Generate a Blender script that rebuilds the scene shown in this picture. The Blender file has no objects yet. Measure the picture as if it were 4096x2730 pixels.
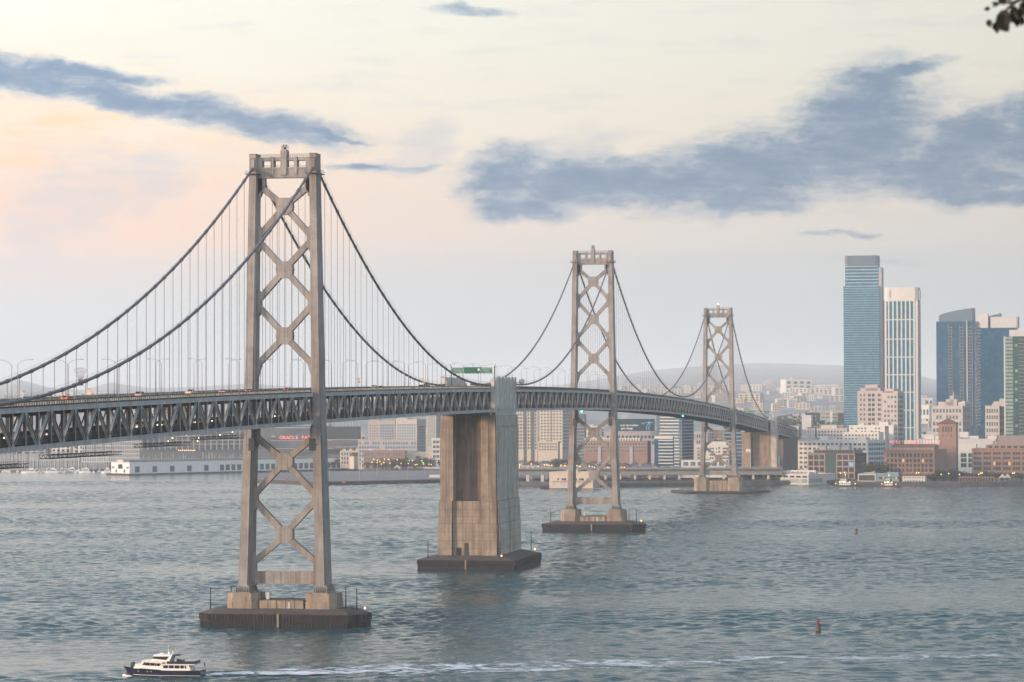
import bpy, math, random
import numpy as np
from mathutils import Vector, Matrix
random.seed(11)
SC = bpy.context.scene
COL = SC.collection
R = math.radians

# ---------------------------------------------------------------- camera
CAM = Vector((234.658, -930.421, 72.170))
YAW, PIT, ROLL, FPX = 0.1699558, 0.0212197, -0.0024576, 11751.39
_F = Vector((-math.sin(YAW)*math.cos(PIT), math.cos(YAW)*math.cos(PIT), math.sin(PIT)))
_R0 = Vector((math.cos(YAW), math.sin(YAW), 0.0))
_U0 = _R0.cross(_F)
_R = _R0*math.cos(ROLL) + _U0*math.sin(ROLL)
_U = -_R0*math.sin(ROLL) + _U0*math.cos(ROLL)
cam_data = bpy.data.cameras.new('camera')
cam = bpy.data.objects.new('camera', cam_data)
COL.objects.link(cam)
m = Matrix((( _R.x, _U.x, -_F.x, CAM.x), (_R.y, _U.y, -_F.y, CAM.y), (_R.z, _U.z, -_F.z, CAM.z), (0, 0, 0, 1)))
cam.matrix_world = m
cam_data.sensor_width = 36.0
cam_data.lens = FPX/4096*36
cam_data.clip_start = 0.5
cam_data.clip_end = 60000
cam_data.dof.use_dof = True
cam_data.dof.focus_distance = 1100
cam_data.dof.aperture_fstop = 9.0
SC.camera = cam
SC.view_settings.view_transform = 'Standard'
SC.view_settings.look = 'None'
SC.view_settings.exposure = EXPOSURE = 0.0
SC.view_settings.gamma = 1.0
SC.view_settings.use_curve_mapping = False
SC.cycles.max_bounces = 6
SC.cycles.diffuse_bounces = 3
SC.cycles.glossy_bounces = 3
SC.cycles.transparent_max_bounces = 16
SC.cycles.volume_bounces = 3
SC.cycles.caustics_reflective = False
SC.cycles.caustics_refractive = False
SC.cycles.use_denoising = True

# ---------------------------------------------------------------- node helpers
class NT:
    def __init__(s, tree):
        s.t = tree; s.n = tree.nodes; s.l = tree.links
    def put(s, sock, v):
        if v is None: return
        if isinstance(v, bpy.types.NodeSocket): s.l.new(v, sock)
        else: sock.default_value = v
    def math(s, op, a, b=None, c=None, clamp=False):
        n = s.n.new('ShaderNodeMath'); n.operation = op; n.use_clamp = clamp
        s.put(n.inputs[0], a); s.put(n.inputs[1], b); s.put(n.inputs[2], c)
        return n.outputs[0]
    def vmul(s, v, k):
        n = s.n.new('ShaderNodeVectorMath'); n.operation = 'MULTIPLY'
        s.put(n.inputs[0], v); s.put(n.inputs[1], k); return n.outputs[0]
    def vadd(s, v, k):
        n = s.n.new('ShaderNodeVectorMath'); n.operation = 'ADD'
        s.put(n.inputs[0], v); s.put(n.inputs[1], k); return n.outputs[0]
    def noise(s, vec, scale, detail=4, rough=0.55, out=0, dist=0.0):
        n = s.n.new('ShaderNodeTexNoise'); n.inputs['Scale'].default_value = scale
        n.inputs['Detail'].default_value = detail; n.inputs['Roughness'].default_value = rough
        n.inputs['Distortion'].default_value = dist
        if vec is not None: s.l.new(vec, n.inputs['Vector'])
        return n.outputs[out]
    def sep(s, v):
        n = s.n.new('ShaderNodeSeparateXYZ'); s.l.new(v, n.inputs[0]); return n.outputs
    def comb(s, x, y, z):
        n = s.n.new('ShaderNodeCombineXYZ'); s.put(n.inputs[0], x); s.put(n.inputs[1], y); s.put(n.inputs[2], z)
        return n.outputs[0]
    def ramp(s, fac, stops, interp='LINEAR'):
        n = s.n.new('ShaderNodeValToRGB'); cr = n.color_ramp; cr.interpolation = interp
        while len(cr.elements) < len(stops): cr.elements.new(0.5)
        for e, (p, c) in zip(cr.elements, stops):
            e.position = p; e.color = (*c, 1) if len(c) == 3 else c
        s.put(n.inputs[0], fac); return n.outputs[0]
    def mix(s, fac, a, b, mode='MIX'):
        n = s.n.new('ShaderNodeMix'); n.data_type = 'RGBA'; n.blend_type = mode
        n.clamp_factor = True
        s.put(n.inputs[0], fac)
        for sock, v in ((n.inputs[6], a), (n.inputs[7], b)):
            if isinstance(v, tuple) and len(v) == 3: v = (*v, 1)
            s.put(sock, v)
        return n.outputs[2]
    def sstep(s, x, a, b):
        n = s.n.new('ShaderNodeMapRange'); n.interpolation_type = 'SMOOTHSTEP'
        s.put(n.inputs[0], x); n.inputs[1].default_value = a; n.inputs[2].default_value = b
        return n.outputs[0]
    def geo(s, name='Position'):
        return s.n.new('ShaderNodeNewGeometry').outputs[name]

def srgb(r, g, b):
    f = lambda c: (c/255/12.92) if c/255 <= 0.04045 else ((c/255+0.055)/1.055)**2.4
    return (f(r), f(g), f(b))

# ---------------------------------------------------------------- world: dawn sky with cloud banks
SKY_TOP = 1.0
SUN_AZ, SUN_EL = R(-127.0), R(10.0)         # azimuth from +Y, positive to the right
world = bpy.data.worlds.new('World'); SC.world = world; world.use_nodes = True
W = NT(world.node_tree); W.n.clear()
out = W.n.new('ShaderNodeOutputWorld'); bg = W.n.new('ShaderNodeBackground')
W.l.new(bg.outputs[0], out.inputs[0])
nish = W.n.new('ShaderNodeTexSky'); nish.sky_type = 'NISHITA'; nish.sun_disc = False
nish.sun_elevation = SUN_EL; nish.sun_rotation = SUN_AZ
nish.dust_density = 3.0
d = W.n.new('ShaderNodeTexCoord').outputs['Generated']
dx, dy, dz = W.sep(d)
az = W.math('ARCTAN2', dx, dy)
el = W.math('ARCSINE', dz)
u = W.math('MULTIPLY_ADD', az, 11.751, 2.048+11.751*YAW)    # thousandths of a photo pixel: azimuth
v = W.math('MULTIPLY_ADD', el, -11.751, 1.6144)             # and elevation (down is positive)
elv = W.math('MAXIMUM', el, 0.0)
e01 = W.math('POWER', W.math('DIVIDE', elv, math.pi/2), 0.5)
def es(deg): return (max(deg, 0)/90)**0.5
base = W.ramp(e01, [(0.0, srgb(219, 224, 226)), (es(1.0), srgb(210, 219, 224)), (es(2.2), srgb(213, 216, 217)),
                    (es(3.6), srgb(229, 222, 214)), (es(5.2), srgb(240, 231, 215)), (es(7.6), srgb(241, 239, 226)),
                    (es(14), srgb(222, 227, 227)), (es(30), srgb(180, 200, 219)), (es(60), srgb(152, 182, 216)), (1.0, srgb(146, 178, 216))])
def gauss(cu, cv, ru, rv):
    a = W.math('DIVIDE', W.math('SUBTRACT', u, cu), ru)
    b = W.math('DIVIDE', W.math('SUBTRACT', v, cv), rv)
    return W.math('EXPONENT', W.math('MULTIPLY', W.math('ADD', W.math('MULTIPLY', a, a), W.math('MULTIPLY', b, b)), -1.0))
cvec = W.comb(u, v, 0.0)
wis = W.noise(W.vmul(cvec, (0.9, 4.5, 1)), 1.3, 5, 0.6)
glow = W.math('MULTIPLY', gauss(-0.6, 0.62, 1.5, 0.33), W.sstep(wis, 0.3, 0.75))
base = W.mix(W.math('MULTIPLY', glow, 0.95), base, srgb(255, 192, 124))
pink = W.math('MULTIPLY', gauss(-0.1, 0.86, 2.0, 0.28), 0.75)
base = W.mix(pink, base, srgb(247, 208, 188))
# cloud density: soft ellipses broken up by warped noise
wa = W.noise(W.vmul(cvec, (1, 1.6, 1)), 2.2, 6, 0.62, out=1)
wv = W.vadd(cvec, W.vmul(W.vadd(wa, (-0.5, -0.5, -0.5)), (0.34, 0.16, 0.0)))
wu, wv_, _ = W.sep(wv)
def ell(cu, cv, ru, rv, rot=0.0, k=1.0):
    c, s = math.cos(R(rot)), math.sin(R(rot))
    a = W.math('SUBTRACT', wu, cu); b = W.math('SUBTRACT', wv_, cv)
    p = W.math('DIVIDE', W.math('ADD', W.math('MULTIPLY', a, c), W.math('MULTIPLY', b, s)), ru)
    q = W.math('DIVIDE', W.math('SUBTRACT', W.math('MULTIPLY', b, c), W.math('MULTIPLY', a, s)), rv)
    r2 = W.math('ADD', W.math('MULTIPLY', p, p), W.math('MULTIPLY', q, q))
    return W.math('SUBTRACT', k, r2)
den = None
for e in [(2.45, .735, .62, .105, 2), (3.05, .68, .62, .16, -9), (3.42, .56, .42, .24, -14), (3.44, .42, .27, .15, -28), (3.58, .31, .24, .045, -14), (3.66, .285, .10, .03, -5),
          (3.72, .72, .52, .11, 6), (4.12, .58, .26, .17, -28), (4.22, .45, .2, .12, -35), (2.02, .72, .22, .12, -6), (2.1, .83, .25, .06, 0), (2.9, .80, .5, .06, 0), (5.0, .55, .6, .2, 0), (3.95, .81, .4, .04, 4), (3.88, .60, .30, .16, -10),
          (.08, .315, .55, .085, 7), (.92, .475, .56, .072, 9), (.50, .41, .40, .06, 10), (.30, .285, .36, .035, 8), (-.6, .30, .7, .11, 5), (1.3, .53, .22, .02, 12),
          (1.45, .652, .17, .02, 4, .62), (1.62, .665, .14, .014, 4, .4), (1.88, .035, .18, .03, 3, .62), (3.33, .94, .22, .016, 3, .45), (3.5, 1.05, .4, .03, 3, .05)]:
    x = ell(*e); den = x if den is None else W.math('MAXIMUM', den, x)
n2 = W.noise(W.vmul(cvec, (1.0, 2.9, 1)), 5.0, 7, 0.62)
n3 = W.noise(W.vmul(cvec, (1.0, 5.5, 1)), 2.4, 6, 0.6)
n4 = W.noise(W.vadd(W.vmul(cvec, (1.0, 2.6, 1)), W.vmul(wa, (0.5, 0.5, 0))), 15.0, 5, 0.6)
den = W.math('ADD', W.math('MAXIMUM', den, -1.2), W.math('MULTIPLY', W.math('SUBTRACT', n2, 0.50), 1.5))
den = W.math('ADD', den, W.math('MULTIPLY', W.math('SUBTRACT', n4, 0.5), 0.9))
alpha = W.math('MULTIPLY', W.sstep(den, -0.62, 0.85), 0.95)
faint = W.math('MULTIPLY', W.math('MULTIPLY', W.sstep(n3, 0.48, 0.78), W.sstep(v, 1.25, 0.5)), 0.30)
faint = W.math('MULTIPLY', faint, W.sstep(el, 0.9, 0.2))
ccol = W.mix(W.math('MULTIPLY', W.sstep(den, -0.1, 1.1), W.math('MULTIPLY_ADD', n2, 1.0, 0.4)), srgb(166, 181, 197), srgb(108, 138, 170))
base = W.mix(W.math('MULTIPLY', W.sstep(W.math('MULTIPLY', W.math('COSINE', W.math('SUBTRACT', az, SUN_AZ)), -1.0), 0.60, 0.95), 0.75), base, srgb(146, 176, 208))
base = W.mix(W.math('MULTIPLY', W.sstep(W.math('COSINE', W.math('SUBTRACT', az, SUN_AZ)), -0.1, 1.0), W.math('MULTIPLY', W.sstep(el, R(40), R(2)), 0.6)), base, srgb(255, 216, 178))
sky = W.mix(faint, base, srgb(190, 200, 214))
den2 = None
for e in [(.28, .82, .42, .22, -25), (.62, .74, .20, .16, -40), (1.72, .56, .16, .12, -38), (1.62, .66, .2, .04, 0), (-.3, .95, .5, .2, 0), (2.3, .60, .35, .06, -10)]:
    x = ell(*e); den2 = x if den2 is None else W.math('MAXIMUM', den2, x)
den2 = W.math('ADD', W.math('MAXIMUM', den2, -1.2), W.math('MULTIPLY', W.math('SUBTRACT', n2, 0.5), 2.6))
sky = W.mix(W.math('MULTIPLY', W.sstep(den2, -0.2, 1.3), 0.55), sky, srgb(196, 198, 208))
sky = W.mix(alpha, sky, ccol)
# a low grey-mauve veil over the far shore
veil = W.math('MULTIPLY', W.sstep(W.math('ADD', v, W.math('MULTIPLY', n3, 0.12)), 1.02, 1.13), 0.30)
sky = W.mix(veil, sky, srgb(197, 206, 214))
# what the Nishita sky adds behind the veil of thin cloud
nk = W.vmul(nish.outputs[0], (0.05, 0.05, 0.05))
skyb = W.n.new('ShaderNodeMix'); skyb.data_type = 'RGBA'; skyb.blend_type = 'ADD'
skyb.inputs[0].default_value = 0.25
W.l.new(sky, skyb.inputs[6]); W.l.new(nk, skyb.inputs[7])
W.l.new(skyb.outputs[2], bg.inputs[0])
# a thin overcast: the dome grows brighter from the horizon towards the zenith
gain = W.n.new('ShaderNodeMapRange'); gain.interpolation_type = 'SMOOTHSTEP'
W.put(gain.inputs[0], el); gain.inputs[1].default_value = R(3); gain.inputs[2].default_value = R(50); gain.inputs[3].default_value = 1.02; gain.inputs[4].default_value = SKY_TOP
# and brighter towards the hidden sunrise, duller and bluer on the far side of it
side = W.math('MULTIPLY', W.math('COSINE', W.math('SUBTRACT', az, SUN_AZ)), W.math('COSINE', el))
W.l.new(W.math('MULTIPLY', gain.outputs[0], W.math('MULTIPLY_ADD', W.math('ADD', side, 0.46), 1.15, 1.0)), bg.inputs[1])

sun_d = bpy.data.lights.new('sun', 'SUN'); sun = bpy.data.objects.new('sun', sun_d); COL.objects.link(sun)
sun_d.energy = 3.7; sun_d.angle = R(6.0); sun_d.color = (1.0, 0.68, 0.46)
sv = Vector((math.sin(SUN_AZ)*math.cos(SUN_EL), math.cos(SUN_AZ)*math.cos(SUN_EL), math.sin(SUN_EL)))
sun.rotation_euler = sv.to_track_quat('Z', 'Y').to_euler()
sun.location = (0, -300, 400)

# ---------------------------------------------------------------- placing by the photograph's geometry
HORIZON = 1614.4
def P(x, y, w):
    return CAM + (_F + _R*((x-2048)/FPX) - _U*((y-1365)/FPX))*w
def proj(p):
    d = Vector(p) - CAM; w = d.dot(_F)
    return 2048+FPX*d.dot(_R)/w, 1365-FPX*d.dot(_U)/w, w
def G(x, w, z=0.0):
    y = HORIZON + (CAM.z - z)*FPX/w
    for _ in range(4):
        p = P(x, y, w); y += (p.z - z)*FPX/w
    p = P(x, y, w); p.z = z
    return p
def ZY(x, y, w): return P(x, y, w).z
def WY(x, y, z=0.0):
    "point on the level plane z seen at pixel x, y"
    d = _F + _R*((x-2048)/FPX) - _U*((y-1365)/FPX)
    return CAM + d*((z-CAM.z)/d.z)

# ---------------------------------------------------------------- objects, parts, labels
def tag(o, label=None, cat=None, group=None, kind=None):
    if label: o['label'] = label
    if cat: o['category'] = cat
    if group: o['group'] = group
    if kind: o['kind'] = kind
    return o
def thing(name, label, cat, loc=(0, 0, 0), rz=0.0, group=None):
    o = bpy.data.objects.new(name, None); COL.objects.link(o)
    o.location = loc; o.rotation_euler = (0, 0, rz); o.empty_display_size = 0.5
    return tag(o, label, cat, group)
def link(name, me, parent=None, loc=(0, 0, 0), rz=0.0, scale=None, kind=None):
    o = bpy.data.objects.new(name, me); COL.objects.link(o)
    if parent is not None: o.parent = parent
    o.location = loc
    if rz: o.rotation_euler = (0, 0, rz)
    if scale: o.scale = scale
    if kind: o['kind'] = kind
    return o
KIDS = {}
def copy_tree(o, parent=None):
    c = o.copy(); COL.objects.link(c)
    if parent is not None: c.parent = parent
    for ch in o.children: copy_tree(ch, c)
    return c

class MB:
    "collects boxes, beams, tubes and prisms into one mesh"
    def __init__(s): s.v = []; s.f = []; s.m = []; s.k = 0; s.smooth = set()
    def mat(s, k): s.k = k; return s
    def add(s, vs, fs, smooth=False):
        b = len(s.v); s.v += [tuple(x) for x in vs]
        for f in fs:
            if smooth: s.smooth.add(len(s.f))
            s.f.append([b+i for i in f]); s.m.append(s.k)
        return s
    def hexa(s, a): return s.add(a, [(3, 2, 1, 0), (4, 5, 6, 7), (0, 1, 5, 4), (1, 2, 6, 5), (2, 3, 7, 6), (3, 0, 4, 7)])
    def box(s, x0, x1, y0, y1, z0, z1):
        return s.hexa([(x0, y0, z0), (x1, y0, z0), (x1, y1, z0), (x0, y1, z0), (x0, y0, z1), (x1, y0, z1), (x1, y1, z1), (x0, y1, z1)])
    def beam(s, p0, p1, w, h, up=(0, 0, 1)):
        "w across, h along up"
        p0 = Vector(p0); p1 = Vector(p1); d = (p1-p0).normalized(); upv = Vector(up)
        a = d.cross(upv)
        if a.length < 1e-4: a = d.cross(Vector((0, 1, 0)))
        a.normalize(); b = a.cross(d).normalized(); a *= w/2; b *= h/2
        return s.hexa([p0-a-b, p0+a-b, p1+a-b, p1-a-b, p0-a+b, p0+a+b, p1+a+b, p1-a+b])
    def tube(s, pts, r, n=6, cap=True):
        pts = [Vector(p) for p in pts]; rs = r if isinstance(r, (list, tuple)) else [r]*len(pts)
        vs = []
        for i, p in enumerate(pts):
            d = (pts[min(i+1, len(pts)-1)] - pts[max(i-1, 0)]).normalized()
            a = d.cross(Vector((0, 0, 1)))
            if a.length < 1e-3: a = d.cross(Vector((0, 1, 0)))
            a.normalize(); b = a.cross(d)
            for k in range(n):
                t = 2*math.pi*k/n; vs.append(p + (a*math.cos(t) + b*math.sin(t))*rs[i])
        fs = []
        for i in range(len(pts)-1):
            for k in range(n):
                j = (k+1) % n; fs.append((i*n+k, i*n+j, (i+1)*n+j, (i+1)*n+k))
        s.add(vs, fs, smooth=n > 5)
        if cap:
            b0 = len(s.v)-len(vs)
            s.f += [[b0+k for k in reversed(range(n))], [b0+(len(pts)-1)*n+k for k in range(n)]]; s.m += [s.k, s.k]
        return s
    def prism(s, poly, z0, z1, poly1=None):
        n = len(poly); q = poly1 or poly
        vs = [(x, y, z0) for x, y in poly] + [(x, y, z1) for x, y in q]
        fs = [tuple(reversed(range(n))), tuple(range(n, 2*n))] + [(k, (k+1) % n, n+(k+1) % n, n+k) for k in range(n)]
        return s.add(vs, fs)
    def profile(s, poly, y0, y1):
        "poly in x,z extruded along y"
        n = len(poly)
        vs = [(x, y0, z) for x, z in poly] + [(x, y1, z) for x, z in poly]
        fs = [tuple(range(n)), tuple(reversed(range(n, 2*n)))] + [((k+1) % n, k, n+k, n+(k+1) % n) for k in range(n)]
        return s.add(vs, fs)
    def lathe(s, prof, n=12, c=(0, 0, 0)):
        vs = [(c[0]+r*math.cos(2*math.pi*k/n), c[1]+r*math.sin(2*math.pi*k/n), c[2]+z) for r, z in prof for k in range(n)]
        fs = [(i*n+k, i*n+(k+1) % n, (i+1)*n+(k+1) % n, (i+1)*n+k) for i in range(len(prof)-1) for k in range(n)]
        s.add(vs, fs, smooth=True)
        b0 = len(s.v)-len(vs)
        s.f += [[b0+k for k in reversed(range(n))], [b0+(len(prof)-1)*n+k for k in range(n)]]; s.m += [s.k, s.k]
        return s
    def mesh(s, name, mats, off=None):
        me = bpy.data.meshes.new(name)
        vs = s.v if off is None else [(x-off[0], y-off[1], z-off[2]) for x, y, z in s.v]
        me.from_pydata(vs, [], s.f)
        for mt in (mats if isinstance(mats, (list, tuple)) else [mats]): me.materials.append(mt)
        me.polygons.foreach_set('material_index', s.m)
        if s.smooth: me.polygons.foreach_set('use_smooth', [i in s.smooth for i in range(len(s.f))])
        me.update()
        return me
    def build(s, name, mats, parent=None, world=False, kind=None):
        off = parent.location if (world and parent is not None) else None
        return link(name, s.mesh(name, mats, off), parent, kind=kind)

# ---------------------------------------------------------------- materials
MATS = {}
def mat(name, col, rough=0.7, var=0.18, scale=0.35, streak=0.0, scol=(0.12, 0.09, 0.07), metal=0.0, bump=0.0, spec=0.3, emit=None, estr=0.0, fine=0.0):
    if name in MATS: return MATS[name]
    M = bpy.data.materials.new(name); M.use_nodes = True; T = NT(M.node_tree)
    b = T.n['Principled BSDF']
    b.inputs['Roughness'].default_value = rough; b.inputs['Metallic'].default_value = metal
    b.inputs['Specular IOR Level'].default_value = spec
    pos = T.geo()
    n = T.noise(pos, scale, 5, 0.6)
    c = T.mix(T.sstep(n, 0.3, 0.7), tuple(x*(1-var) for x in col), tuple(min(1, x*(1+var)) for x in col))
    if fine:
        nf = T.noise(pos, scale*9, 3, 0.6)
        c = T.mix(T.math('MULTIPLY', T.sstep(nf, 0.45, 0.75), fine), c, tuple(x*0.55 for x in col))
    if streak:
        sn = T.noise(T.vmul(pos, (1.3, 1.3, 0.045)), 1.0, 5, 0.65)
        c = T.mix(T.math('MULTIPLY', T.sstep(sn, 0.48, 0.72), streak), c, scol)
        s2 = T.noise(T.vmul(pos, (0.32, 0.32, 0.022)), 1.0, 4, 0.6)
        c = T.mix(T.math('MULTIPLY', T.sstep(s2, 0.50, 0.68), streak*0.7), c, scol)
    T.l.new(c, b.inputs['Base Color'])
    if bump:
        bn = T.n.new('ShaderNodeBump'); bn.inputs['Strength'].default_value = bump; bn.inputs['Distance'].default_value = 0.05
        T.l.new(T.noise(pos, scale*14, 4), bn.inputs['Height']); T.l.new(bn.outputs[0], b.inputs['Normal'])
    if emit:
        b.inputs['Emission Color'].default_value = (*emit, 1); b.inputs['Emission Strength'].default_value = estr
    MATS[name] = M
    return M
def glass(name, col, rough=0.08, var=0.35, scale=0.12):
    "window glass of a building: dark and glossy, a little different from pane to pane"
    if name in MATS: return MATS[name]
    M = bpy.data.materials.new(name); M.use_nodes = True; T = NT(M.node_tree)
    b = T.n['Principled BSDF']; b.inputs['Roughness'].default_value = rough
    b.inputs['Specular IOR Level'].default_value = 0.22
    pos = T.geo()
    n = T.noise(T.vmul(pos, (1, 1, 1.4)), scale, 3, 0.6)
    oi = T.n.new('ShaderNodeObjectInfo').outputs['Random']
    sn = T.n.new('ShaderNodeVectorMath'); sn.operation = 'SNAP'; T.l.new(T.vadd(pos, (0.7, 0.3, 0.9)), sn.inputs[0]); sn.inputs[1].default_value = (2.9, 40.0, 3.5)
    wn = T.n.new('ShaderNodeTexWhiteNoise'); wn.noise_dimensions = '3D'; T.l.new(sn.outputs[0], wn.inputs['Vector'])
    pane = T.math('POWER', wn.outputs['Value'], 3.0)      # a few panes with pale blinds drawn
    f = T.math('ADD', T.math('ADD', T.math('MULTIPLY', n, 0.6), T.math('MULTIPLY', oi, 0.35)), T.math('MULTIPLY', pane, 0.55))
    T.l.new(T.mix(f, tuple(x*(1-var) for x in col), tuple(x*(1+1.6*var) for x in col)), b.inputs['Base Color'])
    bn = T.n.new('ShaderNodeBump'); bn.inputs['Strength'].default_value = 0.12; bn.inputs['Distance'].default_value = 0.2
    T.l.new(T.noise(pos, 0.5, 2), bn.inputs['Height']); T.l.new(bn.outputs[0], b.inputs['Normal'])
    MATS[name] = M
    return M
def glow_mat(name, col, s):
    if name in MATS: return MATS[name]
    return mat(name, tuple(min(.8, c*.6+.1) for c in col), 0.4, 0.0, emit=col, estr=s)

TOWER = mat('tower_paint', (0.30, 0.275, 0.26), 0.5, 0.2, 0.16, streak=0.75, scol=(0.13, 0.095, 0.075), fine=0.2)
PAINT = mat('truss_paint', (0.50, 0.50, 0.485), 0.55, 0.16, 0.25, streak=0.3, scol=(0.14, 0.12, 0.10))
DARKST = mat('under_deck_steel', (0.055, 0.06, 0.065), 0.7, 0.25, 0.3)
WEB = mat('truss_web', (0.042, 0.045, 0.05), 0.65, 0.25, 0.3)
RUSTY = mat('red_lead', (0.20, 0.085, 0.06), 0.7, 0.3, 0.5)
CABLE = mat('cable_wrap', (0.13, 0.125, 0.135), 0.5, 0.22, 0.5, fine=0.2)
ROPE = mat('suspender_rope', (0.24, 0.235, 0.23), 0.5, 0.15, 0.8)
ASPH = mat('asphalt', (0.052, 0.052, 0.055), 0.85, 0.2, 0.3)
LINE = mat('road_paint', (0.72, 0.72, 0.70), 0.6, 0.1)
CONC = mat('pier_concrete', (0.32, 0.255, 0.20), 0.85, 0.2, 0.22, streak=0.75, scol=(0.105, 0.08, 0.065), bump=0.3, fine=0.25)
CONC_J = mat('shaded_grimy_joint', (0.13, 0.105, 0.085), 0.9, 0.2)  # wall behind the panels: joint shade put into its colour, along with grime
CONC_N = mat('grey_concrete', (0.52, 0.475, 0.40), 0.85, 0.16, 0.25, streak=0.75, scol=(0.13, 0.125, 0.115), bump=0.3, fine=0.2)
CONC_P = mat('pale_concrete', (0.54, 0.52, 0.49), 0.8, 0.1, 0.3, streak=0.25, scol=(0.28, 0.28, 0.28))
FEND = mat('fender_timber', (0.030, 0.025, 0.026), 0.85, 0.3, 0.5, streak=0.35, scol=(0.075, 0.06, 0.057))
FENDW = mat('fender_wet', (0.018, 0.018, 0.021), 0.6, 0.3, 0.6)
ROOFC = mat('fender_deck', (0.075, 0.064, 0.06), 0.9, 0.2, 0.4)
WHITE = mat('white_paint', (0.74, 0.73, 0.70), 0.5, 0.06)
BLACK = mat('black_rubber', (0.02, 0.02, 0.022), 0.7, 0.1)
LAMPST = mat('galvanised', (0.33, 0.33, 0.33), 0.5, 0.1)
# ================================================================ WATER, LAND
WAVE = {}
def wave_z(x, y):
    q = WAVE; r = q['rows']
    if not (r[0] < y < r[-1]): return 0.02
    j = int(np.searchsorted(r, y)); j = min(max(j, 1), len(r)-1); t = (y-r[j-1])/(r[j]-r[j-1])
    def at(k):
        f = (x-q['xl'][k])/(q['xr'][k]-q['xl'][k])*(q['nx']-1)
        if f <= 0 or f >= q['nx']-1: return 0.02
        i = int(f); f -= i; return q['Z'][k, i]*(1-f)+q['Z'][k, i+1]*f
    return at(j-1)*(1-t)+at(j)*t
def water():
    M = bpy.data.materials.new('bay_water'); M.use_nodes = True; T = NT(M.node_tree)
    b = T.n['Principled BSDF']
    b.inputs['Base Color'].default_value = (0.017, 0.064, 0.074, 1)
    b.inputs['Roughness'].default_value = 0.10; b.inputs['IOR'].default_value = 1.33
    b.inputs['Specular IOR Level'].default_value = 0.34
    pos = T.geo()
    c0 = T.noise(T.vmul(pos, (0.38, 0.45, 1)), 1.0, 3, 0.5)
    patch = T.noise(T.vmul(pos, (0.0035, 0.010, 1)), 1.0, 4, 0.6, dist=0.8)
    amp = T.math('MULTIPLY_ADD', T.sstep(patch, 0.35, 0.65), 0.5, 0.25)
    bn = T.n.new('ShaderNodeBump'); bn.inputs['Strength'].default_value = 1.0; bn.inputs['Distance'].default_value = 1.0
    T.l.new(T.math('MULTIPLY', c0, amp), bn.inputs['Height']); T.l.new(bn.outputs[0], b.inputs['Normal'])
    # the stretch of bay in view as a real chop of crossing waves, a plain sheet beyond it
    rs = np.random.RandomState(5)
    rows = []; y = -340.0
    while y < 1780: rows.append(y); y += 1.2 + max(0, y-100)*0.0011
    rows = np.array(rows); nx = 460
    fr = np.linspace(0, 1, nx)
    D = rows-CAM.y
    xl = CAM.x + D*(-0.372) - 60; xr = CAM.x + D*0.0045 + 60
    X = xl[:, None] + (xr-xl)[:, None]*fr[None, :]; Y = np.repeat(rows[:, None], nx, 1)
    Z = np.zeros_like(X)
    wx = X + 14*np.sin(Y/61+1) + 9*np.sin(X/43+Y/97); wy = Y + 12*np.sin(X/57+2) + 8*np.sin(Y/39-X/71)
    gust = np.zeros_like(X)
    for i in range(9):
        a_ = rs.uniform(0, 6.28); q = rs.uniform(120, 420); gust += np.sin((X*0.55*np.cos(a_)+Y*np.sin(a_))*6.28/q + rs.uniform(0, 6.28))
    gust = 1.0 + 0.13*gust
    gust = np.clip(gust, 0.4, 1.6)
    N = 64
    for i in range(N):
        lam = 3.9*(15/3.9)**rs.uniform(0, 1)**1.3; th = rs.normal(0.15, 0.6)
        k = 6.2832/lam; s_ = 0.032*(1.0 if lam < 10 else 0.65)
        ph = (wx*np.sin(th) - wy*np.cos(th))*k + rs.uniform(0, 6.28)
        w_ = np.sin(ph) + 0.22*np.sin(2*ph+0.6)
        cell = 0.5+0.5*np.sin(X/rs.uniform(25, 90)+rs.uniform(0, 6))*np.sin(Y/rs.uniform(30, 120)+rs.uniform(0, 6))
        Z += (s_/k)*w_*(0.35+1.1*cell)
    Z *= gust
    Z *= np.clip(np.minimum(np.minimum((Y+340)/40, (1780-Y)/60), 1), 0, 1)
    Z += 0.02
    WAVE.update(rows=rows, xl=xl, xr=xr, nx=nx, Z=Z)
    vs = np.stack([X, Y, Z], -1).reshape(-1, 3)
    nr = len(rows); i0 = (np.arange(nr-1)[:, None]*nx + np.arange(nx-1)[None, :]).reshape(-1)
    q = np.stack([i0, i0+1, i0+nx+1, i0+nx], 1)
    nv = len(vs); A = 20000.0
    # outer sheet as a ring of quads round the wave field
    cor = [(xl[0], rows[0]), (xr[0], rows[0]), (xr[-1], rows[-1]), (xl[-1], rows[-1])]
    outer = [(-A, -2500), (A, -2500), (A, A), (-A, A)]
    vs = np.concatenate([vs, np.array([(x, y, 0.02) for x, y in cor]+[(x, y, 0.02) for x, y in outer])])
    ring = np.array([(nv+4+i, nv+4+(i+1) % 4, nv+(i+1) % 4, nv+i) for i in range(4)])
    q = np.concatenate([q, ring])
    me = bpy.data.meshes.new('water')
    me.vertices.add(len(vs)); me.vertices.foreach_set('co', vs.astype(np.float32).ravel())
    me.loops.add(len(q)*4); me.loops.foreach_set('vertex_index', q.astype(np.int32).ravel())
    me.polygons.add(len(q)); me.polygons.foreach_set('loop_start', np.arange(0, len(q)*4, 4, dtype=np.int32)); me.polygons.foreach_set('loop_total', np.full(len(q), 4, dtype=np.int32))
    me.polygons.foreach_set('use_smooth', np.ones(len(q), dtype=bool))
    me.update(calc_edges=True); me.validate()
    me.materials.append(M)
    tag(link('water', me), kind='structure')
water()

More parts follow.
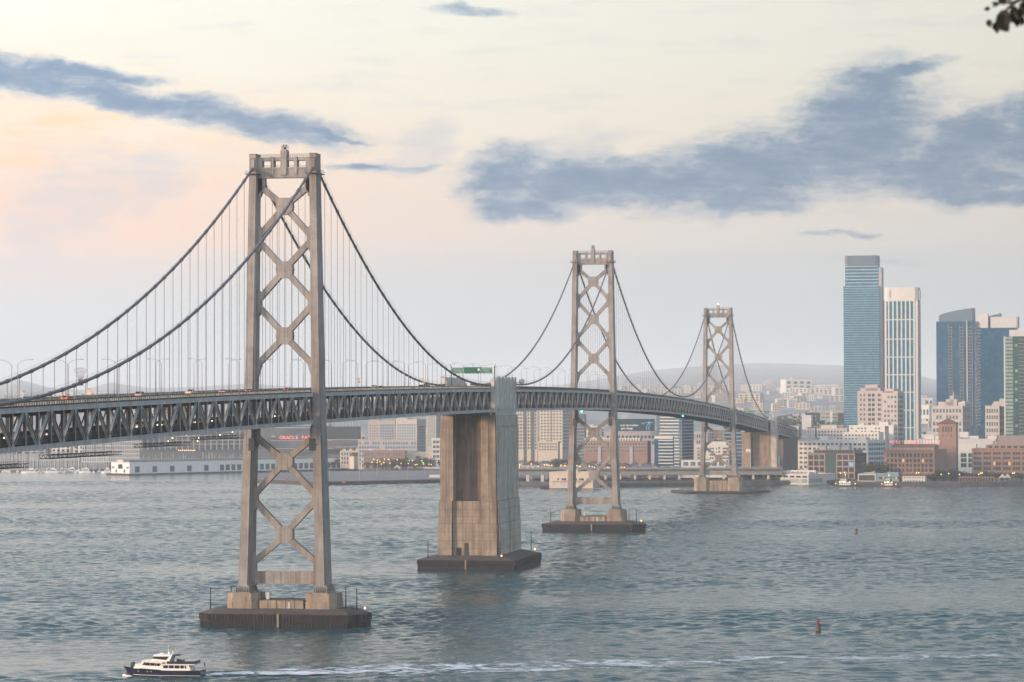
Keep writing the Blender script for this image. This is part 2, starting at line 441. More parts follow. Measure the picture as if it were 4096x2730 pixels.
# ================================================================ BRIDGE
Hs = 10.06                                         # half spacing of the cable planes
_zp = np.polyfit([-700, -520, -300, -228, 0, 354, 710, 1067, 1413, 1784, 2130], [51.5, 56.4, 61.2, 62.3, 66.1, 68.3, 67.9, 64.7, 56.0, 45.4, 34.6], 5)
def zb(t): return float(np.polyval(_zp, t))        # underside of the bottom chord

TOWERS = [
    dict(T=0.0, ring=147.05, base=11.15, hb=12.95, label='nearest steel bridge tower, rising left of centre from the dark pier by the yacht'),
    dict(T=708.0, ring=151.5, base=12.7, hb=12.95, label='middle steel bridge tower, just beyond the broad concrete anchorage'),
    dict(T=1412.0, ring=141.65, base=12.8, hb=13.3, label='farthest steel bridge tower, with a lit orange beacon on its top')]

def tower(q):
    T0, zr, z0, hb = q['T'], q['ring'], q['base'], q['hb']
    zd = zb(T0)+11.3; zu = zb(T0)                  # roadway and truss underside here
    root = thing('bridge_tower', q['label'], 'bridge tower', (0, T0, z0), group='steel towers of the suspension bridge')
    def half(z):                                   # leg centre line
        if z >= zd: return 10.06 + 1.05*(zr-z)/(zr-zd)
        return 11.11 + (hb-11.11)*(zd-z)/(zd-z0)
    def width(z): return 2.75 + 0.75*(zr-z)/(zr-z0)
    def depth(z): return 6.0 + 4.2*(zr-z)/(zr-z0)
    def sect(z, sx):
        w, dd = width(z), depth(z); x = sx*half(z)
        wr, dm = w*0.40, dd*0.40                   # cross-shaped cell with a proud rib fore and aft
        a, b = w/2, dd/2
        return [(x+px, T0+py, z) for px, py in ((-wr, -b), (wr, -b), (wr+.05, -dm), (a, -dm), (a, dm), (wr+.05, dm), (wr, b), (-wr, b), (-wr-.05, dm), (-a, dm), (-a, -dm), (-wr-.05, -dm))]
    ztop = zr+6.3
    for sx in (-1, 1):
        mb = MB(); zs = [z0]+list(np.linspace(z0+3, ztop-1.2, 13))
        vs = []
        for z in zs: vs += sect(z, sx)
        n = 12
        fs = [(i*n+k, i*n+(k+1) % n, (i+1)*n+(k+1) % n, (i+1)*n+k) for i in range(len(zs)-1) for k in range(n)]
        fs.append(tuple(range((len(zs)-1)*n, len(zs)*n)))
        mb.add(vs, fs)
        leg = mb.build('leg', TOWER, root, world=True)
        # horizontal splice bands on the leg
        mb = MB()
        for z in np.linspace(z0+9, zr-8, 13):
            s1 = sect(z, sx); s2 = sect(z+.35, sx); c = (sx*half(z), T0)
            g = lambda p: (c[0]+(p[0]-c[0])*1.02, c[1]+(p[1]-c[1])*1.012, p[2])
            mb.add([g(p) for p in s1]+[g(p) for p in s2], [(k, (k+1) % n, n+(k+1) % n, n+k) for k in range(n)])
        o = mb.build('splice_band', TOWER, leg, world=False)
        o.data.transform(Matrix.Translation((0, -T0, -z0)))
        o['kind'] = 'stuff'
        # head of the leg: saddle housing with a hood
        x = sx*10.06
        mb = MB()
        mb.box(x-1.05, x+1.05, T0-3.25, T0+3.25, ztop-1.2, ztop+0.1)
        mb.box(x-1.35, x+1.35, T0-2.2, T0+2.2, ztop-2.2, ztop-0.5)
        mb.box(x-.62, x+.62, T0-3.4, T0-3.0, zr+1.2, ztop-1.4)
        mb.box(x-1.15, x+1.15, T0-3.4, T0+3.4, ztop+0.1, ztop+0.28)
        mb.build('saddle_housing', TOWER, root, world=True)
        # ring walkway
        mb = MB(); w = 2.3; dd = 4.0
        for (ax, bx, ay, by) in ((x-w, x+w, T0-dd, T0-dd+.9), (x-w, x+w, T0+dd-.9, T0+dd), (x-w, x-w+.8, T0-dd+.9, T0+dd-.9), (x+w-.8, x+w, T0-dd+.9, T0+dd-.9)):
            mb.box(ax, bx, ay, by, zr-.15, zr+.05)
        for px in (x-w, x+w):
            for h in (.55, 1.1): mb.beam((px, T0-dd, zr+h), (px, T0+dd, zr+h), .06, .06)
            for k in range(6): mb.box(px-.03, px+.03, T0-dd+k*1.58, T0-dd+k*1.58+.06, zr, zr+1.1)
        mb.build('walkway', DARKST, root, world=True)
        # foot: flared base with stiffeners
        mb = MB(); xb = sx*hb; w, dd = width(z0), depth(z0)
        mb.box(xb-w*.75, xb+w*.75, T0-dd*.6, T0+dd*.6, z0-.25, z0+.1)
        for k in range(7):
            px = xb-w*.6+k*w*.2
            mb.hexa([(px-.08, T0-dd*.6, z0+.1), (px+.08, T0-dd*.6, z0+.1), (px+.08, T0-dd*.3, z0+.1), (px-.08, T0-dd*.3, z0+.1),
                     (px-.08, T0-dd*.5, z0+2.2), (px+.08, T0-dd*.5, z0+2.2), (px+.08, T0-dd*.3, z0+2.2), (px-.08, T0-dd*.3, z0+2.2)])
        for k in range(10):
            py = T0-dd*.5+k*dd*.11; s = 1 if sx > 0 else -1
            for q_ in (-1, 1):
                mb.hexa([(xb+q_*w*.72, py-.08, z0+.1), (xb+q_*w*.42, py-.08, z0+.1), (xb+q_*w*.42, py+.08, z0+.1), (xb+q_*w*.72, py+.08, z0+.1),
                         (xb+q_*w*.52, py-.08, z0+2.4), (xb+q_*w*.42, py-.08, z0+2.4), (xb+q_*w*.42, py+.08, z0+2.4), (xb+q_*w*.52, py+.08, z0+2.4)])
        mb.build('leg_foot', TOWER, root, world=True)
    # bracing: three crosses above the roadway, two below
    up = lambda f: zd + f*(zr-zd)
    dn = lambda f: z0 + f*(zu-z0)
    crosses = [(up(.955), up(.85), up(.70)), (up(.70), up(.555), up(.40)), (up(.40), up(.247), up(.10)),
               (dn(.935), dn(.777), dn(.56)), (dn(.56), dn(.34), dn(.155))]
    for ci, (za, zc, ze) in enumerate(crosses):
        for sx in (-1, 1):
            for zj in (za, ze):
                j = (sx*(half(zj)-.9), T0, zj); c = (sx*.8, T0, zc+(zj-zc)*.09)
                MB().beam(c, j, 2.3, 1.85, up=(0, 0, 1)).build('brace', TOWER, root, world=True)
        a, b = 2.75, 1.25
        poly = [(-b, -a), (b, -a), (a, -b), (a, b), (b, a), (-b, a), (-a, b), (-a, -b)]
        MB().profile([(x, zc+z) for x, z in poly], T0-1.35, T0+1.35).box(-2.9, 2.9, T0-1.5, T0+1.5, zc-.16, zc+.16).build('gusset_plate', TOWER, root, world=True)
        for zj in {za, ze}:
            if (ci in (1, 2) and zj == za) or (ci == 4 and zj == za): continue
            for sx in (-1, 1):
                hh = 4.2; xi = half(zj)-width(zj)*.33
                if ci == 2 and zj == ze:           # arched knee over the roadway
                    mb = MB()
                    mb.profile([(sx*xi, zj-9.5), (sx*xi, zj+4), (sx*(xi-1.5), zj+3), (sx*(xi-2.2), zj+1.0), (sx*(xi-1.4), zj-1.6), (sx*(xi-.5), zj-5)][::sx], T0-1.2, T0+1.2)
                    mb.build('leg_gusset', TOWER, root, world=True); continue
                MB().profile([(sx*xi, zj-hh), (sx*xi, zj+hh), (sx*(xi-1.1), zj+hh), (sx*(xi-1.9), zj+hh*.45), (sx*(xi-1.9), zj-hh*.45), (sx*(xi-1.1), zj-hh)][::sx], T0-1.25, T0+1.25).build('leg_gusset', TOWER, root, world=True)
    # bottom strut
    zt, zbm = dn(.121), dn(.048); xi = half(zt)-width(zt)*.33
    mb = MB().box(-xi, xi, T0-1.3, T0+1.3, zbm, zt).box(-xi+1.6, xi-1.6, T0-1.42, T0+1.42, (zt+zbm)/2-.12, (zt+zbm)/2+.12)
    for sx in (-1, 1): mb.profile([(sx*xi, zbm-1.6), (sx*xi, zbm+.01), (sx*(xi-2.4), zbm+.01)][::sx], T0-1.2, T0+1.2)
    mb.build('strut', TOWER, root, world=True)
    # collar under the deck on each leg: dark maintenance cage
    for sx in (-1, 1):
        z = dn(.885); x = sx*(half(z)-1.5); mb = MB()
        mb.box(x-1.0, x+1.0, T0-4.6, T0-3.6, z-2.4, z+1.6)
        for h in (1.7, 2.2): mb.beam((x-1.6*sx, T0-4.6, z-2+h), (x-1.6*sx, T0-2.6, z-2+h), .07, .07)
        mb.box(x-1.8, x+1.8, T0-4.7, T0-2.6, z-.5, z-.35)
        mb.build('service_cage', DARKST, root, world=True)
    # portal
    xi = 10.06-1.1
    zlo, zhi = zr+2.2, zr+4.4
    MB().box(-xi, xi, T0-1.5, T0+1.5, zr-1.25, zlo-.55).box(-xi, xi, T0-1.7, T0+1.7, zlo-.55, zlo).build('portal_beam', TOWER, root, world=True)
    MB().box(-xi, xi, T0-1.4, T0+1.4, zhi, zr+5.5).build('portal_beam', TOWER, root, world=True)
    for x in (-3.9, 3.9): MB().box(x-.5, x+.5, T0-1.75, T0+1.55, zlo-2.4, zr+5.6).build('portal_post', TOWER, root, world=True)
    for sx in (-1, 1): MB().box(sx*8.2-.9, sx*8.2+.9, T0-1.55, T0+1.5, zlo, zhi).build('portal_post', TOWER, root, world=True)
    MB().box(-1.0, 1.0, T0-2.0, T0+1.7, zlo-2.5, zr+7.5).prism([(-1.0, T0-2.0), (1.0, T0-2.0), (1.0, T0+1.7), (-1.0, T0+1.7)], zr+7.5, zr+8.0, [(-.8, T0-1.7), (.8, T0-1.7), (.8, T0+1.4), (-.8, T0+1.4)]).build('portal_pillar', TOWER, root, world=True)
    mb = MB()
    for ya in (T0-1.4, T0+1.3):
        for zz in (zr+6.0, zr+6.5): mb.beam((-xi, ya, zz), (xi, ya, zz), .06, .06)
        for k in range(13): x = -xi+k*xi/6; mb.box(x-.03, x+.03, ya-.03, ya+.03, zr+5.5, zr+6.5)
        mb.beam((-xi+1, ya, zlo+.55), (xi-1, ya, zlo+.55), .07, .07)
    mb.build('handrail', DARKST, root, world=True)
    for sx in (-1, 1):                              # haunches under the portal
        xh = 10.06-.9
        MB().profile([(sx*xh, zr-7.0), (sx*xh, zr-1.25), (sx*(xh-2.7), zr-1.25), (sx*(xh-2.7), zr-3.4), (sx*(xh-1.5), zr-5.6)][::sx], T0-1.25, T0+1.25).build('leg_gusset', TOWER, root, world=True)
    # beacon in its railing on the pillar
    lit = T0 > 1000
    bc = thing('beacon', 'twin orange aircraft beacon glowing on the farthest tower' if lit else
               ('unlit twin aircraft beacon in a railing on the nearest tower' if T0 < 10 else 'unlit twin aircraft beacon in a railing on the middle tower'), 'beacon', (0, T0, zr+8.0), group='aircraft beacons on the tower tops')
    mb = MB()
    for sx in (-1, 1):
        for sy in (-1, 1):
            mb.box(sx*1.0-.04, sx*1.0+.04, sy*1.0-.04, sy*1.0+.04, 0, 1.3)
        for zz in (.65, 1.28): mb.beam((sx*1.0, -1.0, zz), (sx*1.0, 1.0, zz), .06, .06).beam((-1.0, sx*1.0, zz), (1.0, sx*1.0, zz), .06, .06)
        mb.box(sx*.55-.03, sx*.55+.03, -1.03, -.97, 0, 1.3)
    mb.build('railing', DARKST, bc)
    MB().box(-.4, .4, -.3, .3, 0, .9).build('bracket', DARKST, bc)
    for sx in (-1, 1):
        MB().lathe([(.05, .9), (.16, 1.0), (.2, 1.25), (.2, 1.5), (.12, 1.72), (.03, 1.78)], 8, (sx*.38, 0, 0)).build('lamp', glow_mat('beacon_glow', (1, .42, .12), 14.0) if lit else DARKST, bc)
    return root
for q in TOWERS: tower(q)

def pile_ring(mb, poly, z0, z1, step, wd, out):
    n = len(poly)
    for i in range(n):
        a = Vector(poly[i]); b = Vector(poly[(i+1) % n]); L = (b-a).length; dv = (b-a)/L; nv = Vector((dv.y, -dv.x))
        k = int(L/step)
        for j in range(k+1):
            p = a+dv*(j*L/max(1, k)); q1 = p-dv*wd/2; q2 = p+dv*wd/2
            mb.hexa([(*(q1-nv*.1), z0), (*(q1+nv*out), z0), (*(q2+nv*out), z0), (*(q2-nv*.1), z0), (*(q1-nv*.1), z1), (*(q1+nv*out), z1), (*(q2+nv*out), z1), (*(q2-nv*.1), z1)])
def scale_poly(poly, k, c): return [(c[0]+(x-c[0])*k, c[1]+(y-c[1])*k) for x, y in poly]
def marker_post(x, y, z, h, label):
    t = thing('marker_post', label, 'post', (x, y, z), group='dark marker posts on the bridge piers')
    MB().tube([(0, 0, 0), (0, 0, h)], [.22, .14], 6).build('pole', FENDW, t)
    MB().box(-.7, .7, -.06, .06, h*.62, h*.62+.12).box(-.4, .4, -.06, .06, h*.4, h*.4+.1).build('crossarm', FENDW, t)
    MB().lathe([(.1, h), (.24, h+.1), (.22, h+.45), (.05, h+.55)], 8).build('cap', FENDW, t)
def pier_lamp(x, y, z, label):
    t = thing('pier_light', label, 'lamp', (x, y, z), group='orange lights on the pier edges')
    MB().tube([(0, 0, 0), (0, 0, 1.5)], .08, 6).build('stem', FENDW, t)
    MB().lathe([(.1, 1.5), (.24, 1.6), (.24, 1.95), (.08, 2.1)], 8).build('lantern', glow_mat('pier_glow', (1, .38, .12), 9.0), t)

def tower_pier(T0, z0, hb, which):
    root = thing('tower_pier', f'concrete and dark timber pier under the {which} bridge tower', 'bridge pier', (0, T0, 0), group='piers of the bridge towers')
    e = 27.4 if T0 < 1 else 28.6
    F = [(-22.6, T0-9.3), (22.6, T0-9.3), (e, T0-3.0), (e, T0+3.0), (22.6, T0+9.3), (-22.6, T0+9.3), (-e, T0+3.0), (-e, T0-3.0)]
    zt = 4.5
    mb = MB().prism(F, -2, 2.0)
    pile_ring(mb, F, -2, 1.9, 1.05, .55, .25); mb.build('lower_fender', FENDW, root, world=True)
    F2 = scale_poly(F, 1.012, (0, T0))
    mb = MB().prism(F2, 2.25, zt-.35); pile_ring(mb, F2, 2.3, zt-.1, 1.05, .6, .28)
    mb.prism(scale_poly(F, 1.016, (0, T0)), 1.95, 2.4)
    mb.build('upper_fender', FEND, root, world=True)
    MB().box(-.3, .3, T0-9.3-.75, T0-9.4, .3, zt).build('gauge_board', CONC, root, world=True)
    q = scale_poly(F, .62, (0, T0))
    MB().prism(F2, zt-.35, zt).prism(scale_poly(F2, .998, (0, T0)), zt, zt+1.5, [(-20.5, T0-6.6), (20.5, T0-6.6), (22.5, T0-4), (22.5, T0+4), (20.5, T0+6.6), (-20.5, T0+6.6), (-22.5, T0+4), (-22.5, T0-4)]).build('fender_deck', ROOFC, root, world=True)
    for sx in (-1, 1):
        c = sx*hb
        def octo(k, e=0.0): a, b, ch = 5.3*k+e, 6.4*k+e, 2.0; return [(c-a+ch, T0-b), (c+a-ch, T0-b), (c+a, T0-b+ch), (c+a, T0+b-ch), (c+a-ch, T0+b), (c-a+ch, T0+b), (c-a, T0+b-ch), (c-a, T0-b+ch)]
        mb = MB().prism(octo(1.0), zt+1.0, zt+3.75).prism(octo(1, -.12), zt+3.75, zt+4.0).prism(octo(.985), zt+4.0, z0-.25, octo(.95))
        mb.build('pedestal', CONC, root, world=True)
        mb = MB()
        for k in range(4):
            x = c-3.1+k*1.9; mb.box(x, x+.09, T0-6.47, T0-6.3, zt+1.2, zt+3.7)
        mb.build('form_joint', CONC, root, world=True)
    for k in range(5):
        x0 = -hb+5.6+k*(2*hb-11.2)/5; x1 = x0+(2*hb-11.2)/5-.18
        MB().box(x0, x1, T0-5.0, T0+5.0, zt+1.0, zt+4.1).build('wall_panel', CONC, root, world=True)
    MB().box(-hb+5, hb-5, T0-4.8, T0+4.8, zt+4.1, zt+4.35).build('wall_coping', ROOFC, root, world=True)
    MB().box(2.2, 2.9, T0-5.2, T0-5.0, zt+1.6, zt+3.6).build('door', CONC_P, root, world=True)
    MB().box(-5.6, -4.6, T0-3, T0-2, zt+4.35, zt+6.6).build('switch_box', CONC_P, root, world=True)
    for x in (-24.2, 24.5): marker_post(x, T0-3.2, zt+.3, 7.2, f'dark marker post on the {"left" if x < 0 else "right"} end of the {which} tower pier')
    for x in (-18.8, 19.6): marker_post(x, T0+2.5, zt+1.0, 6.6, f'dark marker post behind the {"left" if x < 0 else "right"} pedestal of the {which} tower pier')
    pier_lamp(27.2, T0-3.2, zt, f'orange light on the right tip of the {which} tower pier')
tower_pier(0.0, 11.15, 12.95, 'nearest'); tower_pier(708.0, 12.7, 12.95, 'middle')

def far_pier(T0, z0, hb):
    root = thing('tower_pier', 'tall concrete block pier with a low timber fender under the farthest bridge tower', 'bridge pier', (0, T0, 0), group='piers of the bridge towers')
    for sx in (-1, 1):
        c = sx*hb
        for nm, z1_, z2_, e in (('pedestal', -1, z0-3.4, 0), ('pedestal_cap', z0-3.4, z0-.25, -.35)):
            a, b, ch = 6.0+e, 7.5+e, 2.2
            MB().prism([(c-a+ch, T0-b), (c+a-ch, T0-b), (c+a, T0-b+ch), (c+a, T0+b-ch), (c+a-ch, T0+b), (c-a+ch, T0+b), (c-a, T0+b-ch), (c-a, T0-b+ch)], z1_, z2_).build(nm, CONC, root, world=True)
    for k in range(4):
        x0 = -hb+6.2+k*(2*hb-12.4)/4; MB().box(x0, x0+(2*hb-12.4)/4-.2, T0-5.5, T0+5.5, -1, z0-2.6).build('wall_panel', CONC, root, world=True)
    MB().box(-hb+5, hb-5, T0-5.4, T0+5.4, z0-2.6, z0-2.3).build('wall_coping', ROOFC, root, world=True)
    F = [(-25, T0-12), (25, T0-12), (40, T0+14), (-40, T0+14)]
    mb = MB().prism(F, 1.1, 2.1); mb.build('fender_deck', ROOFC, root, world=True)
    mb = MB(); pile_ring(mb, scale_poly(F, .995, (0, T0)), -2, 1.1, 2.3, 1.0, .2); mb.build('fender_pile', FEND, root, world=True, kind='stuff')
    MB().box(-22, 22, T0-11, T0+12, -2, 1.1).build('fender_core', FENDW, root, world=True)
far_pier(1412.0, 12.8, 13.3)

# ---------------------------------------------------------------- main cables with their suspenders
def cz(t):
    "height of the main cable"
    if t < 0: return 150.3 + .4695*t + .000697*t*t
    if t <= 354: return 150.3 - .4483*t + .000716*t*t
    if t <= 708: return 201.617 - .606091*t + .000759838*t*t
    if t <= 1412: return float(np.polyval(_mc, t))
    return 144.2 - .4574*(t-1412) + .000607*(t-1412)**2
_mc = np.polyfit([708, 1062, 1412], [153.5, 76.4, 144.2], 2)
SPANS = [(-338.0, -4.6, 37, 'nearest deck truss span, left of the nearest tower'), (4.6, 321.5, 35, 'deck truss span between the nearest tower and the concrete anchorage'),
         (383.5, 703.4, 35, 'deck truss span between the concrete anchorage and the middle tower'), (712.6, 1407.4, 76, 'long curved deck truss span between the middle and farthest towers'),
         (1416.6, 1764.0, 38, 'deck truss span between the farthest tower and the shore anchorage')]
UNIT_ROPE = MB().tube([(0, 0, 0), (0, 0, 1)], 1.0, 5, cap=False).mesh('suspender', ROPE)
def cable(sx, half_, label):
    rng = (-342, 322.5) if half_ == 0 else (384.0, 1768)
    root = thing('main_cable', label, 'bridge cable', (sx*Hs, rng[0], cz(rng[0])), group='main suspension cables')
    ts = list(np.arange(rng[0], rng[1], 6.0))+[rng[1]]
    for tt in (0.0, 708.0, 1412.0):
        if rng[0] < tt < rng[1]: ts.append(tt)
    ts = sorted(ts)
    MB().tube([(sx*Hs, t, cz(t)) for t in ts], .42, 8).build('cable', CABLE, root, world=True)
    bands, wires = MB(), MB()
    for (a, b, n, _) in SPANS:
        if not (rng[0] <= a and b <= rng[1]+5): continue
        for k in range(n+1):
            t = a+(b-a)*k/n
            if t < rng[0]+1 or t > rng[1]-1: continue
            z = cz(t); sl = (cz(t+.5)-cz(t-.5))
            bands.tube([(sx*Hs, t-.55, z-.55*sl), (sx*Hs, t+.55, z+.55*sl)], .55, 8)
            wires.beam((sx*Hs+.45, t, z), (sx*Hs+.45, t, z+1.3), .05, .05, up=(0, 1, 0))
            ztop_ = zb(t)+10.0
            if z-ztop_ > 1.2 and 0 < k < n:
                o = link('suspender', UNIT_ROPE, root, (0, t-root.location.y-.16, ztop_-root.location.z), scale=(.045, .045, z-ztop_))
                o = link('suspender', UNIT_ROPE, root, (0, t-root.location.y+.16, ztop_-root.location.z), scale=(.045, .045, z-ztop_)) if t < 400 else o
                if t > 400: o.scale = (.075, .075, z-ztop_)
    bands.build('cable_band', CABLE, root, world=True, kind='stuff')
    for h in (.75, 1.3): wires.tube([(sx*Hs+.45, t, cz(t)+h) for t in ts], .03, 4)
    wires.build('hand_rope', LAMPST, root, world=True, kind='stuff')
cable(1, 0, 'near main cable of the bridge dipping to the concrete anchorage from the nearest tower')
cable(-1, 0, 'far main cable of the bridge behind the nearest tower')
cable(1, 1, 'near main cable looping over the middle and farthest towers')
cable(-1, 1, 'far main cable looping over the middle and farthest towers')

# ---------------------------------------------------------------- stiffening trusses with two road decks
def _diag():
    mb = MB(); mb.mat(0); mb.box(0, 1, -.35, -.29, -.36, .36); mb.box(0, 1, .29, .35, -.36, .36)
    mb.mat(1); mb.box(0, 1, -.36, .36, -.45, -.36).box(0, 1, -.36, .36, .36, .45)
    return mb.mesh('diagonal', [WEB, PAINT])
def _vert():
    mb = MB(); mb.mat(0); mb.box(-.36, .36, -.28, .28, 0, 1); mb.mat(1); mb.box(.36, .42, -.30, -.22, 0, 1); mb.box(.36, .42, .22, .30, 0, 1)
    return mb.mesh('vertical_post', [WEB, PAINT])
DIAG, VERT = _diag(), _vert()
RPOST = MB().box(-.1, .1, -.42, .42, 0, 1.0).mesh('rail_post', CONC_N)
GUSS = MB().profile([(-.8, 0), (.8, 0), (.5, 1.9), (-.5, 1.9)], -.48, -.44).mesh('gusset', PAINT)
def place_member(name, me, root, p0, p1, width=1.0):
    d = p1-p0; L = d.length; ex = d/L; ey = Vector((1, 0, 0)); ez = ex.cross(ey).normalized(); ey = ez.cross(ex)
    o = link(name, me, root)
    M = Matrix(((ex.x*L, ey.x*width, ez.x*width, p0.x-root.location.x), (ex.y*L, ey.y*width, ez.y*width, p0.y-root.location.y), (ex.z*L, ey.z*width, ez.z*width, p0.z-root.location.z), (0, 0, 0, 1)))
    o.matrix_local = M
    return o
def strip(mb, ts, x0, x1, dz0, dz1):
    vs = []
    for t in ts:
        z = zb(t); vs += [(x0, t, z+dz0), (x1, t, z+dz0), (x1, t, z+dz1), (x0, t, z+dz1)]
    fs = [(i*4+k, i*4+(k+1) % 4, i*4+4+(k+1) % 4, i*4+4+k) for i in range(len(ts)-1) for k in range(4)]
    fs += [(3, 2, 1, 0), tuple((len(ts)-1)*4+k for k in range(4))]
    return mb.add(vs, fs)
def truss(a, b, n, label, si):
    root = thing('truss_span', label, 'bridge deck', (0, (a+b)/2, zb((a+b)/2)), group='deck truss spans of the bridge')
    ts = [a+(b-a)*k/n for k in range(n+1)]
    for sx in (-1, 1):
        x = sx*Hs
        for nm, z0, z1 in (('bottom_chord', 0.0, 1.15), ('top_chord', 8.85, 10.0)):
            mb = MB(); strip(mb, ts, x-.42, x+.42, z0, z1)
            if nm == 'bottom_chord' and sx > 0:
                for i in range(n):
                    for q in range(4):
                        t = ts[i]+(ts[i+1]-ts[i])*(q+.5)/4; mb.box(x+.42, x+.52, t-.06, t+.06, zb(t), zb(t)+1.15)
                for t in ts: pass
            strip(mb, ts, x-.5, x+.5, z1-.08, z1+.02); strip(mb, ts, x-.5, x+.5, z0-.02, z0+.08)
            mb.build(nm, PAINT, root, world=True)
        for k, t in enumerate(ts):
            z = zb(t)
            o = link('vertical_post', VERT, root, (x, t-root.location.y, z+1.1-root.location.z), scale=(sx, 1, 7.8))
            if k < n:
                t2 = ts[k+1]
                if k % 2 == 0: p0, p1 = Vector((x, t, zb(t)+9.2)), Vector((x, t2, zb(t2)+.9))
                else: p0, p1 = Vector((x, t, zb(t)+.9)), Vector((x, t2, zb(t2)+9.2))
                place_member('diagonal', DIAG, root, p0, p1)
            if sx > 0 and si < 3:
                if k % 2: link('gusset', GUSS, root, (x, t-root.location.y, z+.05-root.location.z), rz=math.pi/2)
                else:
                    g = link('gusset', GUSS, root, (x, t-root.location.y, z+9.9-root.location.z), rz=math.pi/2, scale=(1, 1, -1))
    # decks
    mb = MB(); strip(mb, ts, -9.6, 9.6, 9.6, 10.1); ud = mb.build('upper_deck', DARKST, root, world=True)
    mb = MB(); strip(mb, ts, -8.9, 8.9, 10.104, 10.16); o = mb.build('upper_roadway', ASPH, root, world=True)
    mb = MB()
    for xx in (-5.3, -1.8, 1.8, 5.3):
        for i in range(n):
            t0, t1 = ts[i], ts[i]+(ts[i+1]-ts[i])*.4
            mb.add([(xx-.08, t0, zb(t0)+10.166), (xx+.08, t0, zb(t0)+10.166), (xx+.08, t1, zb(t1)+10.166), (xx-.08, t1, zb(t1)+10.166)], [(0, 1, 2, 3)])
    mb.build('lane_line', LINE, root, world=True)
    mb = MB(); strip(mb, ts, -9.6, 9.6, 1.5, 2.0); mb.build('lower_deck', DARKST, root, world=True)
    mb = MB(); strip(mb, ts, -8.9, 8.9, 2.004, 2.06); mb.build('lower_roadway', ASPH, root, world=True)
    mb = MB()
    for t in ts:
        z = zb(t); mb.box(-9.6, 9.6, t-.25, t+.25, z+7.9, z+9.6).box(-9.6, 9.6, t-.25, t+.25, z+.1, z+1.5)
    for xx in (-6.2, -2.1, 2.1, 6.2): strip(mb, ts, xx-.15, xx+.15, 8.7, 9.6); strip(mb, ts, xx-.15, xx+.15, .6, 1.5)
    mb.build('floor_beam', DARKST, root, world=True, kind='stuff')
    # railings: posts and rails on the upper deck, a solid kerb wall on the lower
    for sx in (-1, 1):
        x = sx*9.75; mb = MB()
        strip(mb, ts, x-.2, x+.2, 10.0, 10.42); strip(mb, ts, x-.16, x+.16, 11.15, 11.38)
        if sx < 0: strip(mb, ts, x-.1, x+.1, 10.42, 11.15)
        if sx > 0 and si > 1:
            for i in range(n):
                for q in range(5):
                    t = ts[i]+(ts[i+1]-ts[i])*q/5; mb.box(x-.1, x+.1, t-.42, t+.42, zb(t)+10.42, zb(t)+11.15)
        mb.build('railing', CONC_N if sx < 0 else WEB, root, world=True)
        if sx > 0 and si <= 1:
            for i in range(n):
                for q in range(5):
                    t = ts[i]+(ts[i+1]-ts[i])*q/5
                    link('rail_post', RPOST, root, (x, t-root.location.y, zb(t)+10.36-root.location.z))
        mb = MB(); strip(mb, ts, sx*9.2-.12, sx*9.2+.12, 2.0, 3.1); mb.build('lower_kerb', WEB, root, world=True)
    return root
for i, (a, b, n, lb) in enumerate(SPANS): truss(a, b, n, lb, i)
tr = truss(1786.0, 2128.0, 30, 'last stretch of deck truss running ashore to the right of the shore anchorage', 5)

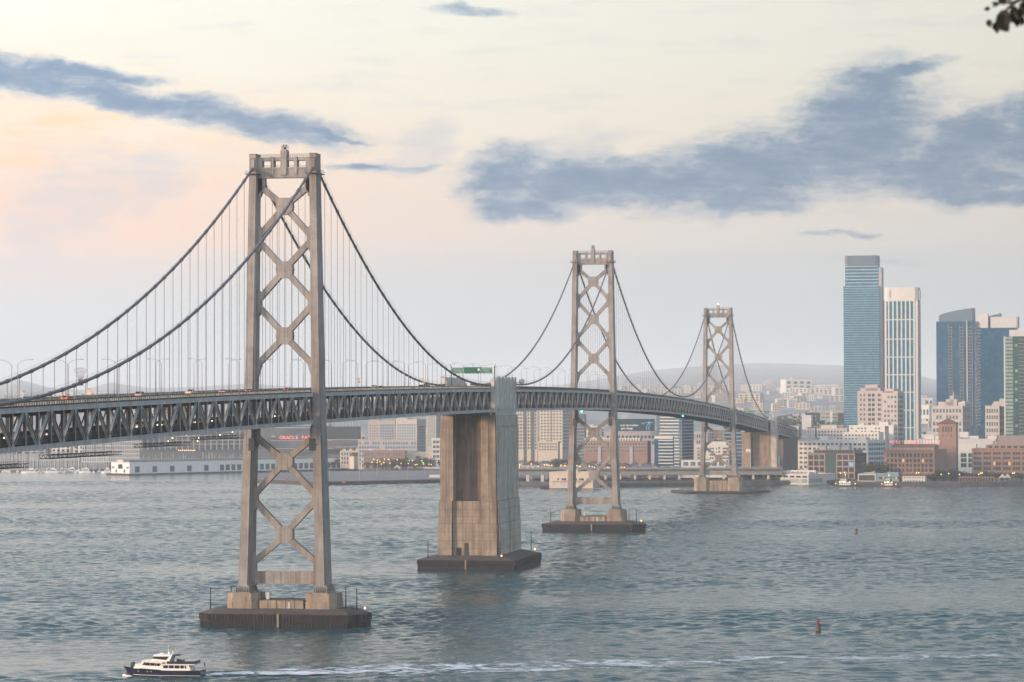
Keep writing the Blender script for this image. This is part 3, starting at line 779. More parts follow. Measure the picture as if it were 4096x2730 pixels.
# ---------------------------------------------------------------- central anchorage
def anchorage():
    root = thing('central_anchorage', 'huge stained concrete anchorage block in mid bridge between two spans', 'bridge anchorage', (0, 352, 0))
    f0, f1 = 323.0, 381.0
    F = [(-20.5, f0-5.5), (21.0, f0-5.5), (22.0, f0-3), (22.0, f1+2), (17, f1+7), (-17, f1+7), (-21.5, f1+2), (-21.5, f0-3)]
    mb = MB().prism(F, -2, 2.2); pile_ring(mb, F, -2, 2.1, 1.05, .55, .2); mb.build('lower_fender', FENDW, root, world=True)
    F2 = scale_poly(F, 1.01, (0, 352)); mb = MB().prism(F2, 2.4, 4.4); pile_ring(mb, F2, 2.4, 4.5, 1.05, .6, .22); mb.build('upper_fender', FEND, root, world=True)
    MB().prism(F2, 4.4, 4.7).prism(scale_poly(F2, .997, (0, 352)), 4.7, 6.3, [(-13.9, f0-.6), (13.9, f0-.6), (14.1, f0), (14.1, f1), (13.9, f1+.6), (-13.9, f1+.6), (-14.1, f1), (-14.1, f0)]).build('fender_deck', ROOFC, root, world=True)
    MB().box(-.3, .3, f0-6.1, f0-5.6, .5, 4.6).build('gauge_board', CONC, root, world=True)
    # (z0, z1, half width, front y)
    tiers = [(5.5, 20.0, 13.45, f0), (20.0, 26.0, 13.15, f0+.3), (26.0, 29.8, 12.95, f0+.5), (29.8, 62.0, 12.45, f0+.9), (62.0, 66.9, 12.2, f0+1.2)]
    bx0, bx1 = -6.6, 5.6
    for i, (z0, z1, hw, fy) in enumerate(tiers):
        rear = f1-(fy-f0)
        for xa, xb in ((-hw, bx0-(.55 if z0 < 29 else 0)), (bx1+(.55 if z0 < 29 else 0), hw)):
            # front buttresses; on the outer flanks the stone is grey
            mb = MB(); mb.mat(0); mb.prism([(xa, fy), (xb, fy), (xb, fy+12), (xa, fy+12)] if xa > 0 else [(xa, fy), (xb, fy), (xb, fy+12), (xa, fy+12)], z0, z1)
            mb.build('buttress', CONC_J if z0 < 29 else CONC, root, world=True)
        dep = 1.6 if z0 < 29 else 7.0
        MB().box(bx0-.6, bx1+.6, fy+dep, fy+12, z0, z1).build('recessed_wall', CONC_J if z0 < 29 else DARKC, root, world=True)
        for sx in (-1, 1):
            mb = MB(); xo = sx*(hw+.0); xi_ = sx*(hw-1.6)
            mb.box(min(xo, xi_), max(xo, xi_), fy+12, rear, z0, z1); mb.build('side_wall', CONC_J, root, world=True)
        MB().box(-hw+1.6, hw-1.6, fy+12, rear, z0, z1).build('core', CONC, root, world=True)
        # cast panels standing proud of the joints
        if z0 < 29:
            nr = {0: 4, 1: 2, 2: 1}[i]; hh = (z1-z0)/nr
            for r in range(nr):
                za, zb_ = z0+r*hh+.06, z0+(r+1)*hh-.06
                for xa, xb, nn, off in ((-hw, bx0-.55, 2, 0), (bx1+.55, hw-.25, 2, 0), (bx0-.5, bx1+.5, 3, dep)):
                    for c in range(nn):
                        x0, x1 = xa+(xb-xa)*c/nn+.04, xa+(xb-xa)*(c+1)/nn-.04
                        e = random.uniform(.10, .22)
                        MB().box(x0, x1, fy+off-e, fy+off, za, zb_).build('concrete_panel', CONC, root, world=True)
                for c in range(4):
                    y0, y1 = fy+.6+(rear-fy-.6)*c/4+.05, fy+.6+(rear-fy-.6)*(c+1)/4-.05
                    e = random.uniform(.10, .22)
                    MB().box(hw, hw+e, y0, y1, za, zb_).build('concrete_panel', CONC_N, root, world=True)
        else:
            for c in range(5):
                y0, y1 = fy+1.2+(rear-fy-1.2)*c/5+.15, fy+1.2+(rear-fy-1.2)*(c+1)/5-.15
                MB().box(hw, hw+.16, y0, y1, z0+.1, z1-.1).build('concrete_panel', CONC_N, root, world=True)
            for c, (xa, xb) in enumerate(((-hw+.1, -9.9), (-9.7, bx0-.1), (bx1+.1, 8.9), (9.1, hw-.3))):
                MB().box(xa, xb, fy-.14, fy, z0+.05, z1-.05).build('concrete_panel', CONC, root, world=True)
    # drain pipe down the near front corner, doors at the foot
    MB().tube([(12.95, f0-.35, 6), (12.7, f0-.1, 30), (12.1, f0+.6, 66)], .16, 6).build('drain_pipe', FENDW, root, world=True)
    MB().box(-5.4, -3.3, f0+1.2, f0+1.6, 6.3, 9.6).build('louvre_panel', FENDW, root, world=True)
    MB().box(-1.9, -.0, f0+1.25, f0+1.6, 6.3, 11.6).build('door', WEB, root, world=True)
    # pylons that flank the roadway, fluted on their outer side
    for sx in (-1, 1):
        mb = MB(); xa, xb = sx*10.75, sx*12.25
        for k in range(6):
            y0 = f0+3+k*8.2
            mb.box(min(xa, xb), max(xa, xb), y0, y0+8.2, 66.9, 83.4)
        mb.build('pylon', CONC_P, root, world=True)
        for k in range(6):
            y0 = f0+3+k*8.2+1.2; x = sx*12.25
            MB().box(min(x, x+sx*.7), max(x, x+sx*.7), y0, y0+4.6, 69.8, 83.9).build('pylon_rib', CONC_P, root, world=True)
        mb = MB(); mb.box(min(sx*9.6, sx*11.6), max(sx*9.6, sx*11.6), f0+1.5, f0+3, 66.9, 82.3); mb.box(min(sx*8.9, sx*10.7), max(sx*8.9, sx*10.7), f0+6, f0+46, 79.8, 81.2)
        mb.box(min(sx*8.6, sx*10.7), max(sx*8.6, sx*10.7), f0+8, f0+11, 78.5, 83.0); mb.build('pylon_step', CONC_P, root, world=True)
        for yy in (f0+1, f1-6): MB().box(sx*11-.6, sx*11+.6, yy, yy+2.2, 66.9, 68.2).build('bearing', DARKST, root, world=True)
        mb = MB()
        for k in range(14): y = f0+3.5+k*3.5; mb.box(sx*12.1-.03, sx*12.1+.03, y-.03, y+.03, 83.4, 84.6)
        mb.beam((sx*12.1, f0+3.5, 84.6), (sx*12.1, f0+49, 84.6), .06, .06); mb.build('handrail', LAMPST, root, world=True)
    # roadways through the block
    MB().box(-9.6, 9.6, f0-1.4, f1+2.4, zb(352)+9.6, zb(352)+10.14).box(-9.6, 9.6, f0-1.4, f1+2.4, 66.95, zb(352)+2.04).build('roadway', ASPH, root, world=True)
    MB().box(9.55, 9.95, f0-1.4, f1+2.4, zb(352)+10.14, zb(352)+11.3).box(-9.95, -9.55, f0-1.4, f1+2.4, zb(352)+10.14, zb(352)+11.3).build('railing', CONC_N, root, world=True)
    MB().box(-10, 10, f0+12, f0+13, zb(352)+2.04, zb(352)+9.6).build('inner_wall', DARKST, root, world=True)
    pier_lamp(15.5, f0-4.6, 4.7, 'orange light at the near right corner of the central anchorage fender')
    pier_lamp(20.5, f1-4, 4.7, 'orange light at the far right corner of the central anchorage fender')
    marker_post(-17.0, f0-3.5, 4.8, 7.5, 'dark marker post at the left front of the central anchorage')
    marker_post(18.0, f1+1, 5.0, 8.5, 'dark marker post behind the right flank of the central anchorage')
    marker_post(14.4, f0-2.2, 5.5, 6.5, 'dark marker post by the near corner of the central anchorage')
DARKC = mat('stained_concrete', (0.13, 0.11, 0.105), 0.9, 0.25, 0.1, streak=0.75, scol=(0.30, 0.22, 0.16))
anchorage()
dish = thing('dish_antenna', 'round grey dish antenna bracketed on the right side of the central anchorage pylon', 'antenna', (13.0, 368, 76))
MB().tube([(0, 0, 5.3), (2.4, -.3, 5.6)], .14, 6).tube([(0, 0, 1.0), (2.6, 0, 4.6)], .1, 6).build('arm', LAMPST, dish)
o = MB().lathe([(1.25, -.5), (1.25, .5), (1.1, .62), (.2, .68)], 20).build('drum', CONC_P, dish); o.location = (3.3, -.6, 6.0); o.rotation_euler = (R(78), 0, R(35))
mb = MB()
for h in (4.2, 5.2): mb.beam((.1, -1.2, h), (2.6, -1.2, h), .07, .07); mb.beam((2.6, -1.2, h), (2.6, 1.2, h), .07, .07)
mb.box(.1, 2.6, -1.2, 1.2, 3.3, 3.4).build('platform', LAMPST, dish)

def shore_anchorage():
    y0 = 1766.0
    root = thing('shore_anchorage', 'tan concrete shore anchorage where the bridge reaches the city', 'bridge anchorage', (2, y0+10, 3))
    for xa, xb in ((-14.4, -6.1), (9.2, 15.6)): MB().box(xa, xb, y0, y0+18, 3, 45.3).build('buttress', CONC, root, world=True)
    MB().box(-6.1, 9.2, y0+6, y0+18, 3, 45.0).build('recessed_wall', CONC, root, world=True)
    MB().box(12.6, 17.8, y0-1.5, y0+20, 3, 59.0).box(12.2, 18.1, y0-2, y0+20.5, 58.0, 59.6).build('pylon', CONC_N, root, world=True)
    MB().box(-14.6, -11.2, y0-1.5, y0+20, 45.3, 59.0).build('pylon', CONC_N, root, world=True)
    MB().box(-9.6, 9.6, y0-2, y0+20, zb(y0)+9.6, zb(y0)+10.1).build('roadway', ASPH, root, world=True)
    # steel bents carrying the approach
    for y in (1800, 1835, 1880):
        t = thing('approach_bent', f'tall steel trestle legs under the bridge approach, {"nearest to the shore anchorage" if y == 1800 else "in the middle" if y == 1835 else "deepest in shade"}', 'trestle', (0, y, 3), group='steel trestles under the approach')
        for sx in (-1, 1):
            MB().box(sx*9.6-.8, sx*9.6+.8, -.9, .9, 0, zb(y)-3).build('leg', TOWER, t)
        h = zb(y)-3
        MB().beam((-9.6, 0, h*.1), (9.6, 0, h*.9), .8, .8).build('brace', PAINT, t)
        MB().beam((9.6, .9, h*.1), (-9.6, .9, h*.9), .8, .8).build('brace', PAINT, t)
        MB().beam((9.6, 0, h*.05), (9.6, 22, h*.45), .7, .7).build('brace', PAINT, t)
    ab = thing('approach_abutment', 'dark approach wall behind the trestles under the bridge end', 'wall', (0, 1990, 3))
    MB().box(-11, 11, -60, 140, 0, 34).build('wall', DARKC, ab)
    MB().box(-11.5, 11.5, 140, 180, 0, 45).build('end_block', CONC_N, ab)
shore_anchorage()
# ================================================================ ON THE BRIDGE: lamps, signs, traffic
def deckz(t): return zb(t)+10.16
def _pole():
    return MB().tube([(0, 0, 0), (0, 0, 9.6)], [.12, .08], 6).mesh('pole', LAMPST)
def _arm():
    return MB().tube([(0, 0, 9.6), (.9, 0, 10.35), (2.2, 0, 10.75), (3.3, 0, 10.8)], .055, 5).mesh('arm', LAMPST)
def _head():
    return MB().prism([(3.2, -.12), (4.0, -.17), (4.1, 0), (4.0, .17), (3.2, .12)], 10.68, 10.86).mesh('lamp_head', LAMPST)
LP = (_pole(), _arm(), _head())
ORD = ['first', 'second', 'third', 'fourth', 'fifth', 'sixth', 'seventh', 'eighth', 'ninth', 'tenth']
LCNT = {}
LREF = [(0, 'nearest tower'), (352, 'central anchorage'), (708, 'middle tower'), (1412, 'farthest tower'), (1766, 'shore anchorage')]
def lamp(x, t, sx):
    side = 'near' if x > 0 else 'far'
    q, nm = min(LREF, key=lambda e: abs(e[0]-t)); lr = 'left' if t < q else 'right'
    k = round(abs(t-q)/39.6-.25); k = max(0, min(9, k))
    while (side, nm, lr, k) in LCNT and k < 9: k += 1
    LCNT[side, nm, lr, k] = 1
    r = thing('street_lamp', f'grey lamp on the {side} bridge railing, {ORD[k]} {lr} of the {nm}',
              'street lamp', (x, t, deckz(t)), 0 if sx > 0 else math.pi, 'street lamps along the near railing' if x > 0 else 'street lamps along the far railing')
    for nm, me in zip(('pole', 'arm', 'lamp_head'), LP): link(nm, me, r)
for k in range(-1, 52):
    t = -291+39.6*k
    if not (-330 < t < 1764): continue
    for tt in (0, 708, 1412):
        if abs(t-tt) < 5: t = tt+8
    lamp(9.45, t, -1)
    t2 = t+18.5
    if t2 < 1764 and min(abs(t2-q) for q in (0, 708, 1412)) > 4: lamp(-9.45, t2, 1)
for k, t in enumerate((1800, 1850, 1905, 1960, 2015, 2070)): lamp(9.45, t, -1)

def text(body, size, parent, loc, mt, name='lettering', rot=(math.pi/2, 0, 0), align='CENTER', depth=0.02, sx=1.0, bold=0.0):
    cu = bpy.data.curves.new(name, 'FONT'); cu.body = body; cu.size = size; cu.align_x = align; cu.extrude = depth
    cu.offset = bold; cu.resolution_u = 2
    cu.materials.append(mt)
    tmp = bpy.data.objects.new(name, cu); me = bpy.data.meshes.new_from_object(tmp); me.name = name
    bpy.data.objects.remove(tmp); bpy.data.curves.remove(cu)
    if not me.materials: me.materials.append(mt)
    o = bpy.data.objects.new(name, me); COL.objects.link(o); o.parent = parent; o.location = loc; o.rotation_euler = rot; o.scale = (sx, 1, 1)
    return o
GREEN = mat('sign_green', (0.0, 0.135, 0.085), 0.45, 0.08)
SWHITE = mat('sign_white', (0.8, 0.8, 0.78), 0.4, 0.02)
def big_sign():
    t = 322.0; z = deckz(t)
    w = P(1918, 1484, 1276)
    ry = t-4.0
    g = thing('sign_gantry', 'long green overhead road sign with white street names above the bridge roadway', 'road sign', (0, ry, z))
    zz = lambda y: P(1918, y, 1283).z - z
    xx = lambda x: (P(x, 1484, 1283).x) - 0
    z1, z0 = zz(1471), zz(1495.5)
    cols = [(1827, 1876), (1876, 1951), (1951, 1994)]
    for i, (a, b) in enumerate(cols):
        xa, xb = xx(a), xx(b)
        MB().box(xa+.03, xb-.03, -.08, .08, z0, z1 if i == 1 else z1-.15).build('sign_panel', GREEN, g)
        if i != 1:
            mb = MB()
            for (p, q, r, s_) in ((xa+.1, xb-.1, z0+.08, z0+.13), (xa+.1, xb-.1, z1-.28, z1-.23), (xa+.1, xa+.15, z0+.13, z1-.28), (xb-.15, xb-.1, z0+.13, z1-.28)): mb.box(p, q, -.1, -.081, r, s_)
            mb.build('sign_border', SWHITE, g)
    h = z1-z0
    xa, xb = xx(1827), xx(1876); cx_ = (xa+xb)/2+.35
    text('Harrison St', h*.30, g, (cx_, -.1, z0+h*.64), SWHITE, bold=.0); text('Embarcadero', h*.28, g, (cx_, -.1, z0+h*.37), SWHITE, bold=.0)
    text('1 1/4 MILES', h*.22, g, (cx_+.4, -.1, z0+h*.11), SWHITE, bold=.0); text('2B', h*.2, g, (xa+.55, -.1, z0+h*.62), SWHITE)
    MB().profile([(xa+1.2, z0+h*.3), (xa+1.05, z0+h*.2), (xa+.85, z0+h*.2), (xa+1.2, z0+h*.06), (xa+1.55, z0+h*.2), (xa+1.35, z0+h*.2)][::-1], -.1, -.085).build('arrow', SWHITE, g)
    xa, xb = xx(1951), xx(1994); cx_ = (xa+xb)/2-.3
    text('Fremont St', h*.30, g, (cx_, -.1, z0+h*.64), SWHITE, bold=.0); text('Folsom St', h*.28, g, (cx_, -.1, z0+h*.37), SWHITE, bold=.0)
    text('1 1/4 MILES', h*.2, g, (cx_, -.1, z0+h*.11), SWHITE, bold=.0); text('2C', h*.2, g, (xb-.45, -.1, z0+h*.66), SWHITE)
    xw = xx(1938); MB().box(xw-.45, xw+.45, -.14, -.09, z0+h*.42, z0+h*.76).build('small_plate', mat('cream_plate', (.75, .68, .6), .5, .05), g)
    xg = xx(1910); MB().box(xg-1.8, xg+1.6, -.1, -.085, z0+h*.45, z0+h*.68).build('dark_patch', mat('painted_out', (.11, .085, .075), .7, .3, 2.0), g)
    MB().box(xx(1995), xx(2001), -.1, .4, z0-.3, z1+.1).build('cream_panel', mat('cream_plate', (.75, .68, .6), .5, .05), g)
    mb = MB()
    for x in (xx(1826), xx(2003)): mb.box(x-.16, x+.16, .1, .5, 0, z1+.4)
    for zc in (z0+.2, z1-.3): mb.beam((xx(1826), .3, zc), (xx(2003), .3, zc), .2, .2)
    mb.build('gantry_frame', WEB, g)
    mb = MB()
    for k in range(12): x = xx(1830)+k*(xx(1992)-xx(1830))/11; mb.box(x-.25, x+.25, -.7, -.1, z0-.22, z0-.06)
    for x in (xx(1822), xx(1915), xx(2006)): mb.tube([(x, .2, z1), (x, .2, z1+.8)], .06, 5).box(x-.15, x+.15, .05, .35, z1+.7, z1+1.1)
    mb.build('light_bracket', WEB, g)
big_sign()
def speed_sign(x, t, label, h0=2.2):
    s = thing('speed_sign', label, 'road sign', (x, t, deckz(t)), group='speed limit signs on the bridge')
    MB().box(-.05, .05, .02, .1, 0, h0+2.6).build('post', LAMPST, s)
    MB().box(-.95, .95, -.03, .0, h0, h0+2.6).build('sign_plate', SWHITE, s)
    text('SPEED', .48, s, (0, -.04, h0+2.0), BLACK); text('LIMIT', .48, s, (0, -.04, h0+1.5), BLACK); text('50', 1.15, s, (0, -.04, h0+.35), BLACK, bold=.02)
speed_sign(-9.3, 270, 'white speed limit 50 sign in front of the far anchorage pylon')
speed_sign(-9.3, 150, 'white speed limit sign on the far railing, halfway to the anchorage')
pink = thing('warning_sign', 'small faded pink sign on a lamp post over the far railing at left', 'road sign', (-9.3, -177, deckz(-177)))
MB().box(-.05, .05, .02, .1, 0, 3.0).build('post', LAMPST, pink)
MB().box(-.75, .75, -.03, 0, 1.2, 3.0).build('sign_plate', mat('faded_pink', (.55, .36, .32), .6, .1), pink)
MB().box(-.6, .6, -.04, -.031, 1.9, 2.05).box(-.6, .6, -.04, -.031, 2.3, 2.45).box(-.6, .6, -.04, -.031, 1.5, 1.65).build('stripe', SWHITE, pink)
# shore end gantry
t = 1752.0
g = thing('sign_gantry', 'distant green overhead road signs on a curved mast at the city end of the bridge', 'road sign', (0, t, deckz(t)))
def xs(px): return P(px, 1650, 2690).x
def zs(py): return P(3030, py, 2690).z-deckz(t)
MB().box(xs(2994), xs(3020), 0, .15, zs(1656), zs(1645)).build('sign_panel', GREEN, g)
MB().box(xs(3058), xs(3082), 0, .15, zs(1655), zs(1645)).build('sign_panel', GREEN, g)
MB().box(xs(3022), xs(3054), 0, .3, zs(1655), zs(1647)).build('message_board', BLACK, g)
mb = MB()
for k in range(9): x = xs(3022)+k*(xs(3054)-xs(3022))/8; mb.box(x-.12, x+.12, -.05, .0, zs(1655), zs(1647))
mb.build('lamp_strip', SWHITE, g)
MB().box(xs(3068), xs(3082), -.02, .1, zs(1656.6), zs(1655)).build('exit_strip', mat('orange_strip', (.6, .22, .08), .5, .05), g)
MB().tube([(xs(2990), .3, zs(1651)), (xs(3084), .3, zs(1651)), (xs(3092), .3, zs(1654)), (xs(3096), .3, zs(1662)), (xs(3097), .3, 0)], .35, 6).build('mast_arm', WHITE, g)

# traffic
REDL = glow_mat('tail_lamp', (1.0, .08, .03), 1.6)
HEAD = glow_mat('head_lamp', (1.0, .85, .6), 4.5)
CARGL = glass('car_glass', (.015, .02, .025))
CARM = {}
def paint(c):
    return mat('car_%s' % c, {'white': (.72, .71, .69), 'silver': (.36, .37, .38), 'orange': (.50, .13, .03), 'black': (.03, .03, .035), 'blue': (.05, .09, .16), 'red': (.40, .03, .025), 'grey': (.17, .175, .18)}[c], .28, .04, spec=.5)
def car_meshes(kind, c):
    if (kind, c) in CARM: return CARM[kind, c]
    L = {'sedan': 4.6, 'suv': 4.8, 'pickup': 5.6, 'van': 5.6}[kind]; a = L/2
    if kind == 'sedan': body = [(-a, .35), (a, .35), (a, .75), (a-.15, .92), (1.0, 1.0), (-1.4, 1.02), (-a, .98)]; cab = [(-1.7, 1.0), (-1.05, 1.42), (.1, 1.44), (.95, 1.0)]
    if kind == 'suv': body = [(-a, .4), (a, .4), (a, .85), (a-.15, 1.05), (1.2, 1.12), (-a+.05, 1.12), (-a, .9)]; cab = [(-a+.1, 1.1), (-a+.35, 1.72), (.3, 1.74), (1.15, 1.1)]
    if kind == 'pickup': body = [(-a, .5), (a, .5), (a, .95), (a-.15, 1.1), (1.4, 1.18), (-a, 1.18)]; cab = [(-.7, 1.16), (-.6, 1.85), (.7, 1.87), (1.45, 1.16)]
    if kind == 'van': body = [(-a, .4), (a, .4), (a, .95), (a-.5, 1.25), (a-1.2, 1.35), (-a, 1.35)]; cab = [(-a+.02, 1.33), (-a+.1, 2.25), (1.3, 2.25), (1.75, 1.33)]
    M = paint(c)
    mb = MB(); mb.add([(x, -.9, z) for x, z in body]+[(x, .9, z) for x, z in body], [tuple(range(len(body))), tuple(reversed(range(len(body), 2*len(body))))]+[((k+1) % len(body), k, len(body)+k, len(body)+(k+1) % len(body)) for k in range(len(body))])
    n = len(cab); roof = MB()
    cabv = [(x, -(.82 if z < 1.35 else .68), z) for x, z in cab]+[(x, (.82 if z < 1.35 else .68), z) for x, z in cab]
    cm = MB().add(cabv, [tuple(range(n)), tuple(reversed(range(n, 2*n)))]+[((k+1) % n, k, n+k, n+(k+1) % n) for k in range(n)])
    rz_ = cab[1][1]
    roof.box(cab[1][0]+.03, cab[2][0], -.70, .70, rz_-.03, rz_+.05)
    for x0, x1 in ((cab[0], cab[1]), (cab[3], cab[2])):
        for s in (-1, 1): roof.beam((x0[0], s*.84, x0[1]), (x1[0], s*.70, x1[1]), .09, .09)
    wh = MB().add([(.33*math.cos(k*math.pi/5), yy, .33*math.sin(k*math.pi/5)) for yy in (-.11, .11) for k in range(10)], [tuple(range(10)), tuple(reversed(range(10, 20)))]+[((k+1) % 10, k, 10+k, 10+(k+1) % 10) for k in range(10)])
    tl = MB().box(-.04, .03, -.17, .17, -.13, .13)
    hl = MB().box(-.03, .05, -.14, .14, -.1, .1)
    CARM[kind, c] = dict(L=L, body=mb.mesh('body', M), cab=cm.mesh('windows', CARGL), roof=roof.mesh('roof', M), wheel=wh.mesh('wheel', BLACK), tail=tl.mesh('tail_light', REDL), head=hl.mesh('headlight', HEAD))
    return CARM[kind, c]
def vehicle(kind, c, x, t, label, cat, z=None, west=True, lit=True):
    q = car_meshes(kind, c); a = q['L']/2
    z = deckz(t)+.01 if z is None else z
    sl = math.atan((zb(t+2)-zb(t-2))/4)
    r = thing({'sedan': 'car', 'suv': 'car', 'pickup': 'pickup_truck', 'van': 'van'}[kind], label, cat, (x, t, z), math.pi/2 if west else -math.pi/2, 'vehicles on the upper roadway' if west else 'vehicles on the lower roadway')
    r.rotation_mode = 'XYZ'
    link('body', q['body'], r); w = link('windows', q['cab'], r); link('roof', q['roof'], r)
    for sx in (-1, 1):
        for sy in (-1, 1): link('wheel', q['wheel'], r, (sx*(a-.9), sy*.82, .33))
        link('tail_light', q['tail'], r, (-a-.01, sx*.68, .85))
        h = link('headlight', q['head'], r, (a+.0, sx*.62, .72))
        if west: h.data = q['head']
    return r
def tx(px, X): # t on the line X seen in pixel column px
    d = _F + _R*((px-2048)/FPX) + _U*(.02); k = (X-CAM.x)/d.x; return CAM.y+d.y*k
vehicle('suv', 'white', -5.0, tx(115, -5), 'white SUV with red tail lights at the left end of the bridge', 'car')
vehicle('sedan', 'orange', -5.0, tx(268, -5), 'orange car driving behind the white SUV at left', 'car')
vehicle('suv', 'silver', -5.0, tx(562, -5), 'silver SUV with lit tail lights between the lamp pairs left of the nearest tower', 'car')
vehicle('pickup', 'white', -5.0, tx(762, -5), 'white pickup truck on the bridge left of the nearest tower', 'truck')
vehicle('sedan', 'silver', -5.0, tx(895, -5), 'low silver car just left of the nearest tower', 'car')
vehicle('sedan', 'blue', -3.2, tx(998, -3.2), 'blue car half hidden by the left leg of the nearest tower', 'car')
vehicle('sedan', 'red', -3.2, tx(1150, -3.2), 'red car seen between the legs of the nearest tower', 'car')
vehicle('suv', 'white', -3.2, tx(1497, -3.2), 'white SUV past the nearest tower, leading a second car', 'car')
vehicle('sedan', 'grey', -3.2, tx(1524, -3.2), 'grey car right ahead of the white SUV past the nearest tower', 'car')
vehicle('suv', 'black', -3.2, tx(1687, -3.2), 'black SUV short of the concrete anchorage', 'car')
vehicle('van', 'black', -3.2, tx(1708, -3.2), 'black van short of the concrete anchorage, taller than its neighbour', 'van')
vehicle('sedan', 'silver', -3.2, tx(1836, -3.2), 'silver car in front of the far anchorage pylon', 'car')
LOW = [(20, 'sedan', 'black', 'dark car with headlights on the lower roadway at the far left end'), (190, 'suv', 'grey', 'grey SUV with bright headlights under the white SUV on the lower roadway'),
       (551, 'van', 'white', 'white van with headlights on the lower roadway under the pickup'), (648, 'sedan', 'silver', 'silver car with headlights on the lower roadway, halfway to the nearest tower'),
       (782, 'sedan', 'white', 'white car with bright headlights on the lower roadway behind the van'), (798, 'suv', 'black', 'black SUV with headlights on the lower roadway close behind a white car'),
       (848, 'sedan', 'grey', 'grey car on the lower roadway left of the nearest tower'), (1114, 'suv', 'silver', 'silver SUV with headlights on the lower roadway between the nearest tower legs'),
       (1662, 'van', 'grey', 'grey van on the lower roadway short of the concrete anchorage'), (2715, 'sedan', 'black', 'dark car on the lower roadway in the long span')]
for px, k, c, lb in LOW:
    t = tx(px, 2.5); vehicle(k, c, 2.5, t, lb, 'van' if k == 'van' else 'car', zb(t)+2.07, west=False)

# hanging maintenance platforms under the left span
for k, (t0, t1, dz) in enumerate(((-318, -277, 3.2), (-262, -205, 2.6), (-186, -141, 2.3), (-132, -84, 1.9))):
    z = zb(t0)-dz
    nm = ['nearest to the left edge', 'second from the left', 'third from the left', 'farthest right'][k]
    r = thing('maintenance_platform', f'dark maintenance platform hung under the left span, {nm}', 'platform', (6, (t0+t1)/2, z), group='maintenance platforms under the left span')
    L = (t1-t0)/2; mb = MB()
    for x in (0, 2.6):
        for h in (0, .85): mb.beam((x, -L, h), (x, L, h), .14, .14)
        n = int(2*L/1.6)
        for i in range(n): mb.beam((x, -L+i*1.6, 0 if i % 2 else .85), (x, -L+(i+1)*1.6, .85 if i % 2 else 0), .09, .09)
    mb.box(0, 2.6, -L, L, -.05, .05); mb.build('truss_frame', DARKST, r)
    mb = MB()
    for i in range(9):
        y = -L+i*L/4; top = zb((t0+t1)/2+y)+.1-z; mb.beam((2.6, y, 0), (2.6, y, max(1.5, top)), .08, .08, up=(0, 1, 0)); mb.beam((0, y, 0), (0, y, max(1.5, top)), .08, .08, up=(0, 1, 0))
    for h in (1.5, 2.0): mb.beam((2.6, -L, h), (2.6, L, h), .05, .05)
    mb.build('hanger', LAMPST, r)
# fan-shaped guards on the cables at left
for sx, t, lb in ((-1, -252, 'fan of steel spikes guarding the far cable at the left edge'), (1, -243, 'fan of steel spikes guarding the near cable at left')):
    r = thing('cable_guard', lb, 'cable guard', (sx*Hs, t, cz(t)), group='fan shaped guards on the cables')
    mb = MB()
    for k in range(13):
        a = R(-28+k*56/12); mb.beam((math.sin(a)*.9, 0, .8), (math.sin(a)*3.6, 0, math.cos(a)*3.9), .06, .06, up=(0, 1, 0))
    for rr in (2.6, 3.3): mb.tube([(math.sin(R(-28+k*7))*rr, 0, math.cos(R(-28+k*7))*rr*1.06) for k in range(9)], .04, 4)
    o = mb.build('spike_fan', LAMPST, r)
    mb = MB().box(-.6, .6, -.1, .1, -.6, .9); mb.build('clamp', CABLE, r)
for t, zoff, lb in ((590, -.3, 'green navigation light under the deck at the middle tower'), (1062, -.3, 'green navigation light under the middle of the long span')):
    r = thing('navigation_light', lb, 'lamp', (10.6, t, zb(t)-.9), group='green lights under the deck')
    MB().box(-.2, .2, -.2, .2, .5, 1.2).build('bracket', DARKST, r)
    MB().lathe([(.1, -.35), (.36, -.2), (.38, .2), (.2, .5)], 8).build('lantern', glow_mat('green_glow', (.05, 1, .45), 12), r)
wind = thing('wind_shroud', 'white curved fabric shroud around scaffolding beside the farthest tower', 'scaffold', (11.2, 1433, zb(1433)-1.2))
MB().profile([(0, 0), (8, 0), (7.2, 2.0), (5.0, 3.0), (2.2, 5.0), (.8, 8.5), (0, 9.5)][::-1], -1.0, 1.0).build('cover', WHITE, wind).rotation_euler = (0, 0, R(90))
MB().box(.9, 1.1, .8, 4.0, .8, 2.6).build('opening', BLACK, wind)

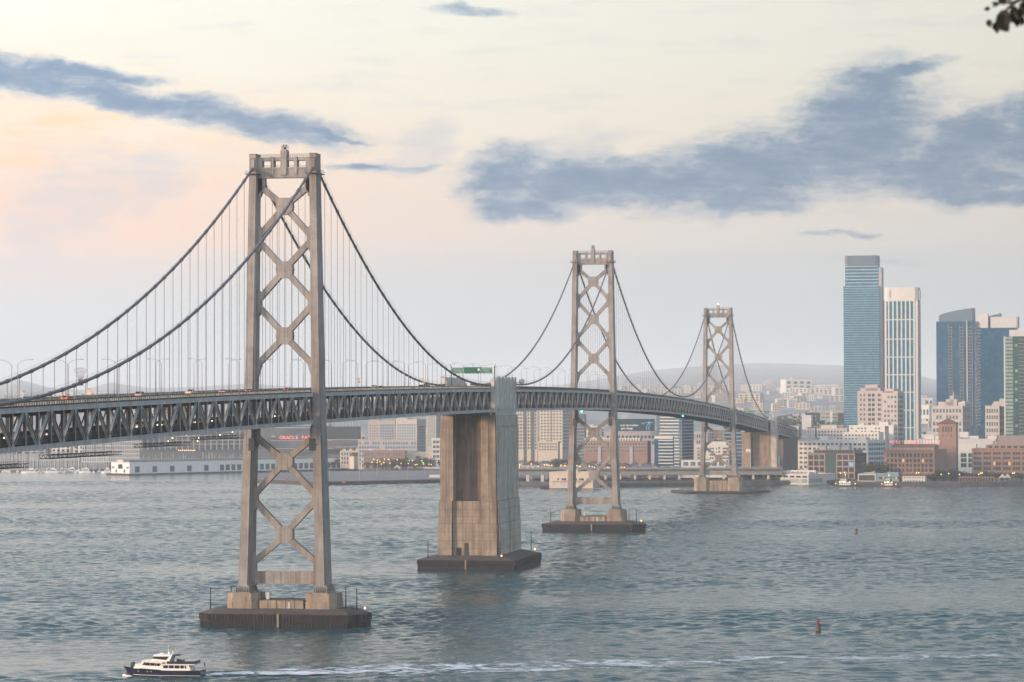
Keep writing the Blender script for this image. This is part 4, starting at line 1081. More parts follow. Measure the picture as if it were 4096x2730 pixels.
# ================================================================ ON THE WATER
def yacht():
    bow = WY(495, 2703); st = WY(813, 2708)
    dv = st-bow; L = dv.length; rz = math.atan2(dv.y, dv.x)
    r = thing('motor_yacht', 'dark blue and white motor yacht heading left with a flag at its stern', 'yacht', ((bow.x+st.x)/2, (bow.y+st.y)/2, 0), rz)
    k = L/1895.0
    X = lambda zx: (zx-140)*k - L/2
    Z = lambda zy: (708-zy)*.0117
    NAVY = mat('navy_hull', (.012, .018, .045), .18, .1, spec=.6); WH = mat('yacht_white', (.80, .78, .74), .3, .03, spec=.5); WIN = glass('yacht_glass', (.012, .014, .02)); TEAK = mat('teak', (.25, .15, .08), .6, .15)
    st_ = [(140, .04, .02, 485), (240, .85, .35, 498), (400, 1.7, 1.0, 508), (620, 2.45, 1.9, 520), (900, 2.85, 2.45, 535), (1085, 2.95, 2.6, 545), (1086, 2.95, 2.6, 563), (1400, 2.95, 2.65, 560), (1750, 2.85, 2.6, 555), (2035, 2.65, 2.4, 545)]
    mb = MB(); vs = []
    for zx, bd, bw, zy in st_:
        x = X(zx); xw = x + (bd-bw)*.5 if zx < 700 else x
        vs += [(xw+(.9 if zx == 140 else 0), 0, -.9), (xw+(.6 if zx == 140 else 0), -bw*.6, -.7), (xw+(.35 if zx == 140 else 0), -bw, .35), (x, -bd, Z(zy)), (x, bd, Z(zy)), (xw+(.35 if zx == 140 else 0), bw, .35), (xw+(.6 if zx == 140 else 0), bw*.6, -.7)]
    n = 7
    fs = [(i*n+(j+1) % n, i*n+j, (i+1)*n+j, (i+1)*n+(j+1) % n) for i in range(len(st_)-1) for j in range(n)] + [tuple(reversed(range((len(st_)-1)*n, len(st_)*n)))]
    mb.add(vs, fs); mb.build('hull', NAVY, r)
    mb = MB()
    for i in range(2, len(st_)-1):
        (a, b1, b2, c), (a2, c1, c2, e) = st_[i], st_[i+1]
        if a2-a < 5: continue
        for s in (-1, 1): mb.beam((X(a), s*(b2+.03), .42), (X(a2), s*(c2+.03), .42), .06, .10)
    mb.build('boot_stripe', WH, r)
    mb = MB()
    for i in range(len(st_)-1):
        (a, b1, b2, c), (a2, c1, c2, e) = st_[i], st_[i+1]
        if a2-a < 5: continue
        mb.hexa([(X(a), -b1+.05, Z(c)-.12), (X(a2), -c1+.05, Z(e)-.12), (X(a2), c1-.05, Z(e)-.12), (X(a), b1-.05, Z(c)-.12), (X(a), -b1+.05, Z(c)-.05), (X(a2), -c1+.05, Z(e)-.05), (X(a2), c1-.05, Z(e)-.05), (X(a), b1-.05, Z(c)-.05)])
    mb.build('deck', TEAK, r)
    def house(name, poly, hw0, hw1, mt, split=None):
        zmax = max(z for _, z in poly); zmin = min(z for _, z in poly)
        wd = lambda z: hw0+(hw1-hw0)*(z-zmin)/max(.01, zmax-zmin)
        m = len(poly)
        return MB().add([(x, -wd(z), z) for x, z in poly]+[(x, wd(z), z) for x, z in poly], [tuple(range(m)), tuple(reversed(range(m, 2*m)))]+[((q+1) % m, q, m+q, m+(q+1) % m) for q in range(m)]).build(name, mt, r)
    pz = lambda L_: [(X(a), Z(b)) for a, b in L_][::-1]
    house('pilothouse', pz([(430, 520), (480, 425), (580, 440), (650, 375), (1110, 380), (1120, 560), (1090, 560)]), 2.35, 2.05, WH)
    house('pilothouse_roof', pz([(600, 352), (640, 342), (1250, 345), (1250, 378), (640, 376)]), 2.3, 2.3, WH)
    house('saloon', pz([(1100, 560), (1140, 425), (1750, 425), (1800, 560)]), 2.45, 2.3, WH)
    house('upper_deck', pz([(1120, 410), (1900, 408), (1900, 428), (1120, 430)]), 2.75, 2.75, WH)
    house('upper_bulwark', pz([(1240, 352), (1425, 352), (1660, 345), (1895, 340), (1895, 407), (1242, 409)]), 2.78, 2.78, NAVY)
    house('flybridge', pz([(860, 352), (870, 300), (1200, 330), (1260, 330), (1300, 352)]), 2.0, 2.0, WH)
    house('flybridge_top', pz([(880, 250), (910, 212), (1330, 210), (1345, 225), (1240, 248)]), 1.9, 1.75, WH)
    house('flybridge_glass', pz([(872, 298), (905, 245), (1240, 245), (1200, 328)]), 1.82, 1.72, WIN)
    house('arch', pz([(1195, 352), (1290, 225), (1345, 225), (1255, 410), (1200, 410)]), 2.15, 1.85, WH)
    house('bimini', pz([(1330, 235), (1345, 214), (1480, 222), (1490, 236)]), 1.7, 1.7, BLACK)
    def panes(name, quads, y):
        for qd in quads:
            for s in (-1, 1): MB().profile([(X(a), Z(b)) for a, b in qd][::-1], s*y-.02, s*y+.02).build(name, WIN, r)
    panes('window', [((645, 440), (690, 388), (735, 388), (700, 445)), ((705, 450), (748, 390), (822, 392), (822, 455)), ((836, 395), (940, 398), (940, 458), (836, 455)), ((955, 400), (985, 400), (985, 460), (955, 460)), ((1000, 402), (1090, 405), (1050, 462), (1000, 462))], 2.29)
    panes('window', [((1150, 508), (1150, 462), (1170, 445), (1262, 445), (1262, 508)), ((1285, 445), (1397, 445), (1397, 508), (1285, 508)), ((1422, 445), (1534, 445), (1534, 508), (1422, 508)), ((1558, 445), (1636, 445), (1636, 508), (1558, 508)), ((1662, 445), (1685, 455), (1700, 508), (1662, 508))], 2.46)
    for a in (550, 665, 780, 870, 955, 1050):
        for s in (-1, 1): MB().lathe([(.17, -.03), (.17, .03)], 10).build('porthole', LAMPST, r).matrix_local = Matrix.Translation((X(a), s*(2.2 if a < 700 else 2.66), Z(588)))@Matrix.Rotation(math.pi/2, 4, 'X')
    for a, s in ((1242, -.5), (1305, .5)): MB().lathe([(.18, 0), (.3, .12), (.3, .5), (.2, .72), (.05, .8)], 10, (X(a), s, Z(212))).build('radar_dome', WH, r)
    MB().tube([(X(1205), 0, Z(215)), (X(1205), 0, Z(0))], [.06, .03], 5).beam((X(1205), -.6, Z(110)), (X(1205), .6, Z(110)), .05, .05).build('mast', WH, r)
    MB().tube([(X(1410), -.8, Z(215)), (X(1410), -.8, Z(70))], .025, 4).build('staff', LAMPST, r)
    MB().box(X(1385), X(1410), -.82, -.79, Z(112), Z(78)).build('pennant', mat('yellow_cloth', (.7, .5, .1), .7, .1), r)
    MB().box(X(320), X(400), -.5, .5, Z(505), Z(412)).box(X(345), X(395), -.35, .35, Z(412), Z(400)).build('windlass_cover', BLACK, r)
    MB().box(X(1010), X(1040), -.3, .3, Z(212), Z(178)).box(X(1055), X(1095), -.4, .4, Z(212), Z(180)).build('searchlight', WH, r)
    MB().box(X(1120), X(1155), -2.05, -1.98, Z(368), Z(345)).box(X(1125), X(1150), 1.9, 2.0, Z(368), Z(345)).build('side_light', glow_mat('red_side', (1, .3, .05), 6), r)
    house('tender', pz([(1425, 330), (1445, 300), (1580, 325), (1560, 355), (1430, 355)]), 1.0, 1.1, NAVY)
    mb = MB()
    for s in (-1, 1):
        pts = [(150, .1), (260, .85), (380, 1.5), (470, 1.9)]
        mb.tube([(X(a), s*b, Z(492)+.7) for a, b in pts], .03, 4)
        for a, b in pts: mb.tube([(X(a), s*b, Z(500)), (X(a), s*b, Z(492)+.7)], .025, 4)
        mb.tube([(X(1800), s*2.7, Z(525)), (X(2030), s*2.5, Z(520))], .03, 4)
        for a in (1850, 1920, 1990): mb.tube([(X(a), s*2.6, Z(560)), (X(a), s*2.6, Z(522))], .03, 4)
    mb.build('guard_rail', LAMPST, r)
    f = thing('flag', 'striped red white and blue flag on the stern staff of the yacht', 'flag', (0, 0, 0))
    q = Matrix.Translation(r.location)@Matrix.Rotation(rz, 4, 'Z')@Vector((X(2025), 0, Z(545)))
    f.location = q; f.rotation_euler = (0, 0, rz)
    MB().tube([(0, 0, 0), (.55, 0, 1.95)], .04, 5).build('staff', TEAK, f)
    FR = mat('flag_red', (.45, .03, .04), .8, .1); FB = mat('flag_blue', (.02, .03, .10), .8, .1)
    for i in range(13):
        mb = MB(); vs = []
        for j in range(7):
            s = j/6; vs += [(.5-.12*i/13+.05*i/13+s*.28, .08*math.sin(s*7), 1.85-.14*i*.95-s*.55), (.5-.12*(i+1)/13+.05*i/13+s*.28, .08*math.sin(s*7), 1.85-.14*(i+1)*.95-s*.55)]
        mb.add([(x, y+(.0), z) for x, y, z in vs], [(2*j, 2*j+1, 2*j+3, 2*j+2) for j in range(6)]); mb.build('stripe', FR if i % 2 == 0 else SWHITE, f)
    MB().box(.36, .56, -.1, -.07, 1.15, 1.8).box(.36, .56, .09, .12, 1.15, 1.8).build('canton', FB, f)
    return r, rz, L
YR, YRZ, YL = yacht()

def foam_mat():
    M = bpy.data.materials.new('foam'); M.use_nodes = True; T = NT(M.node_tree)
    b = T.n['Principled BSDF']; b.inputs['Base Color'].default_value = (.80, .82, .83, 1); b.inputs['Roughness'].default_value = .8
    uvn = T.n.new('ShaderNodeUVMap'); uvn.uv_map = 'uv'
    uu, vv, _ = T.sep(uvn.outputs[0])
    pos = T.geo()
    n = T.noise(T.vmul(pos, (.07, .075, 1)), 1.0, 8, .74, dist=1.6)
    n2 = T.noise(T.vmul(pos, (.02, .09, 1)), 1.0, 3, .6, dist=.6)
    edge = T.math('MULTIPLY', T.sstep(vv, 0.0, .30), T.sstep(vv, 1.0, .70))
    s = T.math('ADD', T.math('MULTIPLY', n, 1.0), T.math('MULTIPLY', T.math('SUBTRACT', n2, .5), .55))
    s = T.math('ADD', s, T.math('MULTIPLY', T.math('SUBTRACT', edge, .85), .26))
    s = T.math('SUBTRACT', s, T.math('MULTIPLY', T.sstep(uu, 0.0, .75), .05))
    a = T.math('MULTIPLY', T.sstep(s, .44, .62), T.math('MULTIPLY_ADD', T.sstep(uu, 0, .8), -.45, .92))
    a = T.math('MULTIPLY', a, T.sstep(edge, 0, .15))
    T.l.new(a, b.inputs['Alpha'])
    return M
FOAM = foam_mat()
def foam_strip(name, label, pts, ws, z=.28, step=1.1):
    "foam lying on the waves: a strip of small quads that follows the water surface"
    pts = [Vector((p[0], p[1])) for p in pts]; cum = [0.0]
    for p, q in zip(pts[:-1], pts[1:]): cum.append(cum[-1]+(q-p).length)
    n = max(4, int(cum[-1]/step)); m = max(2, int(max(ws)/step)); vs = []; uv = []
    for i in range(n+1):
        s_ = cum[-1]*i/n
        px = np.interp(s_, cum, [p.x for p in pts]); py = np.interp(s_, cum, [p.y for p in pts]); w = float(np.interp(s_, cum, ws))
        k = min(len(pts)-2, int(np.searchsorted(cum, s_, side='right'))-1); d = (pts[k+1]-pts[k]).normalized(); nv = Vector((-d.y, d.x))
        for j in range(m+1):
            o = (j/m-.5)*w; x, y = px+nv.x*o, py+nv.y*o
            vs.append((x, y, wave_z(x, y)+z)); uv.append((i/n, j/m))
    fs = [(i*(m+1)+j, i*(m+1)+j+1, (i+1)*(m+1)+j+1, (i+1)*(m+1)+j) for i in range(n) for j in range(m)]
    me = bpy.data.meshes.new(name); me.from_pydata(vs, [], fs); me.materials.append(FOAM)
    ul = me.uv_layers.new(name='uv')
    idx = np.empty(len(me.loops), dtype=np.int32); me.loops.foreach_get('vertex_index', idx)
    ul.data.foreach_set('uv', np.array(uv, dtype=np.float32)[idx].ravel())
    o = link(name, me); tag(o, label, 'wake', kind='stuff')
    return o
wp = [WY(x, y) for x, y in ((800, 2706), (1000, 2697), (1300, 2690), (1600, 2683), (2000, 2673), (2400, 2660), (2800, 2650), (3200, 2642), (3600, 2632), (4150, 2612), (4500, 2605))]
foam_strip('wake_foam', 'long white foam wake trailing right behind the yacht', [(p.x, p.y) for p in wp], [5, 18, 31, 40, 43, 42, 40, 38, 36, 36, 36])
ex = Vector((math.cos(YRZ), math.sin(YRZ)))
c = Vector((YR.location.x, YR.location.y))
foam_strip('hull_foam', 'white foam along the near side of the yacht hull', [tuple(c+ex*(YL*s)+Vector((ex.y, -ex.x))*o) for s, o in ((-.5, .6), (-.4, 1.6), (-.25, 2.6), (0, 3.4), (.25, 3.6), (.5, 3.4))], [1.4, 3.0, 3.6, 3.4, 3.6, 4.0], .12, .6)
mb = MB()
for i in range(90):
    s = random.random(); a = -.5+.16*s*random.random()**.5; p = c+ex*(YL*a)+Vector((ex.y, -ex.x))*random.choice((-1, 1))*(.3+2.4*(a+.5)*4*random.uniform(.6, 1.1))
    h = random.uniform(.15, .55)*(1-s*.6); w = random.uniform(.2, .5)
    mb.lathe([(w, -.2), (w*.9, h*.3), (w*.5, h*.8), (.03, h)], 5, (p.x, p.y, .0))
tag(mb.build('bow_wave', mat('foam_solid', (.8, .8, .78), .8, .05)), 'white bow wave piled up at the yacht stem', 'wave', kind='stuff')
for q, (x, y, ln) in enumerate(((2180, 2250, 26), (1500, 2488, 22), (2600, 2128, 18))):
    p = WY(x, y); foam_strip('eddy_foam', f'thin foam line in the current right of {["the central anchorage", "the nearest tower pier", "the middle tower pier"][q]}', [(p.x-ln/2+k*ln/4, p.y+(k % 2)*1.5) for k in range(5)], [1, 5, 7, 5, 2])

RED = mat('buoy_red', (.17, .022, .03), .5, .15, 2.0); GRN = mat('buoy_green', (.0, .15, .075), .5, .15, 2.0)
p = WY(3273, 2529)
b = thing('nun_buoy', 'red cone topped buoy with a green band, nearest buoy at lower right', 'buoy', (p.x, p.y, 0)); b.rotation_euler = (R(2), R(-2), .3); b.scale = (1.1, 1.1, 1.1); b.location.z = .35
MB().lathe([(.75, -.8), (.80, .2)], 14).build('float_base', BLACK, b)
MB().lathe([(.80, .2), (.78, .58)], 14).build('lower_band', mat('buoy_orange', (.36, .07, .045), .5, .1, 2.0), b)
MB().lathe([(.78, .58), (.75, 1.35)], 14).build('green_band', GRN, b)
mb = MB().lathe([(.75, 1.35), (.66, 1.55), (.24, 3.0), (.15, 3.15)], 8)
for k in range(4):
    a = k*math.pi/2; mb.beam((math.cos(a)*.72, math.sin(a)*.72, 1.4), (math.cos(a)*.2, math.sin(a)*.2, 3.05), .1, .1)
mb.build('cone_top', RED, b)
MB().tube([(0, 0, 3.1), (0, 0, 3.4)], .1, 6).build('lifting_eye', BLACK, b)
p = WY(3425, 2134)
b = thing('can_buoy', 'small can buoy with a green top and red band, farther off at right', 'buoy', (p.x, p.y, 0))
MB().lathe([(.80, -.6), (.82, .35)], 14).build('float_base', BLACK, b)
MB().lathe([(.84, .35), (.84, 1.2)], 14).build('red_band', mat('buoy_rose', (.5, .07, .09), .5, .1), b)
MB().lathe([(.82, 1.2), (.82, 2.55)], 14).build('green_top', GRN, b)
MB().box(-.12, .12, -.05, .05, 2.55, 2.85).build('lifting_eye', BLACK, b)

# twig hanging into the top right corner, a few metres from the lens
tw0 = P(4096, -30, 9.0)
tw = thing('tree_branch', 'dark leafy twig tip hanging into the top right corner of the sky', 'branch', tw0)
LEAFM = mat('dark_leaf', (.008, .011, .005), .6, .2, 5)
lm = MB().add([(0, 0, 0), (.008, .012, .001), (.02, .014, .003), (.038, 0, .0), (.02, -.014, .003), (.008, -.012, .001), (.019, 0, -.002)], [(0, 6, 1), (1, 6, 2), (2, 6, 3), (3, 6, 4), (4, 6, 5), (5, 6, 0)]).mesh('leaf', LEAFM)
def tp(x, y, w=9.0): return P(x, y, w)-tw0
MB().tube([tp(4180, -120), tp(4110, -20), tp(4060, 10), tp(4020, 45), tp(3985, 80)], [.010, .008, .006, .004, .003], 5).tube([tp(4060, 10), tp(4000, 12), tp(3970, 30)], [.005, .004, .002], 5).tube([tp(4110, -20), tp(4080, 30), tp(4068, 60)], [.005, .004, .002], 5).build('twig', mat('bark', (.05, .04, .03), .9, .2, 8), tw)
for x, y, a, s in ((3962, 34, 190, .55), (3953, 78, -75, .7), (3995, 22, 160, .6), (3985, 85, -85, 1.0), (3995, 60, -60, 1.5), (4012, 48, -95, 1.5), (4002, 92, -55, .9), (4022, 70, -75, 1.2), (4030, 38, -120, 1.3), (4020, 20, 120, 1.0), (4045, 25, -60, 1.3), (4058, 50, -80, 1.2), (4064, 66, -70, .8), (4075, 18, -20, 1.3), (4090, 5, -50, 1.5), (4085, 30, -95, 1.0), (4092, 66, -100, .8), (4110, 20, -70, 1.5), (4040, 5, 100, .9), (4010, 0, 110, .7), (4070, -8, 60, 1.2), (4030, 60, -40, 1.0)):
    o = link('leaf', lm, tw, tp(x, y, 9+random.uniform(-.06, .06)), scale=(s*1.05,)*3)
    o.rotation_euler = (R(90)+random.uniform(-.6, .6), R(-a)+0, random.uniform(-.5, .5))
# ================================================================ THE CITY SHORE
LZ = 3.2
GRD = mat('city_ground', (.11, .105, .10), .9, .2, .02)
WALLM = mat('seawall', (.085, .08, .075), .9, .3, .2)
def land():
    front = [(-1500, 3500), (-200, 3330), (480, 3290), (1440, 3190), (1470, 3060), (2050, 3030), (2075, 2560), (2450, 2520), (2900, 2560), (3340, 2590), (3350, 2536), (3600, 2526), (3850, 2520), (4400, 2515)]
    pts = []
    for x, w in front:
        p = G(x, w, LZ); pts.append((p.x, p.y))
    pts[0] = (-3000, pts[0][1]+300); pts.append((2500, pts[-1][1]-100))
    poly = pts + [(9000, 3000), (9000, 19800), (-14000, 19800), (-9000, 3600)]
    mb = MB(); n = len(poly)
    mb.add([(x, y, LZ) for x, y in poly], [tuple(range(n))])
    tag(mb.build('ground', GRD), kind='structure')
    mb = MB()
    for (x0, y0), (x1, y1) in zip(pts[:-1], pts[1:]): mb.add([(x0, y0, -2), (x1, y1, -2), (x1, y1, LZ+.004), (x0, y0, LZ+.004), (x0, y0+2, -2), (x1, y1+2, -2), (x1, y1+2, LZ+.9), (x0, y0+2, LZ+.9)], [(0, 1, 2, 3), (3, 2, 6, 7)])
    tag(mb.build('seawall', WALLM), kind='structure')
land()

GL_BLUE = glass('blue_glass', (.010, .125, .21)); GL_DARK = glass('dark_glass', (.025, .035, .042)); GL_GREEN = glass('green_glass', (.022, .060, .052)); GL_NAVY = glass('navy_glass', (.012, .068, .130))
GL_PALE = glass('pale_glass', (.22, .27, .25), .2); GL_WIN = glass('window_glass', (.035, .05, .065))
WARMWIN = glow_mat('lit_window', (1.0, .60, .20), .32)
CREAM = mat('cream_wall', (.52, .45, .37), .8, .07); PINKW = mat('pink_wall', (.43, .375, .36), .8, .07); WHITEW = mat('white_wall', (.57, .55, .51), .8, .05); GREYW = mat('grey_wall', (.36, .36, .36), .8, .08)
BROWNW = mat('brown_wall', (.27, .22, .20), .8, .1); BRICK = mat('brick_wall', (.25, .13, .095), .85, .16, .6, fine=.2); BRICK2 = mat('tan_brick', (.30, .19, .15), .85, .14, .6, fine=.2)
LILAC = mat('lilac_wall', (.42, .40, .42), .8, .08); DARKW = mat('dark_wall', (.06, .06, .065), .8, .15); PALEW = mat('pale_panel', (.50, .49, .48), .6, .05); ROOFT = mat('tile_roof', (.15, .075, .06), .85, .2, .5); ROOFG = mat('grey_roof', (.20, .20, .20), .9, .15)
TEALW = mat('blue_grey_wall', (.20, .27, .30), .7, .06); GREENW = mat('dark_green_wall', (.02, .06, .05), .6, .1); FRAME = mat('window_frame', (.50, .49, .47), .6, .08); DFRAME = mat('dark_frame', (.12, .12, .12), .6, .1)

WINC = {}
def win_mesh(w, h, gm=GL_WIN, fr=FRAME, arch=False):
    key = (round(w*4)/4, round(h*4)/4, gm.name, fr.name, arch)
    if key in WINC: return WINC[key]
    w, h = key[0], key[1]; f = min(.16, w*.08); a, b = w/2, h/2
    mb = MB(); mb.mat(0)
    if arch:
        pts = [(-a, 0), (a, 0), (a, h*.72)]+[(a*math.cos(t), h*.72+h*.28*math.sin(t)) for t in (math.pi*.25, math.pi*.5, math.pi*.75)]+[(-a, h*.72)]
        mb.profile(pts, -.06, .3)
        mb.mat(1).box(-a-.12, a+.12, -.22, .2, -.2, 0)
    else:
        mb.add([(-a, -.03, 0), (a, -.03, 0), (a, -.03, h), (-a, -.03, h)], [(0, 1, 2, 3)])
        mb.mat(1).box(-a-f, -a, -.12, .1, -f, h+f).box(a, a+f, -.12, .1, -f, h+f).box(-a, a, -.12, .1, h, h+f).box(-a, a, -.16, .1, -f*1.6, 0)
        if w > 1.7: mb.box(-.05, .05, -.08, 0, 0, h)
    WINC[key] = mb.mesh('window', [gm, fr])
    return WINC[key]
WCOUNT = {}
def windows(root, face, x0, x1, z0, z1, nx, nz, wf=.6, hf=.55, gm=GL_WIN, fr=FRAME, Lx=0.0, y=0.0, lit=0.0, arch=False, skip=0.0, name='window', rng=None):
    """grid of windows on the front ('f', along x at y) or right flank ('s', along y at x=Lx)"""
    rg = rng or random
    cw, ch = (x1-x0)/nx, (z1-z0)/nz
    me = win_mesh(cw*wf, ch*hf, gm, fr, arch); mel = None
    for i in range(nx):
        for j in range(nz):
            if skip and rg.random() < skip: continue
            k = WCOUNT.get(root.name, 0)
            if k >= 299: return
            WCOUNT[root.name] = k+1
            m_ = me
            if lit and rg.random() < lit: m_ = win_mesh(cw*wf, ch*hf, WARMWIN, fr, arch)
            px, pz = x0+(i+.5)*cw, z0+j*ch+ch*(1-hf)/2
            if face == 'f': link(name, m_, root, (px, y, pz))
            else: link(name, m_, root, (Lx, px, pz), rz=math.pi/2)
class Blk: pass
def block(name, label, x0, x1, x2, yt, w, mt, ang=25.0, depth=18.0, zb_=LZ, cat='building', group=None, parapet=True, yb=None, roofmt=ROOFG, name_wall='wall', base_at=None):
    """box building: front between pixel columns x0 and x1, right flank from x1 to x2, roof line at pixel row yt at the near corner, which stands w metres off"""
    c = G(x1, w, zb_); d = Vector((c.x-CAM.x, c.y-CAM.y)); rz = math.atan2(-d.x, d.y) - R(ang)
    ex = Vector((math.cos(rz), math.sin(rz), 0)); ey = Vector((-math.sin(rz), math.cos(rz), 0))
    def solve(v, px, s0):
        lo, hi = 0.0, s0
        for _ in range(50):
            m_ = (lo+hi)/2; q = proj(c+v*m_)[0]
            if (px-x1)*(q-px) < 0: lo = m_
            else: hi = m_
        return lo
    L = solve(-ex, x0, 900.0)
    D = solve(ey, x2, 900.0) if x2 > x1+.5 else depth
    if yb is not None: zb_ = P(x1, yb, w).z
    H = P(x1, yt, w).z - zb_
    o = c - ex*(L/2); o.z = zb_
    r = thing(name, label, cat, o, rz, group)
    b = Blk(); b.r, b.L, b.D, b.H, b.z0, b.rz, b.w = r, L, D, H, zb_, rz, w
    b.m = w/FPX
    MB().box(-L/2, L/2, 0, D, -1.0, H).build(name_wall, mt, r)
    if parapet:
        e = .35; mb = MB()
        mb.box(-L/2-.1, L/2+.1, -.1, e, H, H+.9).box(-L/2-.1, L/2+.1, D-e, D+.1, H, H+.9).box(-L/2-.1, -L/2+e, e, D-e, H, H+.9).box(L/2-e, L/2+.1, e, D-e, H, H+.9)
        mb.build('parapet', mt, r)
        rg_ = random.Random(int(x0*7+yt))
        if L > 14 and D > 9:
            for k in range(2 + (L > 40)):
                a = rg_.uniform(-L*.42, L*.28); dd = rg_.uniform(D*.2, D*.6); s_ = rg_.uniform(2.0, 5.5)
                MB().box(a, a+s_, dd, dd+rg_.uniform(2, 3.5), H, H+rg_.uniform(1.4, 3.0)).build('roof_unit', rg_.choice((GREYW, PALEW, ROOFG)), r)
    b.z = lambda y: P(x1, y, w).z - zb_
    def xf(px):
        s = solve(-ex, px, 900.0) if px < x1 else -solve(ex, px, 900)
        return L/2 - s
    b.x = xf
    return b
def add(b, name, mt, x0, x1, y0, y1, z0, z1): return MB().box(x0, x1, y0, y1, z0, z1).build(name, mt, b.r)
def roof_units(b, n, seed, mt=GREYW):
    rg = random.Random(seed)
    for k in range(n):
        a = rg.uniform(-b.L*.4, b.L*.3); d = rg.uniform(b.D*.15, b.D*.7); s = rg.uniform(2, 6)
        add(b, 'roof_unit', mt, a, a+s, d, d+rg.uniform(2, 4), b.H, b.H+rg.uniform(1.2, 3.2))
def bands(b, name, mt, zs, h, x0, x1, out=.25, side=True):
    for z in zs:
        mb = MB().box(x0, x1, -out, .1, z, z+h)
        if side: mb.box(b.L/2-.1, b.L/2+out, .1, b.D, z, z+h)
        mb.build(name, mt, b.r)

# ---- the tall towers at right
b = block('glass_skyscraper', 'tallest blue glass skyscraper with thin white floor bands, left of the white ribbed tower', 3377, 3521, 3531, 1145, 3300, GL_BLUE, ang=7, depth=30, cat='skyscraper', parapet=False)
n = 71; fh = (b.H-8)/n
bands(b, 'floor_band', PALEW, [8+fh*k for k in range(n+1) if k > 8], 0.38, -b.L/2-.1, b.L*.33, .35, side=False)
mb = MB()
for k in range(9, n+1): mb.box(b.L*.34, b.L/2, -.2, .05, 8+fh*k, 8+fh*k+.4)
mb.build('edge_band', PALEW, b.r, kind='stuff')
zt1 = b.z(1066); add(b, 'upper_shaft', GL_BLUE, -b.L/2+6*b.m, b.L/2-1, 2, b.D-2, b.H, zt1)
for k in range(7): z = b.H+(zt1-b.H)*k/6; add(b, 'floor_band', PALEW, -b.L/2+5*b.m, b.L/2-1.5, 1.7, 2.1, z, z+.8)
add(b, 'right_fin', GREYW, b.L/2-1, b.L/2+2.4, 2, b.D-4, 0, zt1-1)
add(b, 'crown_base', DARKW, -b.L/2+8*b.m, b.L/2-7*b.m, 3, b.D-3, zt1, b.z(1061))
crown = mat('crown_screen', (.10, .16, .21), .35, .08)
mb = MB(); zc0, zc1 = b.z(1061), b.z(1021); xa, xb = -b.L/2+5.5*b.m, b.L/2-6*b.m
mb.prism([(xa, 3), (xa+3, 1.6), (0, 1.0), (xb-3, 1.6), (xb, 3), (xb, b.D-3), (xa, b.D-3)], zc0, zc1); mb.build('crown', crown, b.r)
for k in range(4): z = zc0+3+k*2.2; add(b, 'louvre', DARKW, xa-.15, xa+7.5, 1.3, 1.9, z, z+.5)
MB().beam((xb-8, 6, zc1), (xb-2, 6, zc1+2.2), .3, .3).beam((xb-6, 6, zc1), (xb-6, 6, zc1+1.8), .4, .4).build('roof_crane', LAMPST, b.r)
# wing
b = block('glass_wing_tower', 'narrow blue glass wing between the blue skyscraper and the white ribbed tower', 3521, 3546, 3546, 1203, 3330, GL_BLUE, ang=5, depth=24, cat='skyscraper', parapet=False)
bands(b, 'floor_band', PALEW, [10+(b.H-10)*k/44 for k in range(45)], .45, -b.L/2, b.L/2, .3, side=False)

b = block('ribbed_tower', 'white ribbed tower with tall dark glass strips and a blank white crown', 3541, 3674, 3686, 1203, 3200, WHITEW, ang=8, depth=30, cat='skyscraper', parapet=False)
zc = b.z(1149)
mb = MB(); L = b.L/2
mb.prism([(-L, 2), (-L+3, -.2), (0, -.9), (L-3, -.2), (L, 2), (L, b.D-2), (-L, b.D-2)], b.H+.02, zc); mb.build('crown', WHITEW, b.r)
add(b, 'crown_slot', GREYW, -L+5.5, -L+6.8, -.95, -.3, b.H+4, zc-3)
add(b, 'crown_fin', GREYW, L-.3, L+2.2, 3, 9, b.H+1, zc-4)
for y in (1204, 1280, 1358, 1430, 1501, 1571, 1643, 1713):
    pass
cols = [(1040, 1075)]+[(1103+88*k, 1170+88*k) for k in range(6)]
rows = [1204, 1280, 1358, 1430, 1501, 1571, 1643, 1713, 1765]
for i in range(8):
    z1, z0 = b.z(rows[i]), b.z(rows[i+1])+1.0
    for a, c in cols:
        xa, xb = b.x(3350+a*.1913), b.x(3350+c*.1913)
        add(b, 'glass_strip', GL_BLUE if a > 1050 else GL_NAVY, xa, xb, -.1, .5, z0, z1-.2)
        mb = MB()
        for q in range(1, 6): mb.box(xa, xb, -.14, -.1, z0+(z1-z0)*q/6, z0+(z1-z0)*q/6+.22)
        mb.build('spandrel', GL_NAVY, b.r)
for k, px in enumerate([1075+14]+[1170+88*q+9 for q in range(6)]):
    x = b.x(3350+px*.1913); add(b, 'rib', WHITEW, x-.8, x+.8, -.9, .1, 0, b.H)
for y in rows[1:-1]: z = b.z(y); add(b, 'belt', WHITEW, -L, L, -.5, .1, z, z+1.0)
for k in range(40): z = 20+k*(b.H-22)/40; add(b, 'flank_slab', GREYW, L, L+.4, 1, b.D-1, z, z+.5)

